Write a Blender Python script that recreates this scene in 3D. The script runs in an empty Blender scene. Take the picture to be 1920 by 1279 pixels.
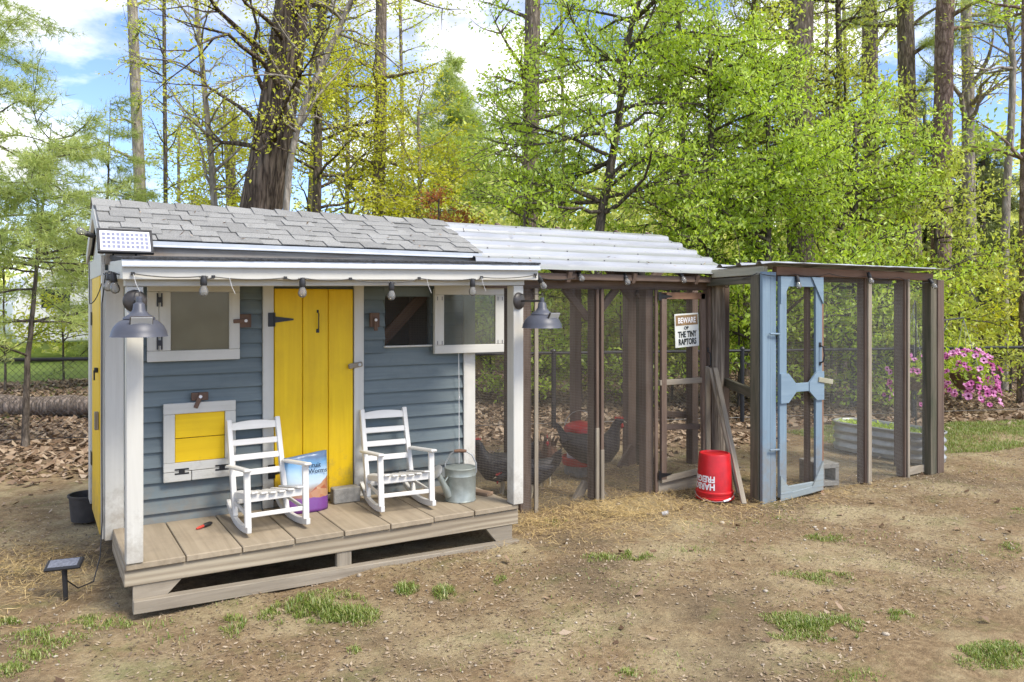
import bpy, math, random
import numpy as np
from mathutils import Matrix, Vector
random.seed(7)
RNG = np.random.default_rng(11)
R = math.radians
scene = bpy.context.scene
col = scene.collection

# ------------------------------------------------------------------ camera, sky, sun, exposure
CAM_H, YAW, FPX, HORIZON = 1.6, R(31.3), 1480.0, 570.0
cam_d = bpy.data.cameras.new('camera')
cam_d.sensor_width = 36.0
cam_d.lens = FPX / 1920 * 36
cam_d.shift_y = -(639.5 - HORIZON) / 1920
cam_d.clip_start = 0.05
cam_d.clip_end = 2000
cam = bpy.data.objects.new('camera', cam_d)
cam.location = (0, 0, CAM_H)
cam.rotation_euler = (R(90), 0, -YAW)
col.objects.link(cam)
scene.camera = cam

SUN_EL, SUN_AZ = R(52), R(158)       # azimuth clockwise from +y: the sun stands behind the camera, to the right
world = bpy.data.worlds.new('World')
scene.world = world
world.use_nodes = True
wn, wl = world.node_tree.nodes, world.node_tree.links
wn.clear()
w_out = wn.new('ShaderNodeOutputWorld')
w_bg = wn.new('ShaderNodeBackground')
w_sky = wn.new('ShaderNodeTexSky')
w_sky.sky_type = 'NISHITA'
w_sky.sun_disc = False
w_sky.sun_elevation = SUN_EL
w_sky.sun_rotation = SUN_AZ
w_sky.altitude = 1500
w_sky.air_density = 0.75
w_sky.dust_density = 0.1
w_sky.ozone_density = 5.0
w_tc = wn.new('ShaderNodeTexCoord')
w_map = wn.new('ShaderNodeMapping')
w_map.inputs['Scale'].default_value = (1.0, 1.0, 2.1)
w_map.inputs['Location'].default_value = (5.5, 2.3, 0.6)
w_n = wn.new('ShaderNodeTexNoise')
w_n.inputs['Scale'].default_value = 2.6
w_n.inputs['Detail'].default_value = 9
w_n.inputs['Roughness'].default_value = 0.55
w_n.inputs['Distortion'].default_value = 0.25
w_r = wn.new('ShaderNodeValToRGB')
w_r.color_ramp.elements[0].position = 0.455
w_r.color_ramp.elements[1].position = 0.61
w_n2 = wn.new('ShaderNodeTexNoise')
w_n2.inputs['Scale'].default_value = 6.0
w_n2.inputs['Detail'].default_value = 5
w_cl = wn.new('ShaderNodeValToRGB')
w_cl.color_ramp.elements[0].position = 0.34
w_cl.color_ramp.elements[0].color = (2.5, 2.45, 2.45, 1)
w_cl.color_ramp.elements[1].position = 0.58
w_cl.color_ramp.elements[1].color = (5.6, 5.35, 5.0, 1)
w_mix = wn.new('ShaderNodeMix')
w_mix.data_type = 'RGBA'
w_bg.inputs['Strength'].default_value = 0.14
wl.new(w_tc.outputs['Generated'], w_map.inputs['Vector'])
wl.new(w_map.outputs['Vector'], w_n.inputs['Vector'])
wl.new(w_map.outputs['Vector'], w_n2.inputs['Vector'])
wl.new(w_n.outputs['Fac'], w_r.inputs['Fac'])
wl.new(w_n2.outputs['Fac'], w_cl.inputs['Fac'])
wl.new(w_r.outputs['Color'], w_mix.inputs['Factor'])
w_tint = wn.new('ShaderNodeMix')
w_tint.data_type = 'RGBA'
w_tint.blend_type = 'MULTIPLY'
w_tint.inputs['Factor'].default_value = 1.0
w_tint.inputs['B'].default_value = (0.82, 0.74, 0.74, 1)
wl.new(w_sky.outputs['Color'], w_tint.inputs['A'])
wl.new(w_tint.outputs['Result'], w_mix.inputs['A'])
wl.new(w_cl.outputs['Color'], w_mix.inputs['B'])
wl.new(w_mix.outputs['Result'], w_bg.inputs['Color'])
wl.new(w_bg.outputs['Background'], w_out.inputs['Surface'])

sun_d = bpy.data.lights.new('sun', 'SUN')
sun_d.energy = 1.5
sun_d.angle = R(20)
sun_d.color = (1.0, 0.93, 0.83)
sun = bpy.data.objects.new('sun', sun_d)
sdir = Vector((math.sin(SUN_AZ) * math.cos(SUN_EL), math.cos(SUN_AZ) * math.cos(SUN_EL), math.sin(SUN_EL)))
sun.rotation_euler = sdir.to_track_quat('Z', 'Y').to_euler()
sun.location = sdir * 60
col.objects.link(sun)

scene.view_settings.view_transform = 'Standard'
scene.view_settings.look = 'None'
scene.view_settings.gamma = 1
scene.view_settings.exposure = 1.75
scene.render.engine = 'CYCLES'
cy = scene.cycles
cy.max_bounces = 9
cy.diffuse_bounces = 7
cy.glossy_bounces = 3
cy.transmission_bounces = 6
cy.transparent_max_bounces = 10
cy.caustics_reflective = False
cy.caustics_refractive = False
cy.sample_clamp_indirect = 6
cy.use_denoising = True
try:
    cy.denoiser = 'OPENIMAGEDENOISE'
except Exception:
    pass

# ------------------------------------------------------------------ placing helpers
FW = np.array([math.sin(YAW), math.cos(YAW), 0.0])
RT = np.array([math.cos(YAW), -math.sin(YAW), 0.0])

def at(u, v, x=None, y=None, z=None):
    """the point of the place seen at photo position (u, v) on the plane x, y or z = const"""
    d = FW + RT * (u - 960) / FPX + np.array([0, 0, 1.0]) * (HORIZON - v) / FPX
    t = (z - CAM_H) / d[2] if z is not None else (y / d[1] if y is not None else x / d[0])
    return Vector((0, 0, CAM_H)) + Vector(d * t)

def far(u, depth, v=None):
    """a point at a distance into the place; its height from v, else on the ground"""
    p = FW * depth + RT * (u - 960) / FPX * depth
    return Vector((p[0], p[1], 0 if v is None else CAM_H + (HORIZON - v) / FPX * depth))

# ------------------------------------------------------------------ materials
def new_mat(name):
    m = bpy.data.materials.new(name)
    m.use_nodes = True
    n, l = m.node_tree.nodes, m.node_tree.links
    b = n['Principled BSDF']
    return m, n, l, b

def c4(c):
    return (c[0], c[1], c[2], 1)

def simple(name, c, rough=0.6, metal=0.0, var=0.12, scale=8, bump=0.0, spec=0.5, coords='Object', bscale=None):
    m, n, l, b = new_mat(name)
    tc = n.new('ShaderNodeTexCoord')
    nz = n.new('ShaderNodeTexNoise')
    nz.inputs['Scale'].default_value = scale
    nz.inputs['Detail'].default_value = 6
    rp = n.new('ShaderNodeValToRGB')
    rp.color_ramp.elements[0].position = 0.3
    rp.color_ramp.elements[1].position = 0.7
    rp.color_ramp.elements[0].color = c4([k * (1 - var) for k in c])
    rp.color_ramp.elements[1].color = c4([min(1, k * (1 + var)) for k in c])
    l.new(tc.outputs[coords], nz.inputs['Vector'])
    l.new(nz.outputs['Fac'], rp.inputs['Fac'])
    l.new(rp.outputs['Color'], b.inputs['Base Color'])
    b.inputs['Roughness'].default_value = rough
    b.inputs['Metallic'].default_value = metal
    b.inputs['Specular IOR Level'].default_value = spec
    if bump:
        bp = n.new('ShaderNodeBump')
        bp.inputs['Strength'].default_value = bump
        bp.inputs['Distance'].default_value = 0.01
        n2 = n.new('ShaderNodeTexNoise')
        n2.inputs['Scale'].default_value = bscale or scale * 6
        n2.inputs['Detail'].default_value = 4
        l.new(tc.outputs[coords], n2.inputs['Vector'])
        l.new(n2.outputs['Fac'], bp.inputs['Height'])
        l.new(bp.outputs['Normal'], b.inputs['Normal'])
    return m

def wood(name, c1, c2, rough=0.75, gx=1.6, gy=28, stain=None, stain_amt=0.35, bump=0.25, rings=0.0, vary=0.25, splash=0.0):
    """grain runs along the piece's own x axis; every piece takes another cut of it"""
    m, n, l, b = new_mat(name)
    tc = n.new('ShaderNodeTexCoord')
    oi = n.new('ShaderNodeObjectInfo')
    mul = n.new('ShaderNodeMath'); mul.operation = 'MULTIPLY'; mul.inputs[1].default_value = 47.3
    add = n.new('ShaderNodeVectorMath'); add.operation = 'ADD'
    mp = n.new('ShaderNodeMapping'); mp.inputs['Scale'].default_value = (gx, gy, gy)
    nz = n.new('ShaderNodeTexNoise'); nz.inputs['Scale'].default_value = 1.0; nz.inputs['Detail'].default_value = 8
    nz.inputs['Roughness'].default_value = 0.62; nz.inputs['Distortion'].default_value = 0.6
    rp = n.new('ShaderNodeValToRGB')
    rp.color_ramp.elements[0].position = 0.33; rp.color_ramp.elements[0].color = c4(c1)
    rp.color_ramp.elements[1].position = 0.68; rp.color_ramp.elements[1].color = c4(c2)
    l.new(oi.outputs['Random'], mul.inputs[0])
    l.new(tc.outputs['Object'], add.inputs[0]); l.new(mul.outputs[0], add.inputs[1])
    l.new(add.outputs[0], mp.inputs['Vector']); l.new(mp.outputs['Vector'], nz.inputs['Vector'])
    fac = nz.outputs['Fac']
    if rings:
        mp2 = n.new('ShaderNodeMapping'); mp2.inputs['Scale'].default_value = (1.1, 9, 9)
        wv = n.new('ShaderNodeTexWave'); wv.wave_type = 'RINGS'; wv.inputs['Scale'].default_value = 1.3
        wv.inputs['Distortion'].default_value = 5.0; wv.inputs['Detail'].default_value = 2.5; wv.inputs['Detail Scale'].default_value = 0.7
        l.new(add.outputs[0], mp2.inputs['Vector']); l.new(mp2.outputs['Vector'], wv.inputs['Vector'])
        mx = n.new('ShaderNodeMix'); mx.inputs['Factor'].default_value = rings
        l.new(fac, mx.inputs['A']); l.new(wv.outputs['Fac'], mx.inputs['B'])
        fac = mx.outputs['Result']
    l.new(fac, rp.inputs['Fac'])
    colr = rp.outputs['Color']
    if stain is not None:
        ns = n.new('ShaderNodeTexNoise'); ns.inputs['Scale'].default_value = 2.3; ns.inputs['Detail'].default_value = 7
        ns.inputs['Roughness'].default_value = 0.7
        l.new(add.outputs[0], ns.inputs['Vector'])
        rs = n.new('ShaderNodeValToRGB'); rs.color_ramp.elements[0].position = 0.5; rs.color_ramp.elements[1].position = 0.78
        rs.color_ramp.elements[1].color = (stain_amt, stain_amt, stain_amt, 1)
        l.new(ns.outputs['Fac'], rs.inputs['Fac'])
        m2 = n.new('ShaderNodeMix'); m2.data_type = 'RGBA'
        l.new(rs.outputs['Color'], m2.inputs['Factor']); l.new(colr, m2.inputs['A']); m2.inputs['B'].default_value = c4(stain)
        colr = m2.outputs['Result']
    if splash:                                   # mud splashed up from the deck and the yard
        g = n.new('ShaderNodeNewGeometry'); sz = n.new('ShaderNodeSeparateXYZ'); l.new(g.outputs['Position'], sz.inputs[0])
        sn = n.new('ShaderNodeTexNoise'); sn.inputs['Scale'].default_value = 11; sn.inputs['Detail'].default_value = 8; sn.inputs['Roughness'].default_value = 0.75
        l.new(g.outputs['Position'], sn.inputs['Vector'])
        zr = n.new('ShaderNodeMapRange'); zr.inputs['From Min'].default_value = 0.22; zr.inputs['From Max'].default_value = 0.75; zr.inputs['To Min'].default_value = 0.26; zr.inputs['To Max'].default_value = -0.12
        l.new(sz.outputs['Z'], zr.inputs['Value'])
        sa = n.new('ShaderNodeMath'); sa.operation = 'ADD'; l.new(sn.outputs['Fac'], sa.inputs[0]); l.new(zr.outputs['Result'], sa.inputs[1])
        sr = n.new('ShaderNodeMapRange'); sr.inputs['From Min'].default_value = 0.54; sr.inputs['From Max'].default_value = 0.82; sr.inputs['To Max'].default_value = splash
        l.new(sa.outputs[0], sr.inputs['Value'])
        m3 = n.new('ShaderNodeMix'); m3.data_type = 'RGBA'; l.new(sr.outputs['Result'], m3.inputs['Factor']); l.new(colr, m3.inputs['A']); m3.inputs['B'].default_value = (0.20, 0.155, 0.105, 1)
        colr = m3.outputs['Result']
    hv = n.new('ShaderNodeHueSaturation')
    mr = n.new('ShaderNodeMapRange'); mr.inputs['To Min'].default_value = 1 - vary / 2; mr.inputs['To Max'].default_value = 1 + vary / 2
    l.new(oi.outputs['Random'], mr.inputs['Value']); l.new(mr.outputs['Result'], hv.inputs['Value'])
    l.new(colr, hv.inputs['Color']); l.new(hv.outputs['Color'], b.inputs['Base Color'])
    b.inputs['Roughness'].default_value = rough
    b.inputs['Specular IOR Level'].default_value = 0.35
    bp = n.new('ShaderNodeBump'); bp.inputs['Strength'].default_value = bump; bp.inputs['Distance'].default_value = 0.004
    l.new(fac, bp.inputs['Height']); l.new(bp.outputs['Normal'], b.inputs['Normal'])
    return m

M = {}
M['white'] = wood('white_paint', (0.535, 0.525, 0.47), (0.595, 0.585, 0.53), rough=0.5, stain=(0.36, 0.35, 0.28), stain_amt=0.4, bump=0.12, vary=0.06, splash=0.5)
M['white_gloss'] = wood('white_gloss_paint', (0.62, 0.61, 0.575), (0.68, 0.67, 0.63), rough=0.4, bump=0.05, vary=0.06, stain=(0.48, 0.46, 0.38), stain_amt=0.35)
M['blue'] = wood('slate_blue_paint', (0.126, 0.158, 0.161), (0.162, 0.197, 0.198), rough=0.55, stain=(0.065, 0.09, 0.105), stain_amt=0.55, bump=0.25, vary=0.2, splash=0.5)
M['yellow'] = wood('yellow_paint', (0.74, 0.47, 0.004), (0.82, 0.55, 0.007), rough=0.5, stain=(0.55, 0.33, 0.01), stain_amt=0.45, bump=0.16, vary=0.08, splash=0.55)
M['pale_blue'] = wood('pale_blue_paint', (0.155, 0.225, 0.285), (0.20, 0.275, 0.335), rough=0.55, stain=(0.14, 0.20, 0.25), stain_amt=0.55, bump=0.2, vary=0.1, splash=0.5)
M['worn_blue'] = wood('worn_blue_paint', (0.22, 0.24, 0.22), (0.26, 0.32, 0.35), rough=0.75, stain=(0.30, 0.25, 0.18), stain_amt=0.9, bump=0.3, vary=0.1)
M['brown'] = wood('brown_stained_wood', (0.092, 0.062, 0.045), (0.175, 0.124, 0.092), stain=(0.21, 0.17, 0.13), stain_amt=0.5, bump=0.35)
M['redwood'] = wood('reddish_wood', (0.16, 0.085, 0.05), (0.26, 0.15, 0.09), stain=(0.28, 0.2, 0.14), stain_amt=0.5, bump=0.3)
M['grey_wood'] = wood('weathered_grey_wood', (0.21, 0.178, 0.132), (0.345, 0.30, 0.23), stain=(0.15, 0.12, 0.09), stain_amt=0.5, bump=0.5)
M['mossy'] = wood('mossy_dark_wood', (0.055, 0.055, 0.035), (0.15, 0.13, 0.09), stain=(0.05, 0.065, 0.03), stain_amt=0.7, bump=0.5)
M['pale_wood'] = wood('pale_lichen_wood', (0.28, 0.27, 0.19), (0.42, 0.40, 0.30), stain=(0.16, 0.15, 0.09), stain_amt=0.6, bump=0.4)
M['deck'] = wood('deck_boards', (0.27, 0.22, 0.15), (0.37, 0.305, 0.215), gx=1.0, gy=20, stain=(0.19, 0.15, 0.105), stain_amt=0.75, bump=0.35, vary=0.2)
M['rim'] = wood('deck_rim_wood', (0.195, 0.157, 0.108), (0.36, 0.31, 0.225), gx=0.7, gy=16, stain=(0.24, 0.2, 0.15), stain_amt=0.5, bump=0.45, rings=0.22)
M['fascia_old'] = wood('old_fascia_wood', (0.20, 0.17, 0.14), (0.38, 0.35, 0.30), stain=(0.22, 0.13, 0.08), stain_amt=0.7, bump=0.4)
M['cleat'] = wood('dark_cleat_wood', (0.11, 0.065, 0.045), (0.19, 0.12, 0.085), bump=0.3)
M['black_metal'] = simple('black_iron', (0.012, 0.012, 0.013), rough=0.45, var=0.3, scale=20)
M['black_rail'] = simple('black_fence_coating', (0.016, 0.017, 0.019), rough=0.4, var=0.2, scale=14)
M['black_plastic'] = simple('black_plastic', (0.018, 0.018, 0.019), rough=0.5, var=0.25, scale=18)
M['galv'] = simple('galvanised_steel', (0.40, 0.41, 0.40), rough=0.42, metal=0.55, var=0.18, scale=14)
M['galv_dull'] = simple('dull_galvanised_steel', (0.30, 0.33, 0.30), rough=0.5, metal=0.45, var=0.16, scale=22, bump=0.05)
M['drip'] = simple('pale_metal_trim', (0.52, 0.54, 0.55), rough=0.42, metal=0.35, var=0.10, scale=5)
M['wire_warm'] = simple('rusty_wire', (0.17, 0.145, 0.12), rough=0.6, metal=0.2, var=0.3, scale=3)
M['wire_pale'] = simple('pale_wire', (0.34, 0.34, 0.32), rough=0.5, metal=0.4, var=0.2, scale=3)
M['screw'] = simple('screw_head', (0.16, 0.16, 0.17), rough=0.5, metal=0.6)
M['tar'] = simple('rolled_roofing_edge', (0.05, 0.052, 0.055), rough=0.9, var=0.5, scale=60, bump=0.6)
M['dark'] = simple('dark_interior', (0.03, 0.027, 0.022), rough=0.9)
M['lamp'] = simple('slate_lamp_enamel', (0.065, 0.070, 0.088), rough=0.45, var=0.15, scale=9)
M['bronze'] = simple('dark_bronze', (0.045, 0.04, 0.037), rough=0.45, var=0.4, scale=30)
M['lamp_cell'] = simple('lamp_solar_cell', (0.36, 0.37, 0.36), rough=0.25, var=0.06)
M['concrete'] = simple('concrete', (0.26, 0.25, 0.22), rough=0.9, var=0.22, scale=30, bump=0.35)
M['red_plastic'] = simple('red_plastic', (0.50, 0.010, 0.014), rough=0.42, var=0.16, scale=14, bump=0.04)
M['white_plastic'] = simple('white_plastic', (0.74, 0.74, 0.74), rough=0.4, var=0.05)
M['white_print'] = simple('white_print', (0.80, 0.80, 0.80), rough=0.5, var=0.03)
M['black_print'] = simple('black_print', (0.012, 0.016, 0.014), rough=0.6, var=0.3, scale=40)
M['red_comb'] = simple('red_comb', (0.46, 0.018, 0.02), rough=0.6)
M['yellow_leg'] = simple('hen_leg', (0.46, 0.40, 0.28), rough=0.7)
M['feather_black'] = simple('black_feathers', (0.017, 0.018, 0.022), rough=0.55, var=0.5, scale=26, bump=0.6, bscale=70)
M['feather_brown'] = simple('brown_feathers', (0.10, 0.042, 0.022), rough=0.6, var=0.5, scale=26, bump=0.6, bscale=70)
M['camper'] = simple('white_trailer_skin', (0.74, 0.75, 0.77), rough=0.4, var=0.04, scale=1.5)
M['coir'] = simple('coir_liner', (0.13, 0.085, 0.045), rough=0.95, var=0.4, scale=30, bump=0.7)
M['soil'] = simple('dark_soil', (0.03, 0.022, 0.016), rough=0.95, var=0.4, scale=20)
M['tag_white'] = simple('white_cord', (0.62, 0.62, 0.60), rough=0.6)
M['brown_block'] = wood('scrap_wood', (0.20, 0.13, 0.08), (0.33, 0.23, 0.15), bump=0.3)

def mat_glass(name, tint, alpha_mix, rough=0.12, haze=0.25):
    m, n, l, b = new_mat(name)
    n.remove(b)
    out = n['Material Output']
    tr = n.new('ShaderNodeBsdfTransparent'); tr.inputs['Color'].default_value = c4(tint)
    df = n.new('ShaderNodeBsdfDiffuse'); df.inputs['Color'].default_value = c4([min(1, t * 0.5 + 0.05) for t in tint])
    gl = n.new('ShaderNodeBsdfGlossy'); gl.inputs['Roughness'].default_value = rough
    fr = n.new('ShaderNodeFresnel'); fr.inputs['IOR'].default_value = 1.45
    nz = n.new('ShaderNodeTexNoise'); nz.inputs['Scale'].default_value = 5
    tc = n.new('ShaderNodeTexCoord'); l.new(tc.outputs['Object'], nz.inputs['Vector'])
    mr = n.new('ShaderNodeMapRange'); mr.inputs['To Min'].default_value = haze * 0.7; mr.inputs['To Max'].default_value = haze * 1.3
    l.new(nz.outputs['Fac'], mr.inputs['Value'])
    m1 = n.new('ShaderNodeMixShader'); m2 = n.new('ShaderNodeMixShader')
    l.new(mr.outputs['Result'], m1.inputs[0]); l.new(tr.outputs[0], m1.inputs[1]); l.new(df.outputs[0], m1.inputs[2])
    mm = n.new('ShaderNodeMath'); mm.operation = 'MULTIPLY'; mm.inputs[1].default_value = alpha_mix
    l.new(fr.outputs[0], mm.inputs[0])
    l.new(mm.outputs[0], m2.inputs[0]); l.new(m1.outputs[0], m2.inputs[1]); l.new(gl.outputs[0], m2.inputs[2])
    l.new(m2.outputs[0], out.inputs['Surface'])
    return m
M['pane'] = mat_glass('hazy_plastic_pane', (0.74, 0.76, 0.70), 1.0, haze=0.14)
M['pane_dark'] = mat_glass('dark_pane', (0.42, 0.38, 0.22), 1.0, haze=0.6)
M['bulb'] = mat_glass('clear_bulb', (0.86, 0.85, 0.80), 1.0, rough=0.05, haze=0.30)

def mat_shingle():
    m, n, l, b = new_mat('grey_asphalt_shingle')
    tc = n.new('ShaderNodeTexCoord'); oi = n.new('ShaderNodeObjectInfo'); geo = n.new('ShaderNodeNewGeometry')
    nz = n.new('ShaderNodeTexNoise'); nz.inputs['Scale'].default_value = 260; nz.inputs['Detail'].default_value = 3
    n2 = n.new('ShaderNodeTexNoise'); n2.inputs['Scale'].default_value = 5; n2.inputs['Detail'].default_value = 4
    l.new(geo.outputs['Position'], nz.inputs['Vector']); l.new(geo.outputs['Position'], n2.inputs['Vector'])
    rp = n.new('ShaderNodeValToRGB')
    rp.color_ramp.elements[0].position = 0.32; rp.color_ramp.elements[0].color = (0.135, 0.135, 0.128, 1)
    rp.color_ramp.elements[1].position = 0.66; rp.color_ramp.elements[1].color = (0.37, 0.37, 0.352, 1)
    l.new(nz.outputs['Fac'], rp.inputs['Fac'])
    ad = n.new('ShaderNodeMath'); ad.operation = 'MULTIPLY_ADD'; ad.inputs[1].default_value = 0.26; ad.inputs[2].default_value = 0.62
    l.new(oi.outputs['Random'], ad.inputs[0])
    a2 = n.new('ShaderNodeMath'); a2.operation = 'MULTIPLY_ADD'; a2.inputs[1].default_value = 0.3
    l.new(n2.outputs['Fac'], a2.inputs[0]); l.new(ad.outputs[0], a2.inputs[2])
    hv = n.new('ShaderNodeHueSaturation'); l.new(a2.outputs[0], hv.inputs['Value']); l.new(rp.outputs['Color'], hv.inputs['Color'])
    l.new(hv.outputs['Color'], b.inputs['Base Color'])
    b.inputs['Roughness'].default_value = 0.9
    bp = n.new('ShaderNodeBump'); bp.inputs['Strength'].default_value = 0.5; bp.inputs['Distance'].default_value = 0.003
    l.new(nz.outputs['Fac'], bp.inputs['Height']); l.new(bp.outputs['Normal'], b.inputs['Normal'])
    return m
M['shingle'] = mat_shingle()

def mat_sheet():
    m, n, l, b = new_mat('corrugated_roof_metal')
    geo = n.new('ShaderNodeNewGeometry')
    mp = n.new('ShaderNodeMapping'); mp.inputs['Scale'].default_value = (0.9, 7, 7)
    nz = n.new('ShaderNodeTexNoise'); nz.inputs['Scale'].default_value = 1.6; nz.inputs['Detail'].default_value = 6
    l.new(geo.outputs['Position'], mp.inputs['Vector']); l.new(mp.outputs['Vector'], nz.inputs['Vector'])
    rp = n.new('ShaderNodeValToRGB')
    rp.color_ramp.elements[0].position = 0.3; rp.color_ramp.elements[0].color = (0.34, 0.35, 0.36, 1)
    rp.color_ramp.elements[1].position = 0.6; rp.color_ramp.elements[1].color = (0.46, 0.47, 0.48, 1)
    l.new(nz.outputs['Fac'], rp.inputs['Fac']); l.new(rp.outputs['Color'], b.inputs['Base Color'])
    b.inputs['Roughness'].default_value = 0.33; b.inputs['Metallic'].default_value = 0.45
    bp = n.new('ShaderNodeBump'); bp.inputs['Strength'].default_value = 0.08; bp.inputs['Distance'].default_value = 0.02
    l.new(nz.outputs['Fac'], bp.inputs['Height']); l.new(bp.outputs['Normal'], b.inputs['Normal'])
    return m
M['sheet'] = mat_sheet()

def mat_leaf(name, cols, trans=0.5):
    """cols: list of colours picked leaf by leaf through the face attribute 'pick'"""
    m, n, l, b = new_mat(name)
    n.remove(b)
    out = n['Material Output']
    a = n.new('ShaderNodeAttribute'); a.attribute_name = 'pick'
    rp = n.new('ShaderNodeValToRGB')
    e = rp.color_ramp.elements
    while len(e) < len(cols):
        e.new(0.5)
    for i, c in enumerate(cols):
        e[i].position = i / (len(cols) - 1); e[i].color = c4(c)
    l.new(a.outputs['Fac'], rp.inputs['Fac'])
    df = n.new('ShaderNodeBsdfDiffuse'); tl = n.new('ShaderNodeBsdfTranslucent'); gl = n.new('ShaderNodeBsdfGlossy')
    gl.inputs['Roughness'].default_value = 0.45
    gl.inputs['Color'].default_value = (0.9, 0.95, 0.9, 1)
    hv = n.new('ShaderNodeHueSaturation'); hv.inputs['Value'].default_value = 1.25; hv.inputs['Saturation'].default_value = 1.06
    l.new(rp.outputs['Color'], df.inputs['Color']); l.new(rp.outputs['Color'], hv.inputs['Color']); l.new(hv.outputs['Color'], tl.inputs['Color'])
    m1 = n.new('ShaderNodeMixShader'); m1.inputs[0].default_value = trans
    l.new(df.outputs[0], m1.inputs[1]); l.new(tl.outputs[0], m1.inputs[2])
    m2 = n.new('ShaderNodeMixShader'); m2.inputs[0].default_value = 0.04
    l.new(m1.outputs[0], m2.inputs[1]); l.new(gl.outputs[0], m2.inputs[2])
    l.new(m2.outputs[0], out.inputs['Surface'])
    return m
M['leaf_green'] = mat_leaf('spring_green_leaves', [(0.27, 0.39, 0.03), (0.42, 0.57, 0.055), (0.52, 0.67, 0.09), (0.64, 0.74, 0.19)])
M['leaf_light'] = mat_leaf('pale_green_leaves', [(0.36, 0.43, 0.05), (0.53, 0.60, 0.09), (0.67, 0.70, 0.18)])
M['leaf_yellow'] = mat_leaf('yellow_green_leaves', [(0.44, 0.45, 0.03), (0.60, 0.62, 0.06), (0.72, 0.70, 0.14)])
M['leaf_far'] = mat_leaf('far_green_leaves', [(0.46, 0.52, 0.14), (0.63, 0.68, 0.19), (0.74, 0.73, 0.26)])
M['leaf_olive'] = mat_leaf('olive_undergrowth', [(0.26, 0.30, 0.05), (0.42, 0.46, 0.07), (0.56, 0.57, 0.12)])
M['leaf_rust'] = mat_leaf('rust_red_leaves', [(0.34, 0.11, 0.04), (0.46, 0.17, 0.06), (0.44, 0.24, 0.08)])
M['needle'] = mat_leaf('soft_pine_needles', [(0.28, 0.36, 0.09), (0.42, 0.50, 0.14), (0.56, 0.62, 0.22)], 0.45)
M['needle_dark'] = mat_leaf('dark_hemlock_needles', [(0.10, 0.14, 0.04), (0.17, 0.21, 0.06), (0.26, 0.29, 0.09)], 0.2)
M['grass'] = mat_leaf('grass_blades', [(0.10, 0.16, 0.018), (0.17, 0.25, 0.035), (0.26, 0.32, 0.06), (0.42, 0.36, 0.17)], 0.3)
M['litter'] = mat_leaf('fallen_leaves', [(0.10, 0.06, 0.035), (0.22, 0.145, 0.09), (0.33, 0.235, 0.155), (0.44, 0.345, 0.25)], 0.12)
M['chips'] = mat_leaf('wood_chips', [(0.12, 0.082, 0.052), (0.21, 0.15, 0.098), (0.30, 0.225, 0.15), (0.42, 0.34, 0.24)], 0.05)
M['straw'] = mat_leaf('straw', [(0.36, 0.25, 0.10), (0.52, 0.38, 0.16), (0.66, 0.50, 0.25)], 0.12)
M['pebble'] = mat_leaf('pebbles', [(0.20, 0.16, 0.115), (0.33, 0.275, 0.205), (0.48, 0.42, 0.33)], 0.0)
M['petal'] = mat_leaf('pink_petals', [(0.55, 0.12, 0.36), (0.68, 0.24, 0.50), (0.76, 0.38, 0.62)], 0.3)
M['petal_eye'] = simple('dark_flower_throat', (0.20, 0.01, 0.09), rough=0.8)

def mat_bark(name, c1, c2, sx=9, sz=1.3, bump=0.8):
    m, n, l, b = new_mat(name)
    tc = n.new('ShaderNodeTexCoord')
    mp = n.new('ShaderNodeMapping'); mp.inputs['Scale'].default_value = (sx, sx, sz)
    vo = n.new('ShaderNodeTexVoronoi'); vo.feature = 'DISTANCE_TO_EDGE'; vo.inputs['Scale'].default_value = 1.0
    nz = n.new('ShaderNodeTexNoise'); nz.inputs['Scale'].default_value = 3.0; nz.inputs['Detail'].default_value = 8
    dist = n.new('ShaderNodeTexNoise'); dist.inputs['Scale'].default_value = 2.0
    ad = n.new('ShaderNodeVectorMath'); ad.operation = 'MULTIPLY_ADD'; ad.inputs[1].default_value = (0.9, 0.9, 0.9)
    l.new(tc.outputs['Object'], mp.inputs['Vector']); l.new(mp.outputs['Vector'], dist.inputs['Vector'])
    l.new(dist.outputs['Color'], ad.inputs[0]); l.new(mp.outputs['Vector'], ad.inputs[2])
    l.new(ad.outputs[0], vo.inputs['Vector']); l.new(mp.outputs['Vector'], nz.inputs['Vector'])
    mu = n.new('ShaderNodeMath'); mu.operation = 'MULTIPLY_ADD'; mu.inputs[1].default_value = 1.1
    sc = n.new('ShaderNodeMath'); sc.operation = 'MULTIPLY'; sc.inputs[1].default_value = 0.5
    l.new(nz.outputs['Fac'], sc.inputs[0])
    l.new(vo.outputs['Distance'], mu.inputs[0]); l.new(sc.outputs[0], mu.inputs[2])
    rp = n.new('ShaderNodeValToRGB')
    rp.color_ramp.elements[0].position = 0.22; rp.color_ramp.elements[0].color = c4(c1)
    rp.color_ramp.elements[1].position = 0.62; rp.color_ramp.elements[1].color = c4(c2)
    l.new(mu.outputs[0], rp.inputs['Fac']); l.new(rp.outputs['Color'], b.inputs['Base Color'])
    b.inputs['Roughness'].default_value = 0.9
    b.inputs['Specular IOR Level'].default_value = 0.2
    bp = n.new('ShaderNodeBump'); bp.inputs['Strength'].default_value = bump; bp.inputs['Distance'].default_value = 0.05
    l.new(mu.outputs[0], bp.inputs['Height']); l.new(bp.outputs['Normal'], b.inputs['Normal'])
    return m
M['bark_big'] = mat_bark('furrowed_bark', (0.040, 0.029, 0.022), (0.20, 0.155, 0.118), 13, 1.6, 1.0)
M['bark_grey'] = mat_bark('grey_bark', (0.19, 0.165, 0.135), (0.38, 0.34, 0.285), 10, 3, 0.5)
M['bark_brown'] = mat_bark('brown_bark', (0.10, 0.078, 0.06), (0.29, 0.235, 0.19), 14, 3, 0.7)
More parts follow.
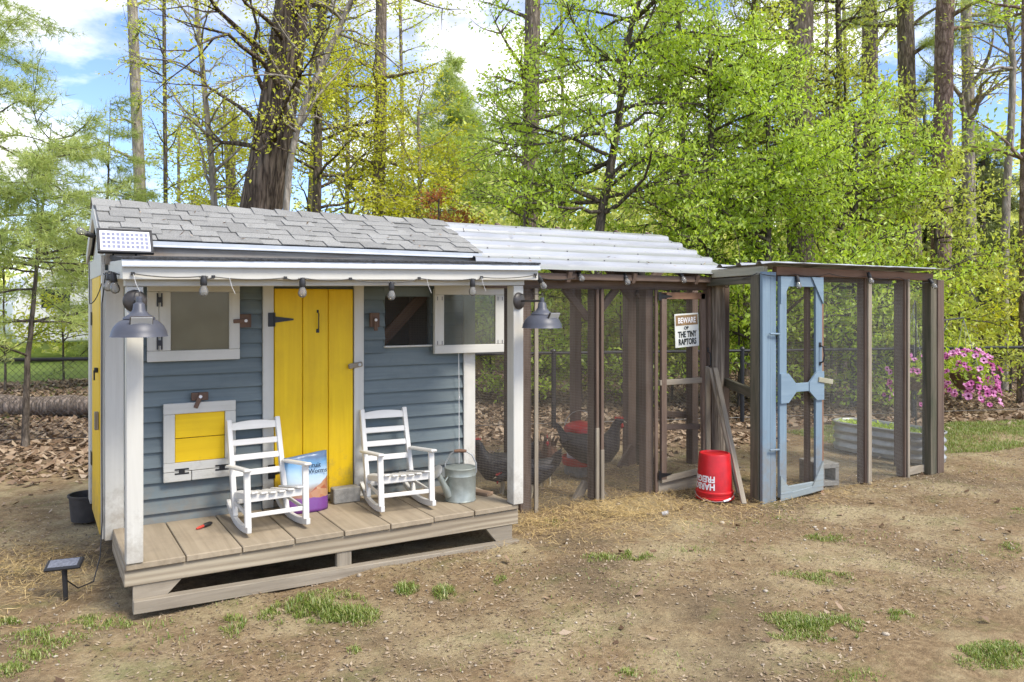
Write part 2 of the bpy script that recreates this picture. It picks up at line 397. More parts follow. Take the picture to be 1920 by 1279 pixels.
M['bark_red'] = mat_bark('reddish_pine_bark', (0.13, 0.085, 0.07), (0.34, 0.25, 0.21), 11, 4, 0.8)
M['bark_dark'] = mat_bark('dark_bark', (0.055, 0.045, 0.036), (0.17, 0.14, 0.11), 16, 4, 0.6)

# ------------------------------------------------------------------ mesh helpers
WORLD = {}          # world matrix of everything linked

def put(o, mw, parent=None):
    col.objects.link(o)
    WORLD[o.name] = mw.copy()
    if parent is not None:
        o.parent = parent
        o.matrix_parent_inverse = Matrix.Identity(4)
        o.matrix_local = WORLD[parent.name].inverted() @ mw
    else:
        o.matrix_world = mw
    return o

def tag(o, label, cat, group=None, kind=None):
    if label: o['label'] = label
    if cat: o['category'] = cat
    if group: o['group'] = group
    if kind: o['kind'] = kind
    return o

def thing(name, label, cat, loc, group=None, rz=0.0):
    e = bpy.data.objects.new(name, None)
    e.empty_display_size = 0.1
    put(e, Matrix.Translation(Vector(loc)) @ Matrix.Rotation(rz, 4, 'Z'))
    return tag(e, label, cat, group)

def mesh_np(name, verts, faces, mat, smooth=False, pick=None):
    """verts (n,3); faces list of (m,k) int arrays"""
    me = bpy.data.meshes.new(name)
    verts = np.ascontiguousarray(verts, dtype=np.float32)
    me.vertices.add(len(verts)); me.vertices.foreach_set('co', verts.ravel())
    if isinstance(faces, np.ndarray): faces = [faces]
    tot = [np.full(len(f), f.shape[1], dtype=np.int32) for f in faces]
    lt = np.concatenate(tot); ls = np.concatenate([[0], np.cumsum(lt)[:-1]]).astype(np.int32)
    li = np.concatenate([f.ravel() for f in faces]).astype(np.int32)
    me.loops.add(len(li)); me.loops.foreach_set('vertex_index', li)
    me.polygons.add(len(lt)); me.polygons.foreach_set('loop_start', ls); me.polygons.foreach_set('loop_total', lt)
    if smooth: me.polygons.foreach_set('use_smooth', np.ones(len(lt), dtype=bool))
    me.update(calc_edges=True)
    if pick is not None:
        at_ = me.attributes.new('pick', 'FLOAT', 'FACE'); at_.data.foreach_set('value', np.asarray(pick, dtype=np.float32))
    me.materials.append(mat)
    return me

class MB:
    """collects shapes for ONE part"""
    def __init__(s): s.v = []; s.f = []
    def add(s, v, f):
        o = len(s.v); s.v += [tuple(p) for p in v]; s.f += [tuple(i + o for i in q) for q in f]
    def cbox(s, c, d, ch=0.003, m=None):
        v, f = cbox_data(d[0], d[1], d[2], ch)
        c = Vector(c)
        s.add([(c + (m @ Vector(p) if m else Vector(p))) for p in v], f)
    def tube(s, pts, rad, seg=8, caps=True):
        v, f = tube_data(pts, rad, seg, caps); s.add(v, f)
    def lathe(s, prof, seg=24, m=None, z0=0):
        v = []; f = []; n = len(prof)
        for i in range(seg):
            a = 2 * math.pi * i / seg
            for r, z in prof: v.append(Vector((r * math.cos(a), r * math.sin(a), z + z0)))
        for i in range(seg):
            j = (i + 1) % seg
            for k in range(n - 1):
                f.append((i * n + k, j * n + k, j * n + k + 1, i * n + k + 1))
        if m: v = [m @ p for p in v]
        s.add(v, f)
    def obj(s, name, mat, parent=None, mw=None, smooth=False, bevel=0):
        me = bpy.data.meshes.new(name); me.from_pydata(s.v, [], s.f); me.update()
        if smooth:
            me.polygons.foreach_set('use_smooth', [True] * len(me.polygons))
        me.materials.append(mat)
        o = bpy.data.objects.new(name, me)
        if smooth == 'auto':
            sharp = [e for e in me.edges]
            try: me.set_sharp_from_angle(angle=R(40))
            except Exception: pass
        # put the origin at the shape's centre so its texture belongs to the piece
        if mw is None:
            cs = [Vector(b) for b in o.bound_box]; c = sum(cs, Vector()) / 8
            me.transform(Matrix.Translation(-c)); mw = Matrix.Translation(c)
        return put(o, mw, parent)

def cbox_data(dx, dy, dz, ch):
    hx, hy, hz = dx / 2, dy / 2, dz / 2
    ch = min(ch, hx * 0.9, hy * 0.9, hz * 0.9)
    v = []; idx = {}
    for sx in (-1, 1):
        for sy in (-1, 1):
            for sz in (-1, 1):
                for ax in range(3):
                    p = [sx * (hx - ch), sy * (hy - ch), sz * (hz - ch)]
                    p[ax] = (sx * hx, sy * hy, sz * hz)[ax]
                    idx[(sx, sy, sz, ax)] = len(v); v.append(tuple(p))
    f = []
    S = (-1, 1)
    for s in S:
        q = [(s, -1, -1, 0), (s, 1, -1, 0), (s, 1, 1, 0), (s, -1, 1, 0)]; f.append([idx[k] for k in (q if s > 0 else q[::-1])])
        q = [(-1, s, -1, 1), (-1, s, 1, 1), (1, s, 1, 1), (1, s, -1, 1)]; f.append([idx[k] for k in (q if s > 0 else q[::-1])])
        q = [(-1, -1, s, 2), (1, -1, s, 2), (1, 1, s, 2), (-1, 1, s, 2)]; f.append([idx[k] for k in (q if s > 0 else q[::-1])])
    def quad(a, b, c, d, nrm):
        q = [idx[a], idx[b], idx[c], idx[d]]
        p = [Vector(v[i]) for i in q]
        if (p[1] - p[0]).cross(p[2] - p[0]).dot(Vector(nrm)) < 0: q.reverse()
        f.append(q)
    for a in S:
        for b in S:
            quad((a, b, -1, 0), (a, b, 1, 0), (a, b, 1, 1), (a, b, -1, 1), (a, b, 0))
            quad((a, -1, b, 0), (a, 1, b, 0), (a, 1, b, 2), (a, -1, b, 2), (a, 0, b))
            quad((-1, a, b, 1), (1, a, b, 1), (1, a, b, 2), (-1, a, b, 2), (0, a, b))
            for c in S:
                t = [idx[(a, b, c, k)] for k in range(3)]
                p = [Vector(v[i]) for i in t]
                if (p[1] - p[0]).cross(p[2] - p[0]).dot(Vector((a, b, c))) < 0: t.reverse()
                f.append(t)
    return v, f

def tube_data(pts, rad, seg=8, caps=True):
    pts = [Vector(p) for p in pts]; n = len(pts)
    if not hasattr(rad, '__len__'): rad = [rad] * n
    v = []; f = []
    t0 = (pts[1] - pts[0]).normalized()
    up = Vector((0, 0, 1)) if abs(t0.z) < 0.9 else Vector((1, 0, 0))
    a = t0.cross(up).normalized()
    for i, p in enumerate(pts):
        t = (pts[min(i + 1, n - 1)] - pts[max(i - 1, 0)])
        if t.length < 1e-9: t = t0
        t.normalize()
        a = (a - t * a.dot(t)).normalized(); b = t.cross(a)
        for k in range(seg):
            an = 2 * math.pi * k / seg
            v.append(p + (a * math.cos(an) + b * math.sin(an)) * rad[i])
    for i in range(n - 1):
        for k in range(seg):
            k2 = (k + 1) % seg
            f.append((i * seg + k, i * seg + k2, (i + 1) * seg + k2, (i + 1) * seg + k))
    if caps:
        f.append(tuple(range(seg))[::-1]); f.append(tuple(range((n - 1) * seg, n * seg)))
    return v, f

_cache = {}
def board(name, p0, p1, w, t, mat, parent=None, face=(0, -1, 0), ch=0.003, kind='box'):
    """a board from p0 to p1 (centre line): w across its face, t through it; face = the way the broad side looks"""
    p0, p1 = Vector(p0), Vector(p1); L = (p1 - p0).length
    x = (p1 - p0).normalized(); nz = Vector(face); nz = (nz - x * nz.dot(x)).normalized(); y = nz.cross(x)
    key = (name, round(L, 4), round(w, 4), round(t, 4), mat.name, kind)
    me = _cache.get(key)
    if me is None:
        if kind == 'box':
            v, f = cbox_data(L, w, t, ch)
        else:   # clapboard: thick at its lower edge
            h = L / 2
            v = [(-h, -w / 2, -t / 2), (h, -w / 2, -t / 2), (h, -w / 2, t / 2), (-h, -w / 2, t / 2),
                 (-h, w / 2, -t / 2), (h, w / 2, -t / 2), (h, w / 2, -t / 2 + 0.004), (-h, w / 2, -t / 2 + 0.004)]
            f = [(0, 1, 5, 4), (3, 7, 6, 2), (0, 3, 2, 1), (4, 5, 6, 7), (0, 4, 7, 3), (1, 2, 6, 5)]
        me = bpy.data.meshes.new(name); me.from_pydata(v, [], f); me.update(); me.materials.append(mat)
        _cache[key] = me
    mw = Matrix((x, y, nz)).transposed().to_4x4(); mw.translation = (p0 + p1) / 2
    return put(bpy.data.objects.new(name, me), mw, parent)

def hboard(name, x0, x1, z0, z1, y, t, mat, parent, ch=0.003):
    return board(name, (x0, y, (z0 + z1) / 2), (x1, y, (z0 + z1) / 2), z1 - z0, t, mat, parent, ch=ch)
def vboard(name, x0, x1, z0, z1, y, t, mat, parent, ch=0.003):
    return board(name, ((x0 + x1) / 2, y, z0), ((x0 + x1) / 2, y, z1), x1 - x0, t, mat, parent, ch=ch)
def prism(name, outline, y0, y1, mat, parent):
    """an outline in x,z given depth along y"""
    n = len(outline); m = MB()
    v = [(x, y0, z) for x, z in outline] + [(x, y1, z) for x, z in outline]
    f = [tuple(range(n)), tuple(range(2 * n - 1, n - 1, -1))] + [(i + n, (i + 1) % n + n, (i + 1) % n, i) for i in range(n)]
    m.add(v, f)
    return m.obj(name, mat, parent)

def wires(P0, P1, r):
    """many straight wires as three-sided rods, one array"""
    P0 = np.asarray(P0, float); P1 = np.asarray(P1, float); n = len(P0)
    d = P1 - P0; d /= np.linalg.norm(d, axis=1)[:, None]
    up = np.where(np.abs(d[:, 2:3]) < 0.9, np.array([[0, 0, 1.0]]), np.array([[1.0, 0, 0]]))
    a = np.cross(d, up); a /= np.linalg.norm(a, axis=1)[:, None]; b = np.cross(d, a)
    V = np.zeros((n, 6, 3))
    for k in range(3):
        an = 2 * math.pi * k / 3; o = (a * math.cos(an) + b * math.sin(an)) * r
        V[:, k] = P0 + o; V[:, 3 + k] = P1 + o
    base = (np.arange(n) * 6)[:, None]
    F = np.concatenate([base + np.array([[k, (k + 1) % 3, 3 + (k + 1) % 3, 3 + k]]) for k in range(3)])
    return V.reshape(-1, 3), F

def wire_panel(origin, du, dv, lu, lv, pitch, r, mat, parent, name='wire_mesh'):
    origin = np.array(origin, float); du = np.array(du, float); dv = np.array(dv, float)
    nrm = np.cross(du, dv); nu = int(lu / pitch); nv = int(lv / pitch)
    us = (np.arange(nu + 1) * pitch)[:, None]; vs = (np.arange(nv + 1) * pitch)[:, None]
    a0 = origin + us * du; a1 = a0 + dv * lv
    b0 = origin + vs * dv + nrm * r * 1.6; b1 = b0 + du * lu
    V, F = wires(np.vstack([a0, b0]), np.vstack([a1, b1]), r)
    o = bpy.data.objects.new(name, mesh_np(name, V, F, mat))
    o['kind'] = 'stuff'
    return put(o, Matrix.Identity(4), parent)

def noise2(x, y, seed=0):
    """cheap smooth value noise for arrays"""
    rs = np.random.default_rng(seed); g = rs.random((64, 64))
    xi = np.floor(x).astype(int); yi = np.floor(y).astype(int); fx = x - xi; fy = y - yi
    fx = fx * fx * (3 - 2 * fx); fy = fy * fy * (3 - 2 * fy)
    q = lambda i, j: g[(xi + i) % 64, (yi + j) % 64]
    return (q(0, 0) * (1 - fx) + q(1, 0) * fx) * (1 - fy) + (q(0, 1) * (1 - fx) + q(1, 1) * fx) * fy

def ground_z(x, y):
    x = np.asarray(x, float); y = np.asarray(y, float)
    z = (noise2(x * 1.1 + 5, y * 1.1, 1) - 0.5) * 0.045 + (noise2(x * 4, y * 4 + 9, 2) - 0.5) * 0.026 + (noise2(x * 9.3, y * 9.3 + 4, 3) - 0.5) * 0.014
    return z - 0.006


# ================================================================== THE SETTING: ground
def mat_ground():
    m, n, l, b = new_mat('yard_ground')
    geo = n.new('ShaderNodeNewGeometry')
    def nz(scale, detail, rough=0.6, w=0):
        t = n.new('ShaderNodeTexNoise'); t.inputs['Scale'].default_value = scale; t.inputs['Detail'].default_value = detail
        t.inputs['Roughness'].default_value = rough
        o = n.new('ShaderNodeVectorMath'); o.operation = 'ADD'; o.inputs[1].default_value = (w, w * 1.7, 0)
        l.new(geo.outputs['Position'], o.inputs[0]); l.new(o.outputs[0], t.inputs['Vector'])
        return t.outputs['Fac']
    def ramp(fac, stops):
        r = n.new('ShaderNodeValToRGB'); e = r.color_ramp.elements
        while len(e) < len(stops): e.new(0.5)
        for i, (p, c) in enumerate(stops): e[i].position = p; e[i].color = c4(c)
        l.new(fac, r.inputs['Fac']); return r.outputs['Color']
    def mix(f, a, bb):
        x = n.new('ShaderNodeMix'); x.data_type = 'RGBA'
        l.new(f, x.inputs['Factor']); l.new(a, x.inputs['A']); l.new(bb, x.inputs['B']); return x.outputs['Result']
    dirt = ramp(nz(22, 9, 0.72), [(0.28, (0.125, 0.086, 0.048)), (0.5, (0.232, 0.164, 0.091)), (0.74, (0.382, 0.290, 0.168))])
    dry = ramp(nz(60, 6, 0.7, 3), [(0.3, (0.251, 0.195, 0.109)), (0.7, (0.474, 0.397, 0.237))])
    dark = ramp(nz(40, 6, 0.7, 7), [(0.3, (0.099, 0.073, 0.044)), (0.7, (0.218, 0.164, 0.099))])
    c = mix(ramp(nz(1.3, 6, 0.65, 11), [(0.46, (0, 0, 0)), (0.62, (1, 1, 1))]), dirt, dry)
    c = mix(ramp(nz(0.9, 6, 0.65, 31), [(0.52, (0, 0, 0)), (0.66, (1.050, 1.050, 1.050))]), c, dark)
    green = ramp(nz(45, 5, 0.7, 5), [(0.3, (0.06, 0.10, 0.02)), (0.7, (0.15, 0.20, 0.05))])
    c = mix(ramp(nz(2.1, 8, 0.75, 17), [(0.53, (0, 0, 0)), (0.70, (0.5, 0.5, 0.5))]), c, green)
    # the woodland floor behind the fence line, and lawn further off on the left
    sp = n.new('ShaderNodeSeparateXYZ'); l.new(geo.outputs['Position'], sp.inputs[0])
    k = n.new('ShaderNodeMath'); k.operation = 'MULTIPLY_ADD'; k.inputs[1].default_value = 0.365; l.new(sp.outputs['X'], k.inputs[0]); l.new(sp.outputs['Y'], k.inputs[2])
    wob = n.new('ShaderNodeMath'); wob.operation = 'MULTIPLY_ADD'; wob.inputs[1].default_value = 1.6; l.new(nz(0.8, 4, 0.6, 2), wob.inputs[0]); l.new(k.outputs[0], wob.inputs[2])
    mr = n.new('ShaderNodeMapRange'); mr.inputs['From Min'].default_value = 9.8; mr.inputs['From Max'].default_value = 10.6; l.new(wob.outputs[0], mr.inputs['Value'])
    forest = ramp(nz(14, 8, 0.75, 23), [(0.3, (0.07, 0.05, 0.035)), (0.52, (0.17, 0.12, 0.08)), (0.72, (0.29, 0.22, 0.155))])
    c = mix(mr.outputs['Result'], c, forest)
    lawn = ramp(nz(6, 6, 0.7, 29), [(0.3, (0.10, 0.15, 0.03)), (0.7, (0.20, 0.26, 0.06))])
    d = n.new('ShaderNodeMath'); d.operation = 'MULTIPLY_ADD'; d.inputs[1].default_value = -0.9; l.new(sp.outputs['X'], d.inputs[0]); l.new(sp.outputs['Y'], d.inputs[2])
    m2 = n.new('ShaderNodeMapRange'); m2.inputs['From Min'].default_value = 12.2; m2.inputs['From Max'].default_value = 13.6; l.new(d.outputs[0], m2.inputs['Value'])
    c = mix(m2.outputs['Result'], c, lawn)
    l.new(c, b.inputs['Base Color'])
    b.inputs['Roughness'].default_value = 0.95; b.inputs['Specular IOR Level'].default_value = 0.15
    bp = n.new('ShaderNodeBump'); bp.inputs['Strength'].default_value = 0.8; bp.inputs['Distance'].default_value = 0.02
    l.new(nz(55, 6, 0.7, 13), bp.inputs['Height']); l.new(bp.outputs['Normal'], b.inputs['Normal'])
    return m

def build_ground():
    xs = np.unique(np.concatenate([np.linspace(-600, -6, 24), np.arange(-6, -2.5, 0.12), np.arange(-2.5, 10, 0.055), np.arange(10, 16, 0.12), np.linspace(16, 600, 24)]))
    ys = np.unique(np.concatenate([np.linspace(-600, -1, 20), np.arange(-1, 2, 0.12), np.arange(2, 6.2, 0.055), np.arange(6.2, 14, 0.12), np.linspace(14, 600, 26)]))
    X, Y = np.meshgrid(xs, ys); Z = ground_z(X, Y)
    V = np.stack([X, Y, Z], -1).reshape(-1, 3); nx, ny = len(xs), len(ys)
    i = (np.arange(ny - 1)[:, None] * nx + np.arange(nx - 1)[None]).ravel()
    F = np.stack([i, i + 1, i + 1 + nx, i + nx], 1)
    o = bpy.data.objects.new('ground', mesh_np('ground', V, F, mat_ground(), smooth=True))
    put(o, Matrix.Identity(4)); o['kind'] = 'structure'
build_ground()

# ================================================================== THE COOP
coop = thing('chicken_coop', 'slate blue clapboard chicken coop with yellow doors and white-trimmed porch', 'chicken coop', (1.6, 5.8, 0))
YW = 5.26                                   # front face of the front wall
X0, X1, YR = 0.372, 2.862, 6.44             # left end, right end, rear wall
RIDGE_Y, RIDGE_Z, EAVE_Y, EAVE_Z = 5.85, 2.272, 5.15, 1.978

# wall panels behind the boards (with the openings left out)
for (a, b_, z0, z1) in [(X0, 2.143, 0.2, 1.9), (2.143, 2.502, 0.2, 1.302), (2.143, 2.502, 1.653, 1.9), (2.502, X1, 0.2, 1.9)]:
    hboard('wall_panel', a, b_, z0, z1, YW + 0.036, 0.02, M['blue'], coop, ch=0.0005)
def gable(x, name='gable_wall'):
    m = MB(); w = 0.02
    o = [(YW + 0.05, 0.2), (YR, 0.2), (YR, 1.93), (RIDGE_Y, RIDGE_Z - 0.05), (YW + 0.05, 1.99)]
    v = [(x, y, z) for y, z in o] + [(x + w, y, z) for y, z in o]; k = len(o)
    m.add(v, [tuple(range(k))[::-1], tuple(range(k, 2 * k))] + [(i, (i + 1) % k, (i + 1) % k + k, i + k) for i in range(k)])
    return m.obj(name, M['white'], coop)
gable(X0 + 0.004); gable(X1 - 0.024)
hboard('rear_wall', X0 + 0.02, X1 - 0.02, 0.2, 1.93, YR - 0.012, 0.02, M['blue'], coop)
board('floor_panel', (X0 + 0.03, 5.86, 0.23), (X1 - 0.03, 5.86, 0.23), 1.1, 0.03, M['brown'], coop, face=(0, 0, 1))
for x in (0.6, 1.6, 2.6):
    board('foundation_block', (x, 5.45, 0.0), (x, 5.45, 0.21), 0.19, 0.19, M['concrete'], coop)
    board('foundation_block', (x, 6.3, 0.0), (x, 6.3, 0.21), 0.19, 0.19, M['concrete'], coop)

# clapboards, every one a piece
EXPO = 0.0938; z = 0.222; row = 0
while z < 1.90:
    segs = [(0.468, 1.291), (1.976, 2.771)]
    if z + EXPO > 1.302 and z < 1.653: segs = [(0.468, 1.291), (1.976, 2.143), (2.502, 2.771)]
    for (a, b_) in segs:
        board('siding_board', (a, YW + 0.012, z + EXPO * 0.54), (b_, YW + 0.012, z + EXPO * 0.54), EXPO * 1.1, 0.022, M['blue'], coop, kind='clap',
              face=(0, -1, 0.0 + 0.09))
    z += EXPO; row += 1

# corner boards, door casing
vboard('corner_board', X0 - 0.004, 0.470, 0.195, 1.80, YW - 0.004, 0.02, M['white'], coop)
board('corner_board', (X0 - 0.009, 5.318, 0.2), (X0 - 0.009, 5.318, 1.84), 0.10, 0.018, M['white'], coop, face=(-1, 0, 0))
vboard('corner_board', 2.768, X1 + 0.004, 0.195, 1.90, YW - 0.004, 0.02, M['white'], coop)
vboard('door_casing', 1.287, 1.357, 0.262, 1.80, YW - 0.006, 0.022, M['white'], coop)
vboard('door_casing', 1.909, 1.979, 0.262, 1.80, YW - 0.006, 0.022, M['white'], coop)
hboard('door_sill', 1.357, 1.909, 0.262, 0.30, YW + 0.004, 0.03, M['grey_wood'], coop)

# yellow plank door
door = hboard('door', 1.362, 1.904, 0.315, 1.70, YW + 0.014, 0.012, M['yellow'], coop)
e0 = 1.362
for w_ in (0.188, 0.176, 0.176):
    vboard('plank', e0 + 0.0015, e0 + w_ - 0.0015, 0.313, 1.702, YW - 0.001, 0.018, M['yellow'], door, ch=0.004); e0 += w_ + 0.0007
def strap_hinge(x, z, parent, s=1):
    m = MB()
    m.cbox((x - 0.012, YW - 0.0195, z), (0.042, 0.006, 0.092), 0.002)
    m.add([(x + 0.012, YW - 0.016, z - 0.021), (x + 0.012, YW - 0.016, z + 0.021), (x + 0.135, YW - 0.016, z + 0.005), (x + 0.135, YW - 0.016, z - 0.005),
           (x + 0.012, YW - 0.0095, z - 0.021), (x + 0.012, YW - 0.0095, z + 0.021), (x + 0.135, YW - 0.0095, z + 0.005), (x + 0.135, YW - 0.0095, z - 0.005)],
          [(0, 1, 2, 3), (4, 7, 6, 5), (0, 3, 7, 4), (1, 5, 6, 2), (3, 2, 6, 7)])
    m.tube([(x + 0.008, YW - 0.022, z - 0.045), (x + 0.008, YW - 0.022, z + 0.045)], 0.006, 8)
    return m.obj('strap_hinge', M['black_metal'], parent)
strap_hinge(1.352, 1.497, door); strap_hinge(1.352, 0.50, door)
m = MB()
m.tube([(1.652, YW - 0.012, 1.545), (1.652, YW - 0.034, 1.535), (1.652, YW - 0.034, 1.435), (1.652, YW - 0.012, 1.425)], 0.004, 8)
m.cbox((1.652, YW - 0.0125, 1.55), (0.014, 0.005, 0.02)); m.cbox((1.652, YW - 0.0125, 1.418), (0.022, 0.005, 0.026))
m.obj('handle', M['black_metal'], door)
lt = board('latch_bar', (1.862, YW - 0.03, 1.168), (1.962, YW - 0.03, 1.184), 0.034, 0.022, M['grey_wood'], door, ch=0.006)
m = MB(); m.tube([(1.938, YW - 0.03, 1.18), (1.938, YW - 0.047, 1.18)], 0.011, 12); m.obj('screw_head', M['galv'], lt)

# left window: hinged frame
def window_frame(parent, x0, x1, z0, z1, y, st, sb, pane_mat, hinge_strip=0.0, yface=-1):
    t = 0.02
    fr = hboard('frame_rail', x0, x1, z0, z0 + sb, y, t, M['white'], parent)
    hboard('frame_rail', x0, x1, z1 - sb, z1, y, t, M['white'], parent)
    if hinge_strip: vboard('hinge_strip', x0, x0 + hinge_strip - 0.002, z0 + sb + 0.001, z1 - sb - 0.001, y, t - 0.001, M['white'], parent)
    vboard('frame_stile', x0 + hinge_strip, x0 + hinge_strip + st, z0 + sb + 0.001, z1 - sb - 0.001, y, t - 0.001, M['white'], parent)
    vboard('frame_stile', x1 - st, x1, z0 + sb + 0.001, z1 - sb - 0.001, y, t - 0.001, M['white'], parent)
    hboard('pane', x0 + hinge_strip + st - 0.006, x1 - st + 0.006, z0 + sb - 0.006, z1 - sb + 0.006, y + 0.004, 0.004, pane_mat, parent, ch=0.0005)
win = vboard('window', 0.66, 1.13, 1.262, 1.73, YW + 0.02, 0.004, M['dark'], coop)
window_frame(win, 0.595, 1.138, 1.247, 1.742, YW - 0.024, 0.066, 0.066, M['pane_dark'], hinge_strip=0.067)
def h_hinge(x, z, parent, horizontal=False):
    m = MB()
    y = YW - 0.0375
    if not horizontal:
        m.cbox((x - 0.012, y, z), (0.009, 0.005, 0.082), 0.001); m.cbox((x + 0.012, y, z), (0.009, 0.005, 0.082), 0.001)
        m.cbox((x, y, z), (0.018, 0.006, 0.034), 0.001)
    else:
        m.cbox((x, y, z - 0.013), (0.082, 0.005, 0.010), 0.001); m.cbox((x, y, z + 0.013), (0.082, 0.005, 0.010), 0.001)
        m.cbox((x, y, z), (0.034, 0.006, 0.020), 0.001)
    return m.obj('hinge', M['black_metal'], parent)
h_hinge(0.664, 1.625, win); h_hinge(0.664, 1.362, win)
def turn_button(x, z, ang, parent, block=(0.075, 0.085)):
    bk = vboard('button_block', x - block[0] / 2, x + block[0] / 2, z - block[1] / 2, z + block[1] / 2, YW - 0.022, 0.02, M['cleat'], parent)
    d = Vector((math.cos(ang), 0, math.sin(ang)))
    p = Vector((x, YW - 0.04, z))
    board('turn_button', p - d * 0.018, p + d * 0.075, 0.026, 0.014, M['cleat'], bk)
    m = MB(); m.tube([(x, YW - 0.046, z), (x, YW - 0.052, z)], 0.010, 12); m.obj('washer', M['white_plastic'], bk)
turn_button(1.172, 1.492, R(182), coop)
turn_button(2.055, 1.488, R(-88), coop, (0.07, 0.10))
turn_button(0.897, 1.022, R(-112), coop, (0.10, 0.05))

# pop door for the hens
pop = vboard('pop_door', 0.70, 1.10, 0.52, 0.975, YW - 0.012, 0.006, M['dark'], coop)
for (a, b_, z0, z1) in [(0.686, 1.112, 0.921, 0.987), (0.686, 1.112, 0.566, 0.62)]:
    hboard('frame_rail', a, b_, z0, z1, YW - 0.026, 0.022, M['white'], pop)
hboard('hinge_rail', 0.686, 0.845, 0.505, 0.563, YW - 0.026, 0.022, M['white'], pop)
hboard('hinge_rail', 0.849, 1.112, 0.505, 0.563, YW - 0.026, 0.022, M['white'], pop)
vboard('frame_stile', 0.686, 0.751, 0.621, 0.920, YW - 0.026, 0.021, M['white'], pop)
vboard('frame_stile', 1.047, 1.112, 0.621, 0.920, YW - 0.026, 0.021, M['white'], pop)
hboard('yellow_board', 0.752, 1.046, 0.770, 0.920, YW - 0.02, 0.012, M['yellow'], pop)
hboard('yellow_board', 0.752, 1.046, 0.621, 0.766, YW - 0.02, 0.012, M['yellow'], pop)
h_hinge(0.79, 0.566, pop, True); h_hinge(1.028, 0.566, pop, True)

# right window: wire over a dark opening, its hinged frame swung fully open over the corner
scr = hboard('screen_window', 2.135, 2.51, 1.289, 1.302, YW + 0.012, 0.05, M['white'], coop)
wire_panel((2.143, YW + 0.006, 1.302), (1, 0, 0), (0, 0, 1), 0.359, 0.351, 0.0127, 0.0009, M['wire_warm'], scr)
board('brace_board', (2.10, 5.62, 1.16), (2.62, 5.62, 1.68), 0.085, 0.035, M['redwood'], scr)
for (a, b_, c, d_) in [(2.143, 2.143, 1.302, 1.653), (2.502, 2.502, 1.302, 1.653)]:
    board('jamb', (a, YW + 0.035, c), (a, YW + 0.035, d_), 0.045, 0.01, M['blue'], scr, face=(1, 0, 0))
sh = vboard('shutter', 2.508, 2.522, 1.235, 1.712, YW - 0.030, 0.02, M['white'], coop)
SHA = R(7)
def shp(x, z, off=0.0):                      # the open frame stands a little off the wall at its free edge
    return Vector((2.508 + x * math.cos(SHA), YW - 0.045 - x * math.sin(SHA) + off, z))
def shboard(n_, a, b_, z0, z1, vert, mat=None, t=0.02, off=0):
    f_ = (-math.sin(SHA), -math.cos(SHA), 0)
    if vert: return board(n_, shp((a + b_) / 2, z0, off), shp((a + b_) / 2, z1, off), b_ - a, t, mat or M['white'], sh, face=f_)
    return board(n_, shp(a, (z0 + z1) / 2, off), shp(b_, (z0 + z1) / 2, off), z1 - z0, t, mat or M['white'], sh, face=f_)
shboard('frame_rail', 0, 0.552, 1.236, 1.298, False); shboard('frame_rail', 0, 0.552, 1.668, 1.735, False)
shboard('frame_stile', 0, 0.072, 1.299, 1.667, True, t=0.019); shboard('frame_stile', 0.48, 0.552, 1.299, 1.667, True, t=0.019)
shboard('pane', 0.066, 0.486, 1.29, 1.675, False, M['pane'], 0.003, 0.002)
for a in (0.02, 0.055, 0.50, 0.535):
    for zz in (1.315, 1.64):
        q = shp(a, zz, -0.011); m = MB(); m.cbox(q, (0.006, 0.003, 0.028), 0.001); m.obj('staple', M['screw'], sh)
# pull cord with a white weight, hanging beside the corner board
m = MB(); m.tube([(2.715, YW - 0.03, 1.24), (2.716, YW - 0.034, 0.9), (2.717, YW - 0.032, 0.36)], 0.0028, 6)
m.tube([(2.716, YW - 0.034, 0.915), (2.716, YW - 0.034, 0.895)], 0.006, 8); m.obj('pull_cord', M['tag_white'], coop)

# side door on the left end
sd = board('side_door', (X0 - 0.012, 5.74, 0.2), (X0 - 0.012, 5.74, 1.77), 0.70, 0.02, M['yellow'], coop, face=(-1, 0, 0))
board('corner_board', (X0 - 0.014, 6.35, 0.2), (X0 - 0.014, 6.35, 1.9), 0.19, 0.024, M['white'], coop, face=(-1, 0, 0))
board('frieze_board', (X0 - 0.012, 5.27, 1.83), (X0 - 0.012, 6.44, 1.83), 0.12, 0.022, M['white'], coop, face=(-1, 0, 0))
for zz in (1.50, 0.55):
    m = MB(); m.cbox((X0 - 0.028, 6.09, zz), (0.006, 0.07, 0.09), 0.001); m.obj('hinge', M['black_metal'], sd)
m = MB(); m.cbox((X0 - 0.034, 5.52, 1.19), (0.02, 0.05, 0.03)); m.tube([(X0 - 0.045, 5.50, 1.19), (X0 - 0.045, 5.49, 1.13)], 0.005); m.obj('latch', M['black_metal'], sd)
board('turn_button', (X0 - 0.036, 5.45, 0.83), (X0 - 0.036, 5.45, 0.94), 0.045, 0.022, M['grey_wood'], sd, face=(-1, 0, 0))

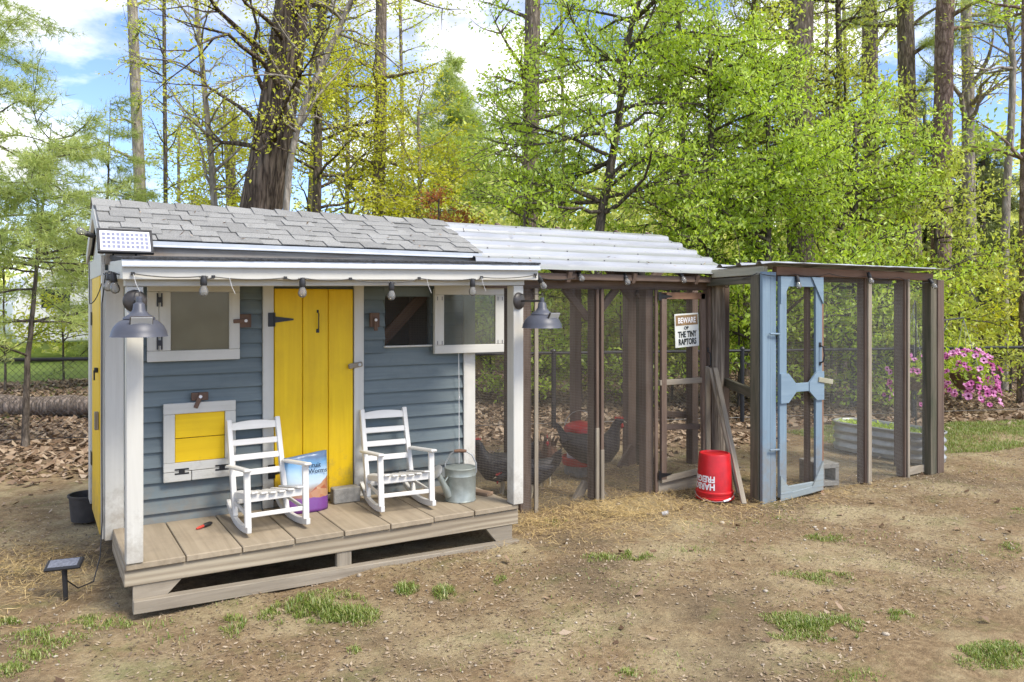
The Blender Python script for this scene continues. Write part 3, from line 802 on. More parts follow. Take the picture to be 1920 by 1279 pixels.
# main roof
RX0, RX1 = 0.345, 2.868
SL = Vector((0, RIDGE_Y - EAVE_Y, RIDGE_Z - EAVE_Z)); SLEN = SL.length; SU = SL.normalized(); SN = Vector((0, -SU.z, SU.y))
def slope_pt(x, s, h=0): return Vector((x, EAVE_Y, EAVE_Z)) + SU * s + SN * h
m = MB()
for sgn in (1, -1):
    a = slope_pt(RX0 + 0.01, 0.005, -0.008); b_ = slope_pt(RX0 + 0.01, SLEN, -0.008)
    c = slope_pt(RX0 + 0.01, SLEN, -0.03); d_ = slope_pt(RX0 + 0.01, 0.005, -0.03)
    pts = [a, b_, c, d_]
    if sgn < 0: pts = [Vector((p.x, 2 * RIDGE_Y - p.y, p.z)) for p in pts]
    v = pts + [Vector((RX1 - 0.01, p.y, p.z)) for p in pts]
    m.add(v, [(0, 1, 2, 3), (7, 6, 5, 4), (0, 4, 5, 1), (1, 5, 6, 2), (2, 6, 7, 3), (3, 7, 4, 0)])
roof = m.obj('roof', M['tar'], coop)
_tabs = {}
def shingle(x0, x1, s0, s1, lift, parent, rear=False):
    w_, L_ = x1 - x0, s1 - s0
    key = (round(w_, 2), round(L_, 3), lift > 0.006)
    if key not in _tabs:
        t = 0.008 if lift > 0.006 else 0.005
        v, f = cbox_data(round(w_, 2) - 0.0035, L_, t, 0.0015)
        me = bpy.data.meshes.new('shingle'); me.from_pydata(v, [], f); me.update(); me.materials.append(M['shingle']); _tabs[key] = me
    tilt = 0.045
    x = Vector((1, 0, 0)); y = (SU - SN * tilt).normalized(); n_ = x.cross(y)
    p = slope_pt((x0 + x1) / 2, (s0 + s1) / 2, 0.003 + lift)
    if rear:
        y = Vector((0, -y.y, y.z)); x = Vector((-1, 0, 0)); n_ = x.cross(y); p = Vector((p.x, 2 * RIDGE_Y - p.y, p.z))
    mw = Matrix((x, y, n_)).transposed().to_4x4(); mw.translation = p + Vector((0, 0, random.uniform(-0.001, 0.001)))
    mw = mw @ Matrix.Rotation(random.uniform(-0.006, 0.006), 4, 'Z') @ Matrix.Rotation(random.uniform(-0.008, 0.008), 4, 'X')
    put(bpy.data.objects.new('shingle', _tabs[key]), mw, parent)
ROWS = 7; EX = (SLEN - 0.02) / ROWS
for r_ in range(ROWS):
    x = RX0 - random.uniform(0, 0.1); up = r_ % 2
    while x < RX1:
        w_ = random.choice((0.12, 0.16, 0.18, 0.22, 0.25)) if up else random.choice((0.09, 0.12, 0.14, 0.17))
        a, b_ = max(x, RX0), min(x + w_, RX1)
        if b_ - a > 0.03:
            s0 = r_ * EX - 0.012 - (0.0 if up else -0.004)
            shingle(a, b_, s0, s0 + EX * 1.35, 0.007 if up else 0.003, roof)
        x += w_; up = not up
m = MB()
for r_ in range(ROWS):
    p = [Vector((q.x, 2 * RIDGE_Y - q.y, q.z)) for q in (slope_pt(RX0, r_ * EX - 0.01, 0.014), slope_pt(RX1, r_ * EX - 0.01, 0.014), slope_pt(RX1, r_ * EX + EX, 0.002), slope_pt(RX0, r_ * EX + EX, 0.002))]
    q = [k - Vector((0, 0, 0.008)) for k in p]
    m.add(p + q, [(3, 2, 1, 0), (4, 5, 6, 7), (0, 1, 5, 4), (1, 2, 6, 5), (3, 0, 4, 7)])
m.obj('rear_shingle_courses', M['shingle'], roof)
ncap = 15; cw = (RX1 - RX0 + 0.02) / ncap
for i in range(ncap):
    a = RX0 - 0.015 + i * cw; b_ = a + cw * 1.12
    m = MB(); h0 = 0.020 + 0.004; h1 = 0.014
    for sgn in (1, -1):
        t_ = [slope_pt(a, SLEN, h0 + 0.003), slope_pt(b_, SLEN, h1), slope_pt(b_, SLEN - 0.125, h1 - 0.004), slope_pt(a, SLEN - 0.125, h0 - 0.006)]
        t_ = [p if sgn > 0 else Vector((p.x, 2 * RIDGE_Y - p.y, p.z)) for p in t_]
        bt = [p - Vector((0, 0, 0.006)) for p in t_]
        f_ = [(0, 3, 2, 1), (4, 5, 6, 7), (3, 7, 6, 2), (0, 4, 7, 3), (1, 2, 6, 5)]
        m.add(t_ + bt, f_ if sgn > 0 else [q[::-1] for q in f_])
    m.obj('ridge_cap', M['shingle'], roof)
# eave trim: pale drip edge, white lip, old board below
m = MB()
def strip(p, q, r_, s_):
    m.add([p, q, r_, s_], [(0, 1, 2, 3)])
E0 = slope_pt(RX0, -0.012, -0.004)
def extr(outline, x0, x1, name, mat, parent, dz1=0.0):
    k = len(outline); mm = MB()
    v = [(x0, y, z) for y, z in outline] + [(x1, y, z + dz1) for y, z in outline]
    mm.add(v, [tuple(range(k)), tuple(range(2 * k - 1, k - 1, -1))] + [(i, i + k, (i + 1) % k + k, (i + 1) % k) for i in range(k)])
    return mm.obj(name, mat, parent)
extr([(5.140, 1.976), (5.146, 1.976), (5.150, 1.948), (5.140, 1.944), (5.128, 1.940), (5.128, 1.946), (5.140, 1.952)][::-1], RX0 + 0.004, RX1 - 0.004, 'drip_edge', M['drip'], roof)
board('eave_board', (RX0 + 0.02, 5.165, 1.887), (RX1 - 0.01, 5.165, 1.887), 0.115, 0.02, M['fascia_old'], coop)
for sgn, x in ((1, RX0 + 0.002), (1, RX1 - 0.002)):
    for rear in (0, 1):
        a = slope_pt(x, 0.0, -0.055); b_ = slope_pt(x, SLEN + 0.01, -0.055)
        if rear: a.y = 2 * RIDGE_Y - a.y; b_.y = 2 * RIDGE_Y - b_.y - 0.001
        board('rake_board', a, b_, 0.085, 0.02, M['white'], coop, face=(-1, 0, 0))

# porch roof: rises a little to the right
TL = 0.036
def pz(x, z): return z + (x - 0.39) / 2.5 * TL
PX0, PX1, PY = 0.385, 2.892, 4.42
m = MB()
o_ = [(PY - 0.022, 1.826), (PY - 0.022, 1.834), (5.16, 1.885), (5.16, 1.86), (PY + 0.02, 1.80)]
proof = extr(o_[::-1], PX0 + 0.003, PX1 - 0.003, 'porch_roof', M['tar'], coop, TL)
m = MB()
xs_ = np.linspace(PX0, PX1, 90)
for i, x in enumerate(xs_[:-1]):
    a = 0.004 + 0.005 * random.random()
    m.cbox((x + 0.014, PY - 0.024, pz(x, 1.833)), (0.031, 0.014, 0.006 + a), 0.001)
m.obj('roofing_edge', M['tar'], proof)
m = MB(); k = [(PY - 0.006, 1.826), (PY - 0.020, 1.826), (PY - 0.026, 1.800), (PY - 0.031, 1.795), (PY - 0.031, 1.788), (PY - 0.006, 1.791)]
extr(k, PX0, PX1, 'porch_drip_edge', M['drip'], proof, TL)
board('porch_fascia', (PX0 + 0.003, PY + 0.004, pz(PX0, 1.757)), (PX1 - 0.003, PY + 0.004, pz(PX1, 1.757)), 0.068, 0.019, M['white'], coop)
board('porch_beam', (0.40, 4.52, pz(.4, 1.728)), (2.83, 4.52, pz(2.83, 1.728)), 0.088, 0.04, M['white'], coop, face=(0, 0, 1)) if False else None
board('porch_beam', (0.405, 4.515, pz(.405, 1.735)), (2.815, 4.515, pz(2.815, 1.735)), 0.09, 0.09, M['white'], coop)
board('porch_ceiling', (1.64, 4.47, 1.805), (1.64, 5.235, 1.865), 2.46, 0.008, M['white'], coop, face=(0, 0.05, -1))
for x in (PX0 + 0.011, PX1 - 0.011):
    board('porch_side_board', (x, PY + 0.016, pz(x, 1.775)), (x, 5.245, pz(x, 1.80)), 0.10, 0.018, M['white'], coop, face=(-1, 0, 0))
for x in np.linspace(0.6, 2.65, 5):
    board('porch_rafter', (x, 4.565, 1.77), (x, 5.24, 1.83), 0.05, 0.036, M['white'], coop, face=(1, 0, 0))

# porch posts
for x0, x1, top in ((0.410, 0.490, 1.69), (2.735, 2.812, 1.722)):
    o = vboard('porch_post', x0 + 0.002, x1 + 0.002, 0.262, top, 4.523, 0.088, M['white'], coop, ch=0.004)

# porch deck
edges = [0.408, 0.700, 0.991, 1.283, 1.575, 1.867, 2.158, 2.450, 2.786]
for i in range(8):
    j = random.uniform(-0.006, 0.004)
    board('deck_plank', ((edges[i] + edges[i + 1]) / 2, 4.492 + j, 0.2435), ((edges[i] + edges[i + 1]) / 2, YW - 0.012, 0.2435), edges[i + 1] - edges[i] - 0.006, 0.033, M['deck'], coop, face=(0, 0, 1), ch=0.004)
board('deck_rim', (0.405, 4.524, 0.188), (2.790, 4.524, 0.174), 0.098, 0.036, M['rim'], coop, ch=0.004)
board('deck_rim', (0.424, 4.545, 0.187), (0.424, 5.235, 0.187), 0.098, 0.036, M['rim'], coop, face=(-1, 0, 0), ch=0.004)
board('deck_rim', (2.770, 4.545, 0.175), (2.770, 5.235, 0.175), 0.098, 0.036, M['rim'], coop, face=(1, 0, 0), ch=0.004)
for x in (0.99, 1.58, 2.16):
    board('deck_joist', (x, 4.545, 0.18), (x, 5.235, 0.18), 0.09, 0.036, M['rim'], coop, face=(1, 0, 0))
board('deck_leg', (1.582, 4.535, 0.02), (1.582, 4.535, 0.134), 0.09, 0.04, M['grey_wood'], coop)
prism('deck_brace', [(0.447, 0.03), (0.575, 0.03), (0.685, 0.138), (0.447, 0.138)][::-1], 4.514, 4.552, M['grey_wood'], coop)
prism('deck_brace', [(2.64, 0.01), (2.745, 0.01), (2.745, 0.124), (2.545, 0.124)][::-1], 4.514, 4.552, M['grey_wood'], coop)
board('deck_skid', (0.445, 4.505, 0.034), (2.775, 4.495, -0.006), 0.066, 0.06, M['grey_wood'], coop)
board('deck_skid', (0.445, 5.2, 0.012), (2.775, 5.2, 0.016), 0.064, 0.06, M['grey_wood'], coop)

# ================================================================== THE COVERED RUN
run = thing('chicken_run', 'brown timber chicken run with wire mesh under white corrugated metal roof', 'chicken run', (4.1, 5.6, 0))
YF = 5.10
EY, EZ, TY, TZ = 4.95, 1.862, 5.93, 2.262
def run_roof_z(y): return EZ + (y - EY) / (TY - EY) * (TZ - EZ)
def corrugated(x0, x1, y0, z0, y1, z1, ribs, amp, parent, name='roof_sheet', wob=0.0012, screws=True, seed=3):
    d = Vector((0, y1 - y0, z1 - z0)); L_ = d.length; d.normalize(); nrm = Vector((0, -d.z, d.y))
    prof = []
    per = L_ / ribs
    for i in range(ribs):
        s = i * per
        prof += [(s, 0), (s + per * 0.62, 0.0), (s + per * 0.70, amp), (s + per * 0.86, amp), (s + per * 0.94, 0.0)]
    prof.append((L_, 0))
    nx = 28; rs = np.random.default_rng(seed); wv = rs.normal(0, wob, (nx + 1,)); V = []; F = []
    k = len(prof)
    for i in range(nx + 1):
        x = x0 + (x1 - x0) * i / nx
        for s, h in prof:
            p = Vector((x, y0, z0)) + d * s + nrm * (h + wv[i] * math.sin(s * 9 + i))
            V.append(p)
    for i in range(nx + 1):
        for s, h in prof:
            pass
    for i in range(nx):
        for j in range(k - 1):
            a = i * k + j; F.append((a, a + k, a + k + 1, a + 1))
    mm = MB(); mm.add(V, F)
    o = mm.obj(name, M['sheet'], parent)
    so = o.modifiers.new('thickness', 'SOLIDIFY'); so.thickness = 0.0022; so.offset = -1
    if screws:
        for i in range(ribs):
            for x in np.arange(x0 + 0.12 + 0.1 * (i % 2), x1 - 0.05, 0.36 if i in (0, ribs - 1) else 0.75):
                p = Vector((x, y0, z0)) + d * (per * (i + 0.78)) + nrm * (amp + 0.003)
                mm = MB(); mm.tube([p - nrm * 0.004, p + nrm * 0.004], 0.0065, 6); mm.obj('roof_screw', M['screw'], o)
    return o
corrugated(2.775, 5.372, EY, EZ, TY, TZ, 5, 0.026, run)
board('ridge_trim', (2.90, TY + 0.012, TZ + 0.012), (5.38, TY + 0.012, TZ + 0.012), 0.06, 0.012, M['sheet'], run, face=(0, -0.4, 1))
YB = 6.12
for x in (2.95, 3.55, 4.2, 4.9, 5.3):
    board('rafter', (x, EY + 0.03, EZ - 0.055), (x, YB, run_roof_z(YB) - 0.055), 0.088, 0.038, M['brown'], run, face=(1, 0, 0))
for y in (5.3, 5.75):
    board('purlin', (2.9, y, run_roof_z(y) - 0.03), (5.36, y, run_roof_z(y) - 0.03), 0.09, 0.036, M['brown'], run, face=(0, -0.4, 0.92))
board('front_beam', (2.88, YF + 0.03, 1.772), (5.40, YF + 0.03, 1.772), 0.105, 0.05, M['brown'], run)
board('eave_board', (2.90, EY + 0.055, 1.812), (5.36, EY + 0.055, 1.812), 0.05, 0.03, M['brown'], run)
board('rear_beam', (2.88, YB, 2.13), (5.45, YB, 2.13), 0.12, 0.05, M['brown'], run)
def post(parent, x, y, z1, w=0.09, d_=0.09, mat=None, name='post', z0=-0.03):
    return board(name, (x, y, z0), (x, y, z1), w, d_, mat or M['brown'], parent)
post(run, 3.235, YF + 0.06, 1.73, 0.095); post(run, 3.925, YF + 0.06, 1.73, 0.075); post(run, 4.478, YF + 0.06, 1.73, 0.085)
# corner posts by the leaning planks: a weathered pole and a square post
pole_pts = [(5.235 + 0.006 * math.sin(k), 5.075, -0.03 + k * 0.19) for k in range(11)]
m = MB(); m.tube(pole_pts, [0.066 - 0.0008 * k for k in range(11)], 18); m.obj('round_pole', mat_bark('stripped_pole', (0.13, 0.105, 0.08), (0.33, 0.28, 0.22), 22, 1.2, 0.4), run, smooth='auto')
post(run, 5.355, YF + 0.03, 1.85, 0.088)
# rear posts
for x, w_ in ((2.93, 0.09), (3.7, 0.08), (4.43, 0.075), (5.09, 0.10), (5.22, 0.085), (5.70, 0.08)):
    post(run, x, YB + (0.0 if x < 5.5 else -0.25), 2.12 if x < 5.5 else 1.8, w_, mat=M['mossy'] if abs(x - 5.22) < 0.01 else M['brown'])
for (a, b_) in (((4.72, 1.99), (5.06, 1.66)), ((5.48, 1.99), (5.14, 1.66))):
    board('knee_brace', (a[0], YB - 0.07, a[1]), (b_[0], YB - 0.07, b_[1]), 0.085, 0.036, M['brown'], run)
for (a, b_) in (((3.66, 1.73), (3.90, 1.48)), ((4.20, 1.73), (3.96, 1.48)), ((3.40, 1.73), (3.27, 1.58))):
    board('knee_brace', (a[0], YF + 0.115, a[1]), (b_[0], YF + 0.115, b_[1]), 0.06, 0.036, M['brown'], run)
for (a, b_) in (((4.90, 0.0), (5.07, 0.20)), ((5.36, 0.0), (5.16, 0.22))):
    board('foot_brace', (a[0], YB - 0.07, a[1]), (b_[0], YB - 0.07, b_[1]), 0.05, 0.036, M['brown'], run)
for (a, b_) in (((3.76, -0.02), (3.885, 0.14)), ((4.08, -0.02), (3.97, 0.12))):
    board('foot_brace', (a[0], YF + 0.12, a[1]), (b_[0], YF + 0.12, b_[1]), 0.07, 0.036, M['grey_wood'], run)
board('rear_rail', (5.27, YB, 0.50), (5.72, YB - 0.2, 0.47), 0.06, 0.036, M['brown'], run)
# battens holding the wire in front of the posts
for x, w_ in ((3.310, 0.034), (3.898, 0.028), (3.948, 0.030), (4.525, 0.034)):
    vboard('batten_or_lit_edge', x - w_ / 2, x + w_ / 2, -0.02, 1.72, YF - 0.012, 0.018, M['grey_wood'] if x < 3.5 else M['brown'], run)
board('lower_batten', (3.898, YF - 0.013, -0.02), (3.898, YF - 0.013, 0.60), 0.031, 0.022, M['grey_wood'], run)
board('lower_batten', (3.948, YF - 0.013, -0.02), (3.948, YF - 0.013, 0.42), 0.033, 0.022, M['grey_wood'], run)
wire_panel((2.87, 5.24, 0.0), (1, 0, 0), (0, 0, 1), 0.34, 1.74, 0.0127, 0.0010, M['wire_warm'], run)
wire_panel((3.20, YF, 0.0), (1, 0, 0), (0, 0, 1), 1.35, 1.74, 0.0127, 0.0010, M['wire_warm'], run)
wire_panel((2.90, YB + 0.03, 0.0), (1, 0, 0), (0, 0, 1), 2.55, 2.1, 0.0254, 0.0005, M['wire_warm'], run)
wire_panel((5.40, YF + 0.05, 0.0), (0, 1, 0), (0, 0, 1), 0.95, 1.75, 0.0254, 0.0005, M['wire_warm'], run)
# wire door
rd = hboard('run_door', 4.558, 5.09, 0.905, 0.952, YF - 0.015, 0.03, M['grey_wood'], run)
vboard('stile', 4.572, 4.630, 0.10, 1.695, YF - 0.016, 0.032, M['brown'], rd)
board('stile', (5.055, YF - 0.016, 1.695), (5.085, YF - 0.016, 0.07), 0.055, 0.032, M['brown'], rd)
board('stile_cover', (5.098, YF - 0.035, 1.05), (5.112, YF - 0.035, 0.08), 0.05, 0.02, M['grey_wood'], rd)
hboard('rail', 4.572, 5.08, 1.640, 1.70, YF - 0.017, 0.030, M['redwood'], rd)
board('rail', (4.575, YF - 0.017, 0.10), (5.10, YF - 0.017, 0.135), 0.05, 0.03, M['grey_wood'], rd)
board('inner_brace', (4.60, YF + 0.02, 0.545), (5.06, YF + 0.02, 0.515), 0.05, 0.025, M['brown'], rd)
wire_panel((4.60, YF - 0.002, 0.11), (1, 0, 0), (0, 0, 1), 0.48, 1.56, 0.0127, 0.0006, M['wire_warm'], rd)
for zz in (1.665, 0.145):
    m = MB(); m.cbox((4.548, YF - 0.034, zz), (0.035, 0.005, 0.075), 0.001)
    m.add([(4.565, YF - 0.036, zz - 0.02), (4.565, YF - 0.036, zz + 0.02), (4.685, YF - 0.036, zz + 0.004), (4.685, YF - 0.036, zz - 0.004)], [(0, 3, 2, 1)])
    m.obj('hinge', M['black_metal'], rd)
m = MB(); m.tube([(5.10, YF - 0.032, 1.185), (5.11, YF - 0.062, 1.165), (5.112, YF - 0.062, 1.06), (5.112, YF - 0.032, 1.04)], 0.006, 8); m.cbox((5.11, YF - 0.035, 1.20), (0.02, 0.01, 0.03)); m.obj('handle', M['black_metal'], rd)
board('threshold', (4.56, YF + 0.01, 0.035), (5.12, YF + 0.01, 0.035), 0.11, 0.03, M['grey_wood'], run)
vboard('door_post', 5.128, 5.158, -0.02, 1.74, YF + 0.01, 0.07, M['brown'], run)

# ================================================================== THE PEN WITH THE PALE BLUE DOOR
pen = thing('wire_pen', 'flat-roofed wire mesh pen with pale blue screen door and brown posts', 'animal pen', (6.2, 4.8, 0))
YP = 4.40
def penx(u, y=YP): return at(u, 700, y=y).x
corrugated(5.03, 7.49, 4.26, 1.932, 4.90, 1.912, 3, 0.022, pen, screws=False, seed=8, wob=0.002)
# bring the sheet's right end down a touch
board('front_beam', (5.19, YP, 1.872), (7.40, YP, 1.858), 0.07, 0.045, M['redwood'], pen)
board('rear_beam', (5.12, 4.86, 1.85), (7.45, 4.86, 1.84), 0.075, 0.045, M['brown'], pen)
board('end_rafter', (5.085, 4.40, 1.875), (5.085, 4.98, 1.862), 0.07, 0.045, M['pale_wood'], pen, face=(-1, 0, 0))
board('under_rafter', (5.085, 4.45, 1.80), (5.085, 5.04, 1.785), 0.06, 0.045, M['mossy'], pen, face=(-1, 0, 0))
for x in (5.8, 6.4, 7.0, 7.4):
    board('rafter', (x, 4.43, 1.878), (x, 4.835, 1.864), 0.06, 0.036, M['brown'], pen, face=(-1, 0, 0))
vboard('blue_post', 5.018, 5.110, -0.02, 1.86, YP - 0.01, 0.03, M['pale_blue'], pen)
vboard('blue_post', 5.113, 5.186, -0.02, 1.86, YP - 0.005, 0.03, M['pale_blue'], pen)
board('post', (5.055, YP + 0.055, -0.02), (5.055, YP + 0.055, 1.84), 0.09, 0.088, M['mossy'], pen)
board('side_rail', (5.06, 4.50, 0.86), (5.32, 5.06, 0.90), 0.075, 0.04, M['mossy'], pen, face=(-1, 0, 0))
for x in (6.395, 6.985):
    board('post', (x, YP + 0.035, -0.03), (x, YP + 0.035, 1.83), 0.09, 0.042, M['brown'], pen, face=(-1, 0, 0))
board('batten_or_lit_edge', (6.412, YP - 0.02, -0.03), (6.412, YP - 0.02, 1.83), 0.05, 0.018, M['grey_wood'], pen)  # added paler strips paint the lit narrow front faces of both posts
board('batten_or_lit_edge', (6.998, YP - 0.02, -0.03), (6.998, YP - 0.02, 1.83), 0.03, 0.018, M['grey_wood'], pen)
board('end_post', (7.355, YP - 0.01, -0.03), (7.355, YP - 0.01, 1.84), 0.095, 0.09, M['mossy'], pen)
board('end_post', (7.466, YP - 0.015, -0.03), (7.466, YP - 0.015, 1.83), 0.105, 0.09, M['brown'], pen)
for x, y in ((5.62, 4.86), (7.44, 4.755)):
    board('rear_post', (x, y, -0.03), (x, y, 1.81), 0.07, 0.07, M['brown'], pen)
board('inner_post', (5.655, YP + 0.05, -0.03), (5.655, YP + 0.05, 1.83), 0.04, 0.04, M['brown'], pen)
board('ground_board', (7.05, YP + 0.02, 0.02), (7.30, YP + 0.02, 0.025), 0.07, 0.03, M['grey_wood'], pen)
vboard('jamb', 5.738, 5.776, -0.02, 1.84, YP, 0.05, M['redwood'], pen)
wire_panel((5.77, YP + 0.012, 0.0), (1, 0, 0), (0, 0, 1), 1.6, 1.84, 0.0127, 0.0006, M['wire_pale'], pen)
wire_panel((7.43, YP + 0.05, 0.0), (0, 1, 0), (0, 0, 1), 0.32, 1.83, 0.0127, 0.0005, M['wire_pale'], pen)
wire_panel((5.60, 4.91, 0.0), (1, 0, 0), (0, 0, 1), 1.85, 1.83, 0.0254, 0.0005, M['wire_pale'], pen)
# the screen door
YD = YP - 0.03
bd = vboard('screen_door', 5.200, 5.285, 0.02, 1.825, YD, 0.026, M['pale_blue'], pen)
vboard('stile', 5.650, 5.732, 0.02, 1.825, YD, 0.026, M['pale_blue'], bd)
hboard('top_rail', 5.286, 5.649, 1.742, 1.825, YD, 0.025, M['pale_blue'], bd)
board('bottom_rail', (5.286, YD, 0.055), (5.649, YD, 0.055), 0.095, 0.025, M['worn_blue'], bd)
board('bottom_skirt', (5.20, YD - 0.018, 0.02), (5.735, YD - 0.018, 0.05), 0.055, 0.012, M['worn_blue'], bd)
y0_, y1_ = YD - 0.026, YD - 0.0135
prism('gusset', [(5.200, 1.824), (5.200, 1.60), (5.345, 1.824)], y0_, y1_, M['pale_blue'], bd)
prism('gusset', [(5.732, 1.824), (5.585, 1.824), (5.732, 1.60)], y0_, y1_, M['pale_blue'], bd)
prism('gusset', [(5.200, 0.05), (5.345, 0.05), (5.200, 0.20)], y0_, y1_, M['worn_blue'], bd)
prism('gusset', [(5.732, 0.06), (5.732, 0.27), (5.59, 0.06)], y0_, y1_, M['worn_blue'], bd)
prism('centre_plate', [(5.197, 0.79), (5.290, 0.79), (5.380, 0.872), (5.380, 0.945), (5.290, 1.03), (5.197, 1.03)], y0_ - 0.004, y1_, M['pale_blue'], bd)
prism('centre_plate', [(5.735, 0.79), (5.735, 1.03), (5.645, 1.03), (5.548, 0.945), (5.548, 0.872), (5.645, 0.79)], y0_ - 0.004, y1_, M['pale_blue'], bd)
hboard('centre_rail', 5.382, 5.546, 0.872, 0.945, YD - 0.018, 0.014, M['pale_blue'], bd)
wire_panel((5.275, YD + 0.016, 0.06), (1, 0, 0), (0, 0, 1), 0.38, 1.73, 0.0127, 0.0007, M['wire_warm'], bd)
m = MB(); m.tube([(5.70, YD - 0.016, 1.25), (5.705, YD - 0.045, 1.235), (5.71, YD - 0.05, 1.17), (5.705, YD - 0.045, 1.115), (5.70, YD - 0.016, 1.10)], 0.007, 8)
m.cbox((5.70, YD - 0.0165, 1.255), (0.03, 0.006, 0.04)); m.cbox((5.70, YD - 0.0165, 1.095), (0.026, 0.006, 0.03)); m.obj('handle', M['black_metal'], bd)
board('turn_button', (5.655, YD - 0.032, 0.965), (5.84, YD - 0.032, 0.935), 0.042, 0.018, M['pale_wood'], bd)
for zz in (1.36, 0.42):
    m = MB(); m.tube([(5.08, YD - 0.017, zz), (5.19, YD - 0.017, zz - 0.004)], 0.008, 8); m.tube([(5.192, YD - 0.018, zz - 0.035), (5.192, YD - 0.018, zz + 0.035)], 0.009, 8); m.obj('hinge', M['pale_blue'], bd)

# ================================================================== CHAIN LINK FENCE
FA, FB = Vector((-3.6, 11.78, 0)), Vector((15.4, 4.85, 0))
FD = (FB - FA).normalized(); FLEN = (FB - FA).length; FH = 0.97
fence = thing('chain_link_fence', 'low black chain link fence behind coop and run', 'fence', FA)
m = MB(); m.tube([FA + Vector((0, 0, FH)), FB + Vector((0, 0, FH))], 0.021, 10); m.obj('top_rail', M['black_rail'], fence)
m = MB(); m.tube([FA + Vector((0, 0, 0.07)), FB + Vector((0, 0, 0.07))], 0.005, 6); m.obj('tension_wire', M['black_rail'], fence)
t1395 = (at(1395, 658, z=FH) - FA).to_2d().dot(FD.to_2d())
k = -4
for k in range(-5, 5):
    t = t1395 + k * 2.62
    if 0.0 < t < FLEN:
        p = FA + FD * t; m = MB(); m.tube([p + Vector((0, 0, -0.1)), p + Vector((0, 0, FH + 0.02))], 0.03, 12)
        m.lathe([(0.036, 0), (0.036, 0.02), (0.02, 0.04), (0.0, 0.045)], 12, Matrix.Translation(p + Vector((0, 0, FH + 0.01)))); m.obj('post', M['black_rail'], fence)
def chain_link():
    pit = 0.072; h = FH - 0.08; nrm = np.array([-FD.y, FD.x, 0]); fd = np.array(FD); a = np.array(FA)
    ts = np.arange(-h, FLEN, pit); P0 = []; P1 = []
    for s in (1, -1):
        for t in ts:
            if s > 0: b0, b1, z0, z1 = t, t + h, 0.08, FH
            else: b0, b1, z0, z1 = t + h, t, 0.08, FH
            P0.append(a + fd * b0 + nrm * (0.022 + 0.003 * s) + np.array([0, 0, z0])); P1.append(a + fd * b1 + nrm * (0.022 + 0.003 * s) + np.array([0, 0, z1]))
    V, F = wires(P0, P1, 0.0019)
    o = bpy.data.objects.new('chain_link', mesh_np('chain_link', V, F, M['black_rail'])); o['kind'] = 'stuff'
    put(o, Matrix.Identity(4), fence)
chain_link()

# ================================================================== THINGS ON AND AROUND THE PORCH
DZ = 0.2605      # top of the deck

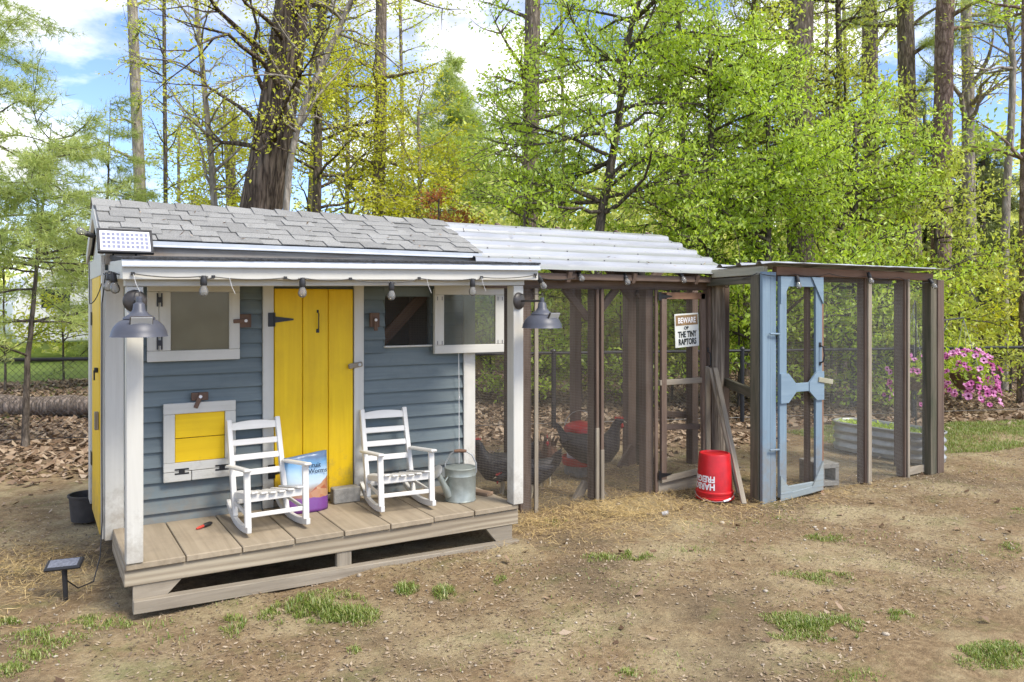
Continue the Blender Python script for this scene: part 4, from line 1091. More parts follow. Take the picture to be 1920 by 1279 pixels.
def rocking_chair(label, loc, rz):
    r = thing('rocking_chair', label, 'rocking chair', loc, 'white rocking chairs on the porch', rz)
    W = WORLD[r.name]
    wm = M['white_gloss']
    def B(n_, p0, p1, w, t, face, ch=0.003): return board(n_, W @ Vector(p0), W @ Vector(p1), w, t, wm, r, face=(W.to_3x3() @ Vector(face)), ch=ch)
    def rz_(y): return 0.0015 + 0.055 * (abs(y) / 0.29) ** 2.2 * (1.25 if y > 0 else 0.55)
    for s in (-1, 1):
        m = MB(); ys = np.linspace(-0.275, 0.29, 15); v = []; f = []
        for y in ys:
            z = rz_(y); x = s * 0.172 - s * 0.02 * (y + 0.275) / 0.565
            for dx, dz in ((-0.013, 0), (0.013, 0), (0.013, 0.038), (-0.013, 0.038)): v.append((x + dx, y, z + dz))
        for i in range(len(ys) - 1):
            for k in range(4): f.append((i * 4 + k, i * 4 + (k + 1) % 4, i * 4 + 4 + (k + 1) % 4, i * 4 + 4 + k))
        f += [(0, 3, 2, 1), (56, 57, 58, 59)]
        f = [q[::-1] for q in f]
        m.add([W @ Vector(p) for p in v], f); o = m.obj('runner', wm, r)
        bv = o.modifiers.new('soft_edge', 'BEVEL'); bv.width = 0.004; bv.segments = 2
        B('front_leg', (s * 0.170, -0.235, rz_(-0.235) + 0.034), (s * 0.172, -0.215, 0.372), 0.036, 0.024, (0, -1, 0))
        B('back_post', (s * 0.158, 0.10, rz_(0.10) + 0.034), (s * 0.152, 0.285, 0.605), 0.030, 0.036, (0, -1, 0.2))
        B('armrest', (s * 0.176, -0.262, 0.384), (s * 0.170, 0.205, 0.332), 0.044, 0.018, (0, 0, 1), 0.006)
        B('side_rail', (s * 0.160, -0.215, 0.225), (s * 0.148, 0.135, 0.165), 0.040, 0.016, (1, 0, 0))
        B('side_stretcher', (s * 0.166, -0.220, 0.115), (s * 0.156, 0.105, 0.125), 0.022, 0.014, (1, 0, 0))
    def back(z0): return 0.10 + 0.185 * (z0 - 0.04) / 0.565 - 0.004
    for i, zc in enumerate((0.285, 0.377, 0.466)):
        B('back_slat', (-0.146, back(zc), zc), (0.146, back(zc), zc), 0.038, 0.014, (0, -1, 0.32))
    m = MB(); zc = 0.563; n_ = 12; v = []; f = []                 # the arched top slat
    for i in range(n_ + 1):
        x = -0.146 + 0.292 * i / n_; a = 0.014 * (1 - (x / 0.146) ** 2)
        for dy, dz in ((-0.007, -0.019), (0.007, -0.019), (0.007, 0.019 + a), (-0.007, 0.019 + a)): v.append(W @ Vector((x, back(zc + dz) + dy, zc + dz)))
    for i in range(n_):
        for k in range(4): f.append((i * 4 + k, i * 4 + 4 + k, i * 4 + 4 + (k + 1) % 4, i * 4 + (k + 1) % 4))
    f += [(0, 1, 2, 3), (n_ * 4 + 3, n_ * 4 + 2, n_ * 4 + 1, n_ * 4)]
    m.add(v, f); m.obj('back_slat', wm, r)
    for y, zc in ((-0.217, 0.222), (0.12, 0.160)):
        m = MB(); v = []; f = []
        for i in range(n_ + 1):
            x = -0.156 + 0.312 * i / n_; a = -0.016 * (1 - (x / 0.156) ** 2)
            for dy, dz in ((-0.009, -0.026), (0.009, -0.026), (0.009, 0.022 + a), (-0.009, 0.022 + a)): v.append(W @ Vector((x, y + dy, zc + dz)))
        for i in range(n_):
            for k in range(4): f.append((i * 4 + k, i * 4 + 4 + k, i * 4 + 4 + (k + 1) % 4, i * 4 + (k + 1) % 4))
        f += [(0, 1, 2, 3), (n_ * 4 + 3, n_ * 4 + 2, n_ * 4 + 1, n_ * 4)]
        m.add(v, f); m.obj('seat_rail', wm, r)
    for i in range(6):
        x = -0.132 + i * 0.0528; a = -0.016 * (1 - (x / 0.156) ** 2)
        B('seat_slat', (x, -0.250, 0.255 + a), (x, 0.125, 0.190 + a), 0.040, 0.012, (x * 0.5, 0.02, 1), 0.005)
    B('front_stretcher', (-0.158, -0.225, 0.118), (0.158, -0.225, 0.118), 0.026, 0.016, (0, -1, 0))
    B('rear_stretcher', (-0.148, 0.115, 0.125), (0.148, 0.115, 0.125), 0.026, 0.016, (0, -1, 0))
    return r
rocking_chair('small white slatted rocking chair in front of the hens\' pop door', (1.222, 4.905, DZ), R(2))
rocking_chair('small white slatted rocking chair beside the watering can', (2.082, 4.925, DZ), R(-5))

# watering can
wc = thing('watering_can', 'dull galvanised watering can with wooden handle grip at porch end', 'watering can', (2.505, 4.80, DZ))
W = WORLD[wc.name]; H_ = 0.222
m = MB(); m.lathe([(0.0, 0.006), (0.100, 0.004), (0.106, 0.0), (0.108, 0.006), (0.104, 0.012), (0.106, 0.17), (0.1085, 0.174), (0.1065, 0.179), (0.106, H_ - 0.006), (0.109, H_), (0.105, H_ + 0.004), (0.09, H_ + 0.002), (0.06, H_ + 0.013), (0.0, H_ + 0.016)], 40, W)
m.obj('body', M['galv_dull'], wc, smooth='auto')
sdv = (-RT * 0.75 - FW * 0.66); sdv = Vector(sdv / np.linalg.norm(sdv)); p_ = W.translation
a0 = p_ + sdv * 0.095 + Vector((0, 0, 0.045)); a1 = p_ + sdv * 0.185 + Vector((0, 0, 0.20))
m = MB(); m.tube([a0, a0.lerp(a1, 0.5), a1], [0.030, 0.021, 0.016], 16); m.obj('spout', M['galv_dull'], wc, smooth='auto')
ax = (a1 - a0).normalized(); ax = (ax + Vector((0, 0, -0.05)) + sdv * 0.5).normalized()
q = ax.to_track_quat('Z', 'Y').to_matrix().to_4x4(); q.translation = a1 - ax * 0.006
m = MB(); m.lathe([(0.015, 0), (0.052, 0.030), (0.055, 0.034), (0.051, 0.037), (0.03, 0.043), (0.0, 0.045)], 24, q); m.obj('rose', M['galv'], wc, smooth='auto')
m = MB(); mid = a0.lerp(a1, 0.55); m.tube([mid, p_ + sdv * 0.1 + Vector((0, 0, 0.178))], 0.006, 8); m.obj('spout_stay', M['galv_dull'], wc)
hd = Vector(RT) * 0.105
pts = [p_ + hd * -1 + Vector((0, 0, 0.195)), p_ + hd * -0.98 + Vector((0, 0, 0.25)), p_ + hd * -0.62 + Vector((0, 0, 0.315)), p_ + hd * -0.35 + Vector((0, 0, 0.332)),
       p_ + hd * 0.35 + Vector((0, 0, 0.332)), p_ + hd * 0.75 + Vector((0, 0, 0.308)), p_ + hd * 1.02 + Vector((0, 0, 0.25)), p_ + hd * 1.03 + Vector((0, 0, 0.185))]
m = MB(); m.tube(pts, 0.0055, 10); m.obj('handle', M['galv'], wc, smooth='auto')
m = MB(); m.tube([p_ + hd * -0.40 + Vector((0, 0, 0.332)), p_ + Vector((0, 0, 0.335)), p_ + hd * 0.40 + Vector((0, 0, 0.332))], [0.010, 0.0125, 0.010], 12); m.obj('grip', M['redwood'], wc, smooth='auto')

# feed bag
def mat_bag():
    m, n, l, b = new_mat('printed_feed_bag')
    tc = n.new('ShaderNodeTexCoord'); sp = n.new('ShaderNodeSeparateXYZ'); l.new(tc.outputs['Object'], sp.inputs[0])
    nz = n.new('ShaderNodeTexNoise'); nz.inputs['Scale'].default_value = 9; nz.inputs['Detail'].default_value = 4; l.new(tc.outputs['Object'], nz.inputs['Vector'])
    ad = n.new('ShaderNodeMath'); ad.operation = 'MULTIPLY_ADD'; ad.inputs[1].default_value = 0.06; l.new(nz.outputs['Fac'], ad.inputs[0]); l.new(sp.outputs['Z'], ad.inputs[2])
    mr = n.new('ShaderNodeMapRange'); mr.inputs['From Min'].default_value = -0.15; mr.inputs['From Max'].default_value = 0.21; l.new(ad.outputs[0], mr.inputs['Value'])
    rp = n.new('ShaderNodeValToRGB'); e = rp.color_ramp.elements
    st = [(0.0, (0.15, 0.045, 0.20)), (0.30, (0.16, 0.05, 0.22)), (0.34, (0.30, 0.16, 0.10)), (0.46, (0.30, 0.19, 0.12)), (0.56, (0.42, 0.50, 0.54)), (0.72, (0.36, 0.50, 0.62)), (0.90, (0.12, 0.28, 0.47)), (0.97, (0.10, 0.16, 0.26))]
    while len(e) < len(st): e.new(0.5)
    for i, (p, c) in enumerate(st): e[i].position = p; e[i].color = c4(c)
    l.new(mr.outputs['Result'], rp.inputs['Fac'])
    # hens and foliage printed across the middle
    vo = n.new('ShaderNodeTexVoronoi'); vo.inputs['Scale'].default_value = 15; l.new(tc.outputs['Object'], vo.inputs['Vector'])
    r2 = n.new('ShaderNodeValToRGB'); e2 = r2.color_ramp.elements; e2[0].position = 0.2; e2[0].color = (0.30, 0.075, 0.03, 1); e2[1].position = 0.8; e2[1].color = (0.42, 0.25, 0.13, 1)
    l.new(vo.outputs['Color'], r2.inputs['Fac'])
    gx = n.new('ShaderNodeMapRange'); gx.inputs['From Min'].default_value = -0.14; gx.inputs['From Max'].default_value = 0.14; gx.inputs['To Min'].default_value = -0.10; gx.inputs['To Max'].default_value = 0.085
    l.new(sp.outputs['X'], gx.inputs['Value'])
    lt = n.new('ShaderNodeMath'); lt.operation = 'LESS_THAN'; l.new(ad.outputs[0], lt.inputs[0]); l.new(gx.outputs['Result'], lt.inputs[1])
    gt = n.new('ShaderNodeMath'); gt.operation = 'GREATER_THAN'; gt.inputs[1].default_value = -0.045; l.new(ad.outputs[0], gt.inputs[0])
    mu = n.new('ShaderNodeMath'); mu.operation = 'MULTIPLY'; l.new(lt.outputs[0], mu.inputs[0]); l.new(gt.outputs[0], mu.inputs[1])
    mx = n.new('ShaderNodeMix'); mx.data_type = 'RGBA'; l.new(mu.outputs[0], mx.inputs['Factor']); l.new(rp.outputs['Color'], mx.inputs['A']); l.new(r2.outputs['Color'], mx.inputs['B'])
    l.new(mx.outputs['Result'], b.inputs['Base Color']); b.inputs['Roughness'].default_value = 0.32
    bp = n.new('ShaderNodeBump'); bp.inputs['Strength'].default_value = 0.35; bp.inputs['Distance'].default_value = 0.02
    n3 = n.new('ShaderNodeTexNoise'); n3.inputs['Scale'].default_value = 14; l.new(tc.outputs['Object'], n3.inputs['Vector']); l.new(n3.outputs['Fac'], bp.inputs['Height']); l.new(bp.outputs['Normal'], b.inputs['Normal'])
    return m
bag = thing('feed_bag', 'printed stand-up bag of poultry treats leaning by the yellow door', 'feed bag', (1.525, 5.06, DZ), None, R(3))
W = WORLD[bag.name]
def bag_y(x, z):                                                   # half thickness of the standing pouch
    t = max(0.0, 1 - (z / 0.36)) ** 0.75
    e = max(0.0, 1 - (abs(x) / 0.143) ** 3)
    return 0.006 + 0.055 * t * e
nX, nZ = 14, 18; v = []; f = []
for side in (-1, 1):
    for j in range(nZ + 1):
        z = 0.36 * j / nZ
        for i in range(nX + 1):
            x = (-0.5 + i / nX) * 0.286 * (0.93 + 0.07 * z / 0.36); lean = 0.10 * z
            wv = 0.006 * math.sin(x * 31 + z * 9) * (z / 0.36)
            v.append((x, lean + side * bag_y(x, z) + wv, 0.001 + z + (0.008 * math.sin(x * 14) if j == nZ else 0) + 0.03 * x * (j / nZ)))
k = (nX + 1) * (nZ + 1)
for j in range(nZ):
    for i in range(nX):
        a = j * (nX + 1) + i; f.append((a, a + 1, a + nX + 2, a + nX + 1)); f.append((k + a, k + a + nX + 1, k + a + nX + 2, k + a + 1))
for i in range(nX):
    a = nZ * (nX + 1) + i; f.append((a, a + 1, k + a + 1, k + a)); f.append((i + 1, i, k + i, k + i + 1))
for j in range(nZ):
    a = j * (nX + 1); f.append((a + nX + 1, k + a + nX + 1, k + a, a)); a += nX; f.append((a, k + a, k + a + nX + 1, a + nX + 1))
me = bpy.data.meshes.new('pouch'); me.from_pydata([(p[0], p[1], p[2] - 0.16) for p in v], [], f); me.update(); me.materials.append(mat_bag())
me.polygons.foreach_set('use_smooth', [True] * len(me.polygons))
put(bpy.data.objects.new('pouch', me), W @ Matrix.Translation((0, 0, 0.16)), bag)

def text_mesh(body, size, mat, space=1.0, bold=0.0, name='lettering', align='CENTER', sx=1.0):
    cu = bpy.data.curves.new('tmp_text', 'FONT'); cu.body = body; cu.size = size; cu.align_x = align; cu.space_character = space; cu.offset = bold
    cu.extrude = 0.0006; cu.resolution_u = 3
    o = bpy.data.objects.new('tmp_text', cu); col.objects.link(o)
    dg = bpy.context.evaluated_depsgraph_get()
    me = bpy.data.meshes.new_from_object(o.evaluated_get(dg)); me.name = name
    bpy.data.objects.remove(o); bpy.data.curves.remove(cu)
    me.materials.clear(); me.materials.append(mat)
    if sx != 1.0: me.transform(Matrix.Diagonal((sx, 1, 1, 1)))
    return me
def flat_text(body, size, mat, mw, parent, bold=0.0, align='CENTER', sx=1.0):
    return put(bpy.data.objects.new('lettering', text_mesh(body, size, mat, 1.0, bold, align=align, sx=sx)), mw, parent)
UP = Matrix.Rotation(R(90), 4, 'X')
def on_bag(x, z, s): return W @ Matrix.Translation((x, 0.10 * z - bag_y(x, z) - 0.012, z)) @ Matrix.Rotation(R(4), 4, 'X') @ UP
M['navy_print'] = simple('navy_print', (0.03, 0.05, 0.10), rough=0.5)
flat_text('Fruit', 0.044, M['navy_print'], on_bag(0.045, 0.278, 1), bag, 0.0006)
flat_text('& Worms', 0.040, M['navy_print'], on_bag(0.045, 0.243, 1), bag, 0.0006)
flat_text('MEALWORMS', 0.014, M['red_comb'], on_bag(0.01, 0.115, 1), bag, 0.0002) if False else None

# small things on the boards
pv = board('paver_block', (1.72, 5.155, DZ + 0.052), (1.905, 5.15, DZ + 0.052), 0.102, 0.085, M['concrete'], None, ch=0.006)
tag(pv, 'grey concrete block at the foot of the yellow door', 'concrete block')
sc = board('wood_scrap', (2.60, 5.08, DZ + 0.012), (2.735, 4.79, DZ + 0.012), 0.075, 0.022, M['brown_block'], None, face=(0, 0, 1))
tag(sc, 'flat scrap of brown board lying behind the watering can', 'wood scrap')
tool = thing('screwdriver', 'small tool with black grip and red tip lying on deck boards', 'screwdriver', (0.875, 4.99, DZ), None, R(35))
W = WORLD[tool.name]
m = MB(); m.tube([W @ Vector((0.0, 0, 0.014)), W @ Vector((0.012, 0, 0.014)), W @ Vector((0.05, 0, 0.0145)), W @ Vector((0.066, 0, 0.014))], [0.009, 0.0135, 0.0125, 0.008], 12); m.obj('grip', M['black_plastic'], tool, smooth='auto')
m = MB(); m.tube([W @ Vector((-0.055, 0, 0.010)), W @ Vector((-0.03, 0, 0.011)), W @ Vector((0.0, 0, 0.013))], [0.005, 0.009, 0.009], 12); m.obj('tip', simple('faded_red_plastic', (0.50, 0.06, 0.04), 0.4), tool, smooth='auto')

# barn lamps on the porch posts
def barn_lamp(label, x, z, arm, rz=0.0):
    t = thing('barn_lamp', label, 'lamp', (x, 4.478, z), 'barn lamps on the porch posts', rz)
    W = WORLD[t.name]
    m = MB(); q = W @ Matrix.Rotation(R(90), 4, 'X')
    m.lathe([(0.0, 0.026), (0.02, 0.025), (0.045, 0.018), (0.056, 0.008), (0.058, 0.0), (0.0, 0.0)], 28, q); m.obj('wall_plate', M['bronze'], t, smooth='auto')
    m = MB(); m.tube([W @ Vector((0, -0.02, 0.0)), W @ Vector((0, -arm, 0.0))], 0.008, 10); m.tube([W @ Vector((0.0, -0.012, 0.045)), W @ Vector((0, -arm - 0.006, 0.045)), W @ Vector((0, -arm - 0.006, 0.0))], 0.0028, 8)
    m.obj('arm', M['bronze'], t, smooth='auto')
    c = W @ Matrix.Translation((0, -arm, 0))
    sh_ = [(0.0, 0.022), (0.012, 0.022), (0.014, 0.014), (0.014, -0.006), (0.020, -0.010), (0.026, -0.016), (0.030, -0.045), (0.046, -0.066), (0.070, -0.080), (0.074, -0.088), (0.072, -0.092),
           (0.092, -0.102), (0.112, -0.122), (0.126, -0.150), (0.130, -0.172), (0.134, -0.176), (0.129, -0.176), (0.122, -0.150), (0.108, -0.125), (0.07, -0.098), (0.0, -0.085)]
    m = MB(); m.lathe(sh_, 44, c); s_ = m.obj('lamp_shade', M['lamp'], t, smooth='auto')
    m = MB(); m.lathe([(0.0, -0.16), (0.02, -0.155), (0.028, -0.135), (0.02, -0.11), (0.0, -0.10)], 16, c); m.obj('bulb', M['white_plastic'], s_, smooth='auto')
    k = c @ Matrix.Translation((0, -0.094, -0.098)) @ Matrix.Rotation(R(28), 4, 'X')
    m = MB(); m.cbox((0, 0, 0), (0.104, 0.012, 0.052), 0.003); m.v = [tuple(k @ Vector(p)) for p in m.v]; pn = m.obj('solar_plate', M['bronze'], t)
    k2 = k @ Matrix.Translation((0, -0.0075, 0.003)); m = MB(); m.cbox((0, 0, 0), (0.096, 0.003, 0.042), 0.001); m.v = [tuple(k2 @ Vector(p)) for p in m.v]; m.obj('solar_cell', M['lamp_cell'], pn)
barn_lamp('slate barn lamp on the left porch post, facing the camera', 0.452, 1.615, 0.19)
barn_lamp('slate barn lamp on the right porch post near the run', 2.775, 1.62, 0.20, R(18))

# solar panel on the porch roof
sp_ = thing('solar_charger', 'small solar panel with white grid tilted on the coop roof corner', 'solar panel', (0.46, 5.02, 1.86))
def mat_cells():
    m, n, l, b = new_mat('solar_cells')
    tc = n.new('ShaderNodeTexCoord'); mp = n.new('ShaderNodeMapping'); mp.inputs['Location'].default_value = (0.1225, 0.0, 0.0); l.new(tc.outputs['Object'], mp.inputs['Vector'])
    br = n.new('ShaderNodeTexBrick'); br.offset = 0; br.squash = 1; br.inputs['Scale'].default_value = 1.0
    br.inputs['Brick Width'].default_value = 0.0245; br.inputs['Row Height'].default_value = 0.031; br.inputs['Mortar Size'].default_value = 0.0038; br.inputs['Mortar Smooth'].default_value = 0.0
    br.inputs['Color1'].default_value = (0.20, 0.21, 0.29, 1); br.inputs['Color2'].default_value = (0.24, 0.25, 0.33, 1); br.inputs['Mortar'].default_value = (0.72, 0.73, 0.76, 1)
    l.new(mp.outputs['Vector'], br.inputs['Vector'])
    l.new(br.outputs['Color'], b.inputs['Base Color']); b.inputs['Roughness'].default_value = 0.2
    return m
pk = Matrix.Translation((0.457, 5.02, 1.958)) @ Matrix.Rotation(R(52), 4, 'X')
fr = None
for (c, d_) in (((0, 0.083, 0), (0.288, 0.014, 0.02)), ((0, -0.083, 0), (0.288, 0.014, 0.02)), ((-0.137, 0, 0), (0.014, 0.152, 0.02)), ((0.137, 0, 0), (0.014, 0.152, 0.02))):
    v, f = cbox_data(*d_, 0.002); mm = MB(); mm.add([pk @ (Vector(p) + Vector(c)) for p in v], f); mm.obj('frame_bar', M['black_plastic'], sp_)
v, f = cbox_data(0.262, 0.153, 0.010, 0.001); me = bpy.data.meshes.new('cell_sheet'); me.from_pydata(v, [], f); me.update()
me.materials.append(simple('white_backing', (0.72, 0.73, 0.76), 0.25, var=0.02)); put(bpy.data.objects.new('cell_sheet', me), pk, sp_)
v, f = cbox_data(0.245, 0.124, 0.003, 0.0005); me = bpy.data.meshes.new('cells'); me.from_pydata(v, [], f); me.update(); me.materials.append(mat_cells())
put(bpy.data.objects.new('cells', me), pk @ Matrix.Translation((0, 0, 0.0055)), sp_)
m = MB(); m.tube([(0.40, 5.03, 1.95), (0.40, 5.12, 1.86)], 0.006); m.tube([(0.52, 5.03, 1.95), (0.52, 5.12, 1.862)], 0.006); m.obj('bracket', M['black_metal'], sp_)

# string of bulbs along the eaves, its lead running down the corner to a little ground panel
sl = thing('string_lights', 'black string of clear bulbs along the porch, run and pen eaves', 'string lights', (1.6, 4.4, 1.75))
def sagpath(pts, sag=0.012, n_=5):
    out = []
    for a, b_ in zip(pts[:-1], pts[1:]):
        a, b_ = Vector(a), Vector(b_)
        for i in range(n_): t = i / n_; out.append(a.lerp(b_, t) - Vector((0, 0, sag * 4 * t * (1 - t))))
    out.append(Vector(pts[-1])); return out
yc = PY - 0.020
cl = [at(u, v_, y=yc) for u, v_ in ((249, 513), (382, 518), (400, 519), (535, 521), (567, 521), (657, 523), (734, 528), (786, 522), (886, 523), (903, 520), (1004, 516))]
lead = [Vector((X0 - 0.012, 5.235, 1.78)), Vector((0.372, 4.9, 1.775)), Vector((0.365, 4.6, 1.765))]
run_pts = [Vector((2.915, 4.46, 1.78)), at(1082, 520, y=5.02), at(1168, 522, y=5.02), at(1272, 520, y=5.02), at(1357, 528, y=5.0), at(1420, 512, y=4.36), at(1490, 514, y=4.345), at(1555, 513, y=4.345), at(1628, 518, y=4.345), at(1685, 520, y=4.345), at(1743, 530, y=4.335)]
m = MB(); m.tube(sagpath(lead + cl), 0.0030, 6); m.obj('cord', M['black_plastic'], sl)
m = MB(); m.tube(sagpath([cl[-1]] + run_pts, 0.02), 0.0030, 6); m.obj('cord', M['black_plastic'], sl)
for u, v_ in ((249, 513), (400, 519), (535, 521), (657, 523), (786, 522), (903, 520), (1004, 515)):
    p = at(u, v_, y=yc + 0.003); mm = MB(); mm.cbox(p, (0.018, 0.014, 0.016), 0.002); mm.obj('clip', M['black_plastic'], sl)
for u, v_ in ((250, 514), (430, 520), (800, 522), (903, 520)):
    p = at(u, v_, y=yc - 0.004); mm = MB(); mm.tube([p, p + Vector((0.012, -0.004, -0.05)), p + Vector((0.03, -0.004, -0.09))], 0.0014, 5); mm.obj('zip_tie', M['tag_white'], sl)
def bulb(p, d=(0, 0, -1)):
    d = Vector(d).normalized(); q = d.to_track_quat('Z', 'Y').to_matrix().to_4x4(); q.translation = Vector(p)
    mm = MB(); mm.lathe([(0.0, -0.006), (0.012, -0.006), (0.014, 0.002), (0.017, 0.012), (0.018, 0.042), (0.0155, 0.046), (0.0, 0.046)], 16, q)
    mm.tube([Vector(p) - Vector((0.022, 0, 0)), Vector(p) + Vector((0.022, 0, 0))], 0.005, 6)
    so = mm.obj('socket', M['black_plastic'], sl, smooth='auto')
    mm = MB(); mm.lathe([(0.013, 0.045), (0.015, 0.052), (0.021, 0.064), (0.024, 0.078), (0.022, 0.092), (0.014, 0.102), (0.0, 0.106)], 18, q); bo = mm.obj('bulb', M['bulb'], so, smooth='auto')
for u, v_ in ((382, 519), (567, 523), (734, 530), (886, 524)): bulb(at(u, v_, y=yc - 0.012))
bulb((0.368, 4.85, 1.772), (-0.15, -0.15, -1)); bulb((0.362, 4.62, 1.758), (0.12, -0.1, -1))
bulb((2.905, 4.44, 1.785), (0.55, 0.05, -0.8))
bulb(run_pts[1] + Vector((0, -0.02, 0.03)), (-0.2, -0.75, -0.5)); bulb(run_pts[2] + Vector((0, -0.02, 0.035)), (0.0, -0.5, -0.9)); bulb(run_pts[3] + Vector((0, -0.02, 0.045)), (0.15, -0.4, -0.9)); bulb(run_pts[4] + Vector((0, -0.02, 0.045)), (0, -0.2, -1))
bulb(run_pts[6] + Vector((0.03, 0, -0.02)), (0, -0.2, -1)); bulb(run_pts[8] + Vector((0, 0, 0.03)), (0.1, -0.3, -1)); bulb(run_pts[10] + Vector((0, 0, 0.03)), (0.1, -0.5, -0.8))
bulb((0.325, 5.52, 2.02), (-1, -0.35, 0.35))
m = MB(); m.tube([(0.37, 5.2, 1.785), (0.352, 5.24, 1.6), (0.352, 5.245, 0.9), (0.354, 5.24, 0.32), (0.34, 5.2, 0.12), (0.30, 5.1, 0.012), (0.22, 5.03, 0.012), (0.16, 4.99, 0.08)], 0.004, 6); m.obj('lead', M['black_plastic'], sl)
m = MB(); m.tube(sagpath([(0.352, 5.24, 1.72), (0.30, 5.45, 1.60), (0.31, 5.7, 1.9), (0.325, 5.55, 2.02)], 0.03), 0.003, 6); m.obj('lead', M['black_plastic'], sl)
m = MB(); m.tube(sagpath([(0.352, 5.24, 1.46), (0.30, 6.3, 1.44), (0.0, 8.5, 1.5)], 0.01), 0.0025, 6) ; m.obj('lead', M['black_plastic'], sl) if False else None

gp = thing('solar_stake', 'small black solar panel on a ground stake left of the porch', 'solar light', (0.150, 4.965, 0), None, R(-20))
W = WORLD[gp.name]
m = MB(); m.tube([W @ Vector((0.01, 0, -0.05)), W @ Vector((0, 0, 0.16))], [0.012, 0.015], 10); m.obj('stake', M['black_plastic'], gp)
k = W @ Matrix.Translation((0, 0, 0.175)) @ Matrix.Rotation(R(24), 4, 'X') @ Matrix.Rotation(R(-4), 4, 'Y')
v, f = cbox_data(0.186, 0.085, 0.020, 0.006); mm = MB(); mm.add([k @ Vector(p) for p in v], f); hd_ = mm.obj('housing', M['black_plastic'], gp)
me = bpy.data.meshes.new('cells')
v, f = cbox_data(0.150, 0.060, 0.003, 0.0005); me.from_pydata(v, [], f); me.update(); me.materials.append(simple('dark_cells', (0.16, 0.17, 0.20), 0.25, var=0.3, scale=60)); put(bpy.data.objects.new('cells', me), k @ Matrix.Translation((0, 0, 0.0105)), hd_)

tub = thing('feed_tub', 'round black rubber tub on ground behind the coop corner', 'tub', (0.355, 6.66, 0))
m = MB(); m.lathe([(0.0, 0.012), (0.10, 0.012), (0.112, 0.0), (0.126, 0.17), (0.135, 0.175), (0.135, 0.19), (0.122, 0.19), (0.107, 0.02), (0.0, 0.02)], 32, WORLD[tub.name]); m.obj('shell', simple('dusty_black_rubber', (0.045, 0.04, 0.036), 0.75, var=0.4), tub, smooth='auto')
m = MB(); m.lathe([(0.0, 0.10), (0.12, 0.10)], 24, WORLD[tub.name]); m.obj('contents', M['soil'], tub)

# ================================================================== THINGS BY THE RUN AND PEN
# the sign on the wire door
sg = thing('warning_sign', 'white metal sign warning of tiny raptors on the wire door', 'sign', (4.845, YF - 0.045, 1.23))
k = Matrix.Translation((4.845, YF - 0.046, 1.373)) @ Matrix.Rotation(R(-2.5), 4, 'Y') @ Matrix.Rotation(R(2), 4, 'Z')
v, f = cbox_data(0.288, 0.004, 0.290, 0.0015); mm = MB(); mm.add([k @ Vector(p) for p in v], f); pl = mm.obj('plate', simple('white_enamel', (0.66, 0.68, 0.63), 0.4, var=0.10, scale=9), sg)
v, f = cbox_data(0.266, 0.002, 0.088, 0.0005); mm = MB(); mm.add([k @ (Vector(p) + Vector((0, -0.003, 0.088))) for p in v], f); mm.obj('brown_band', simple('rusty_brown_print', (0.25, 0.16, 0.075), 0.5, var=0.35, scale=18), pl)
def on_sign(x, z): return k @ Matrix.Translation((x, -0.0045, z)) @ UP
flat_text('BEWARE', 0.068, M['white_print'], on_sign(0, 0.064), pl, 0.0012, sx=0.82)
flat_text('OF', 0.038, M['black_print'], on_sign(-0.01, 0.008), pl, 0.001, sx=1.15)
flat_text('THE TINY', 0.072, M['black_print'], on_sign(0, -0.058), pl, 0.0022, sx=0.70)
flat_text('RAPTORS', 0.072, M['black_print'], on_sign(0, -0.122), pl, 0.0022, sx=0.70)

# upturned bucket
bk = thing('red_bucket', 'red plastic bucket standing upside down by the wire door', 'bucket', (4.815, 4.70, 0))
W = WORLD[bk.name]; HB = 0.375
bprof = [(0.150, 0.0), (0.157, 0.004), (0.157, 0.022), (0.150, 0.026), (0.150, 0.05), (0.154, 0.054), (0.154, 0.066), (0.1465, 0.072), (0.1445, 0.088), (0.127, HB - 0.012), (0.122, HB - 0.002), (0.112, HB), (0.108, HB - 0.012), (0.0, HB - 0.013)]
m = MB(); m.lathe(bprof, 56, W); bb = m.obj('shell', M['red_plastic'], bk, smooth='auto')
def wrap_text(body, size, zc, start_ang, sx):
    me = text_mesh(body, size, M['white_print'], 1.0, 0.0025, align='LEFT', sx=sx)
    for vv in me.vertices:
        x, y, e = vv.co
        r_ = 0.1445 - (zc - y - 0.088) / (HB - 0.1) * 0.0175 + 0.0012 + e * 0.5
        a = start_ang - x / 0.139          # the bucket is upturned, so its print runs right to left, head down
        vv.co = (r_ * math.cos(a), r_ * math.sin(a), zc - y)
    put(bpy.data.objects.new('lettering', me), W, bb)
view_ang = math.atan2(-4.70, -4.815)       # towards the camera from the bucket
wrap_text('HARBOR', 0.070, 0.140, view_ang + 0.03, 0.86)
wrap_text('FREIGHT', 0.070, 0.200, view_ang + 0.03, 0.86)
pts = []
for i in range(15):
    a = view_ang + R(75) - R(150) * i / 14; r_ = 0.163 + 0.03 * math.sin(math.pi * i / 14)
    pts.append(W @ Vector((r_ * math.cos(a), r_ * math.sin(a), 0.060 - 0.048 * math.sin(math.pi * i / 14))))
m = MB(); m.tube(pts, 0.0022, 6); m.obj('bail', M['galv'], bk)
m = MB(); m.tube([pts[3], pts[4], pts[5]], 0.008, 8); m.obj('bail_grip', M['white_plastic'], bk)

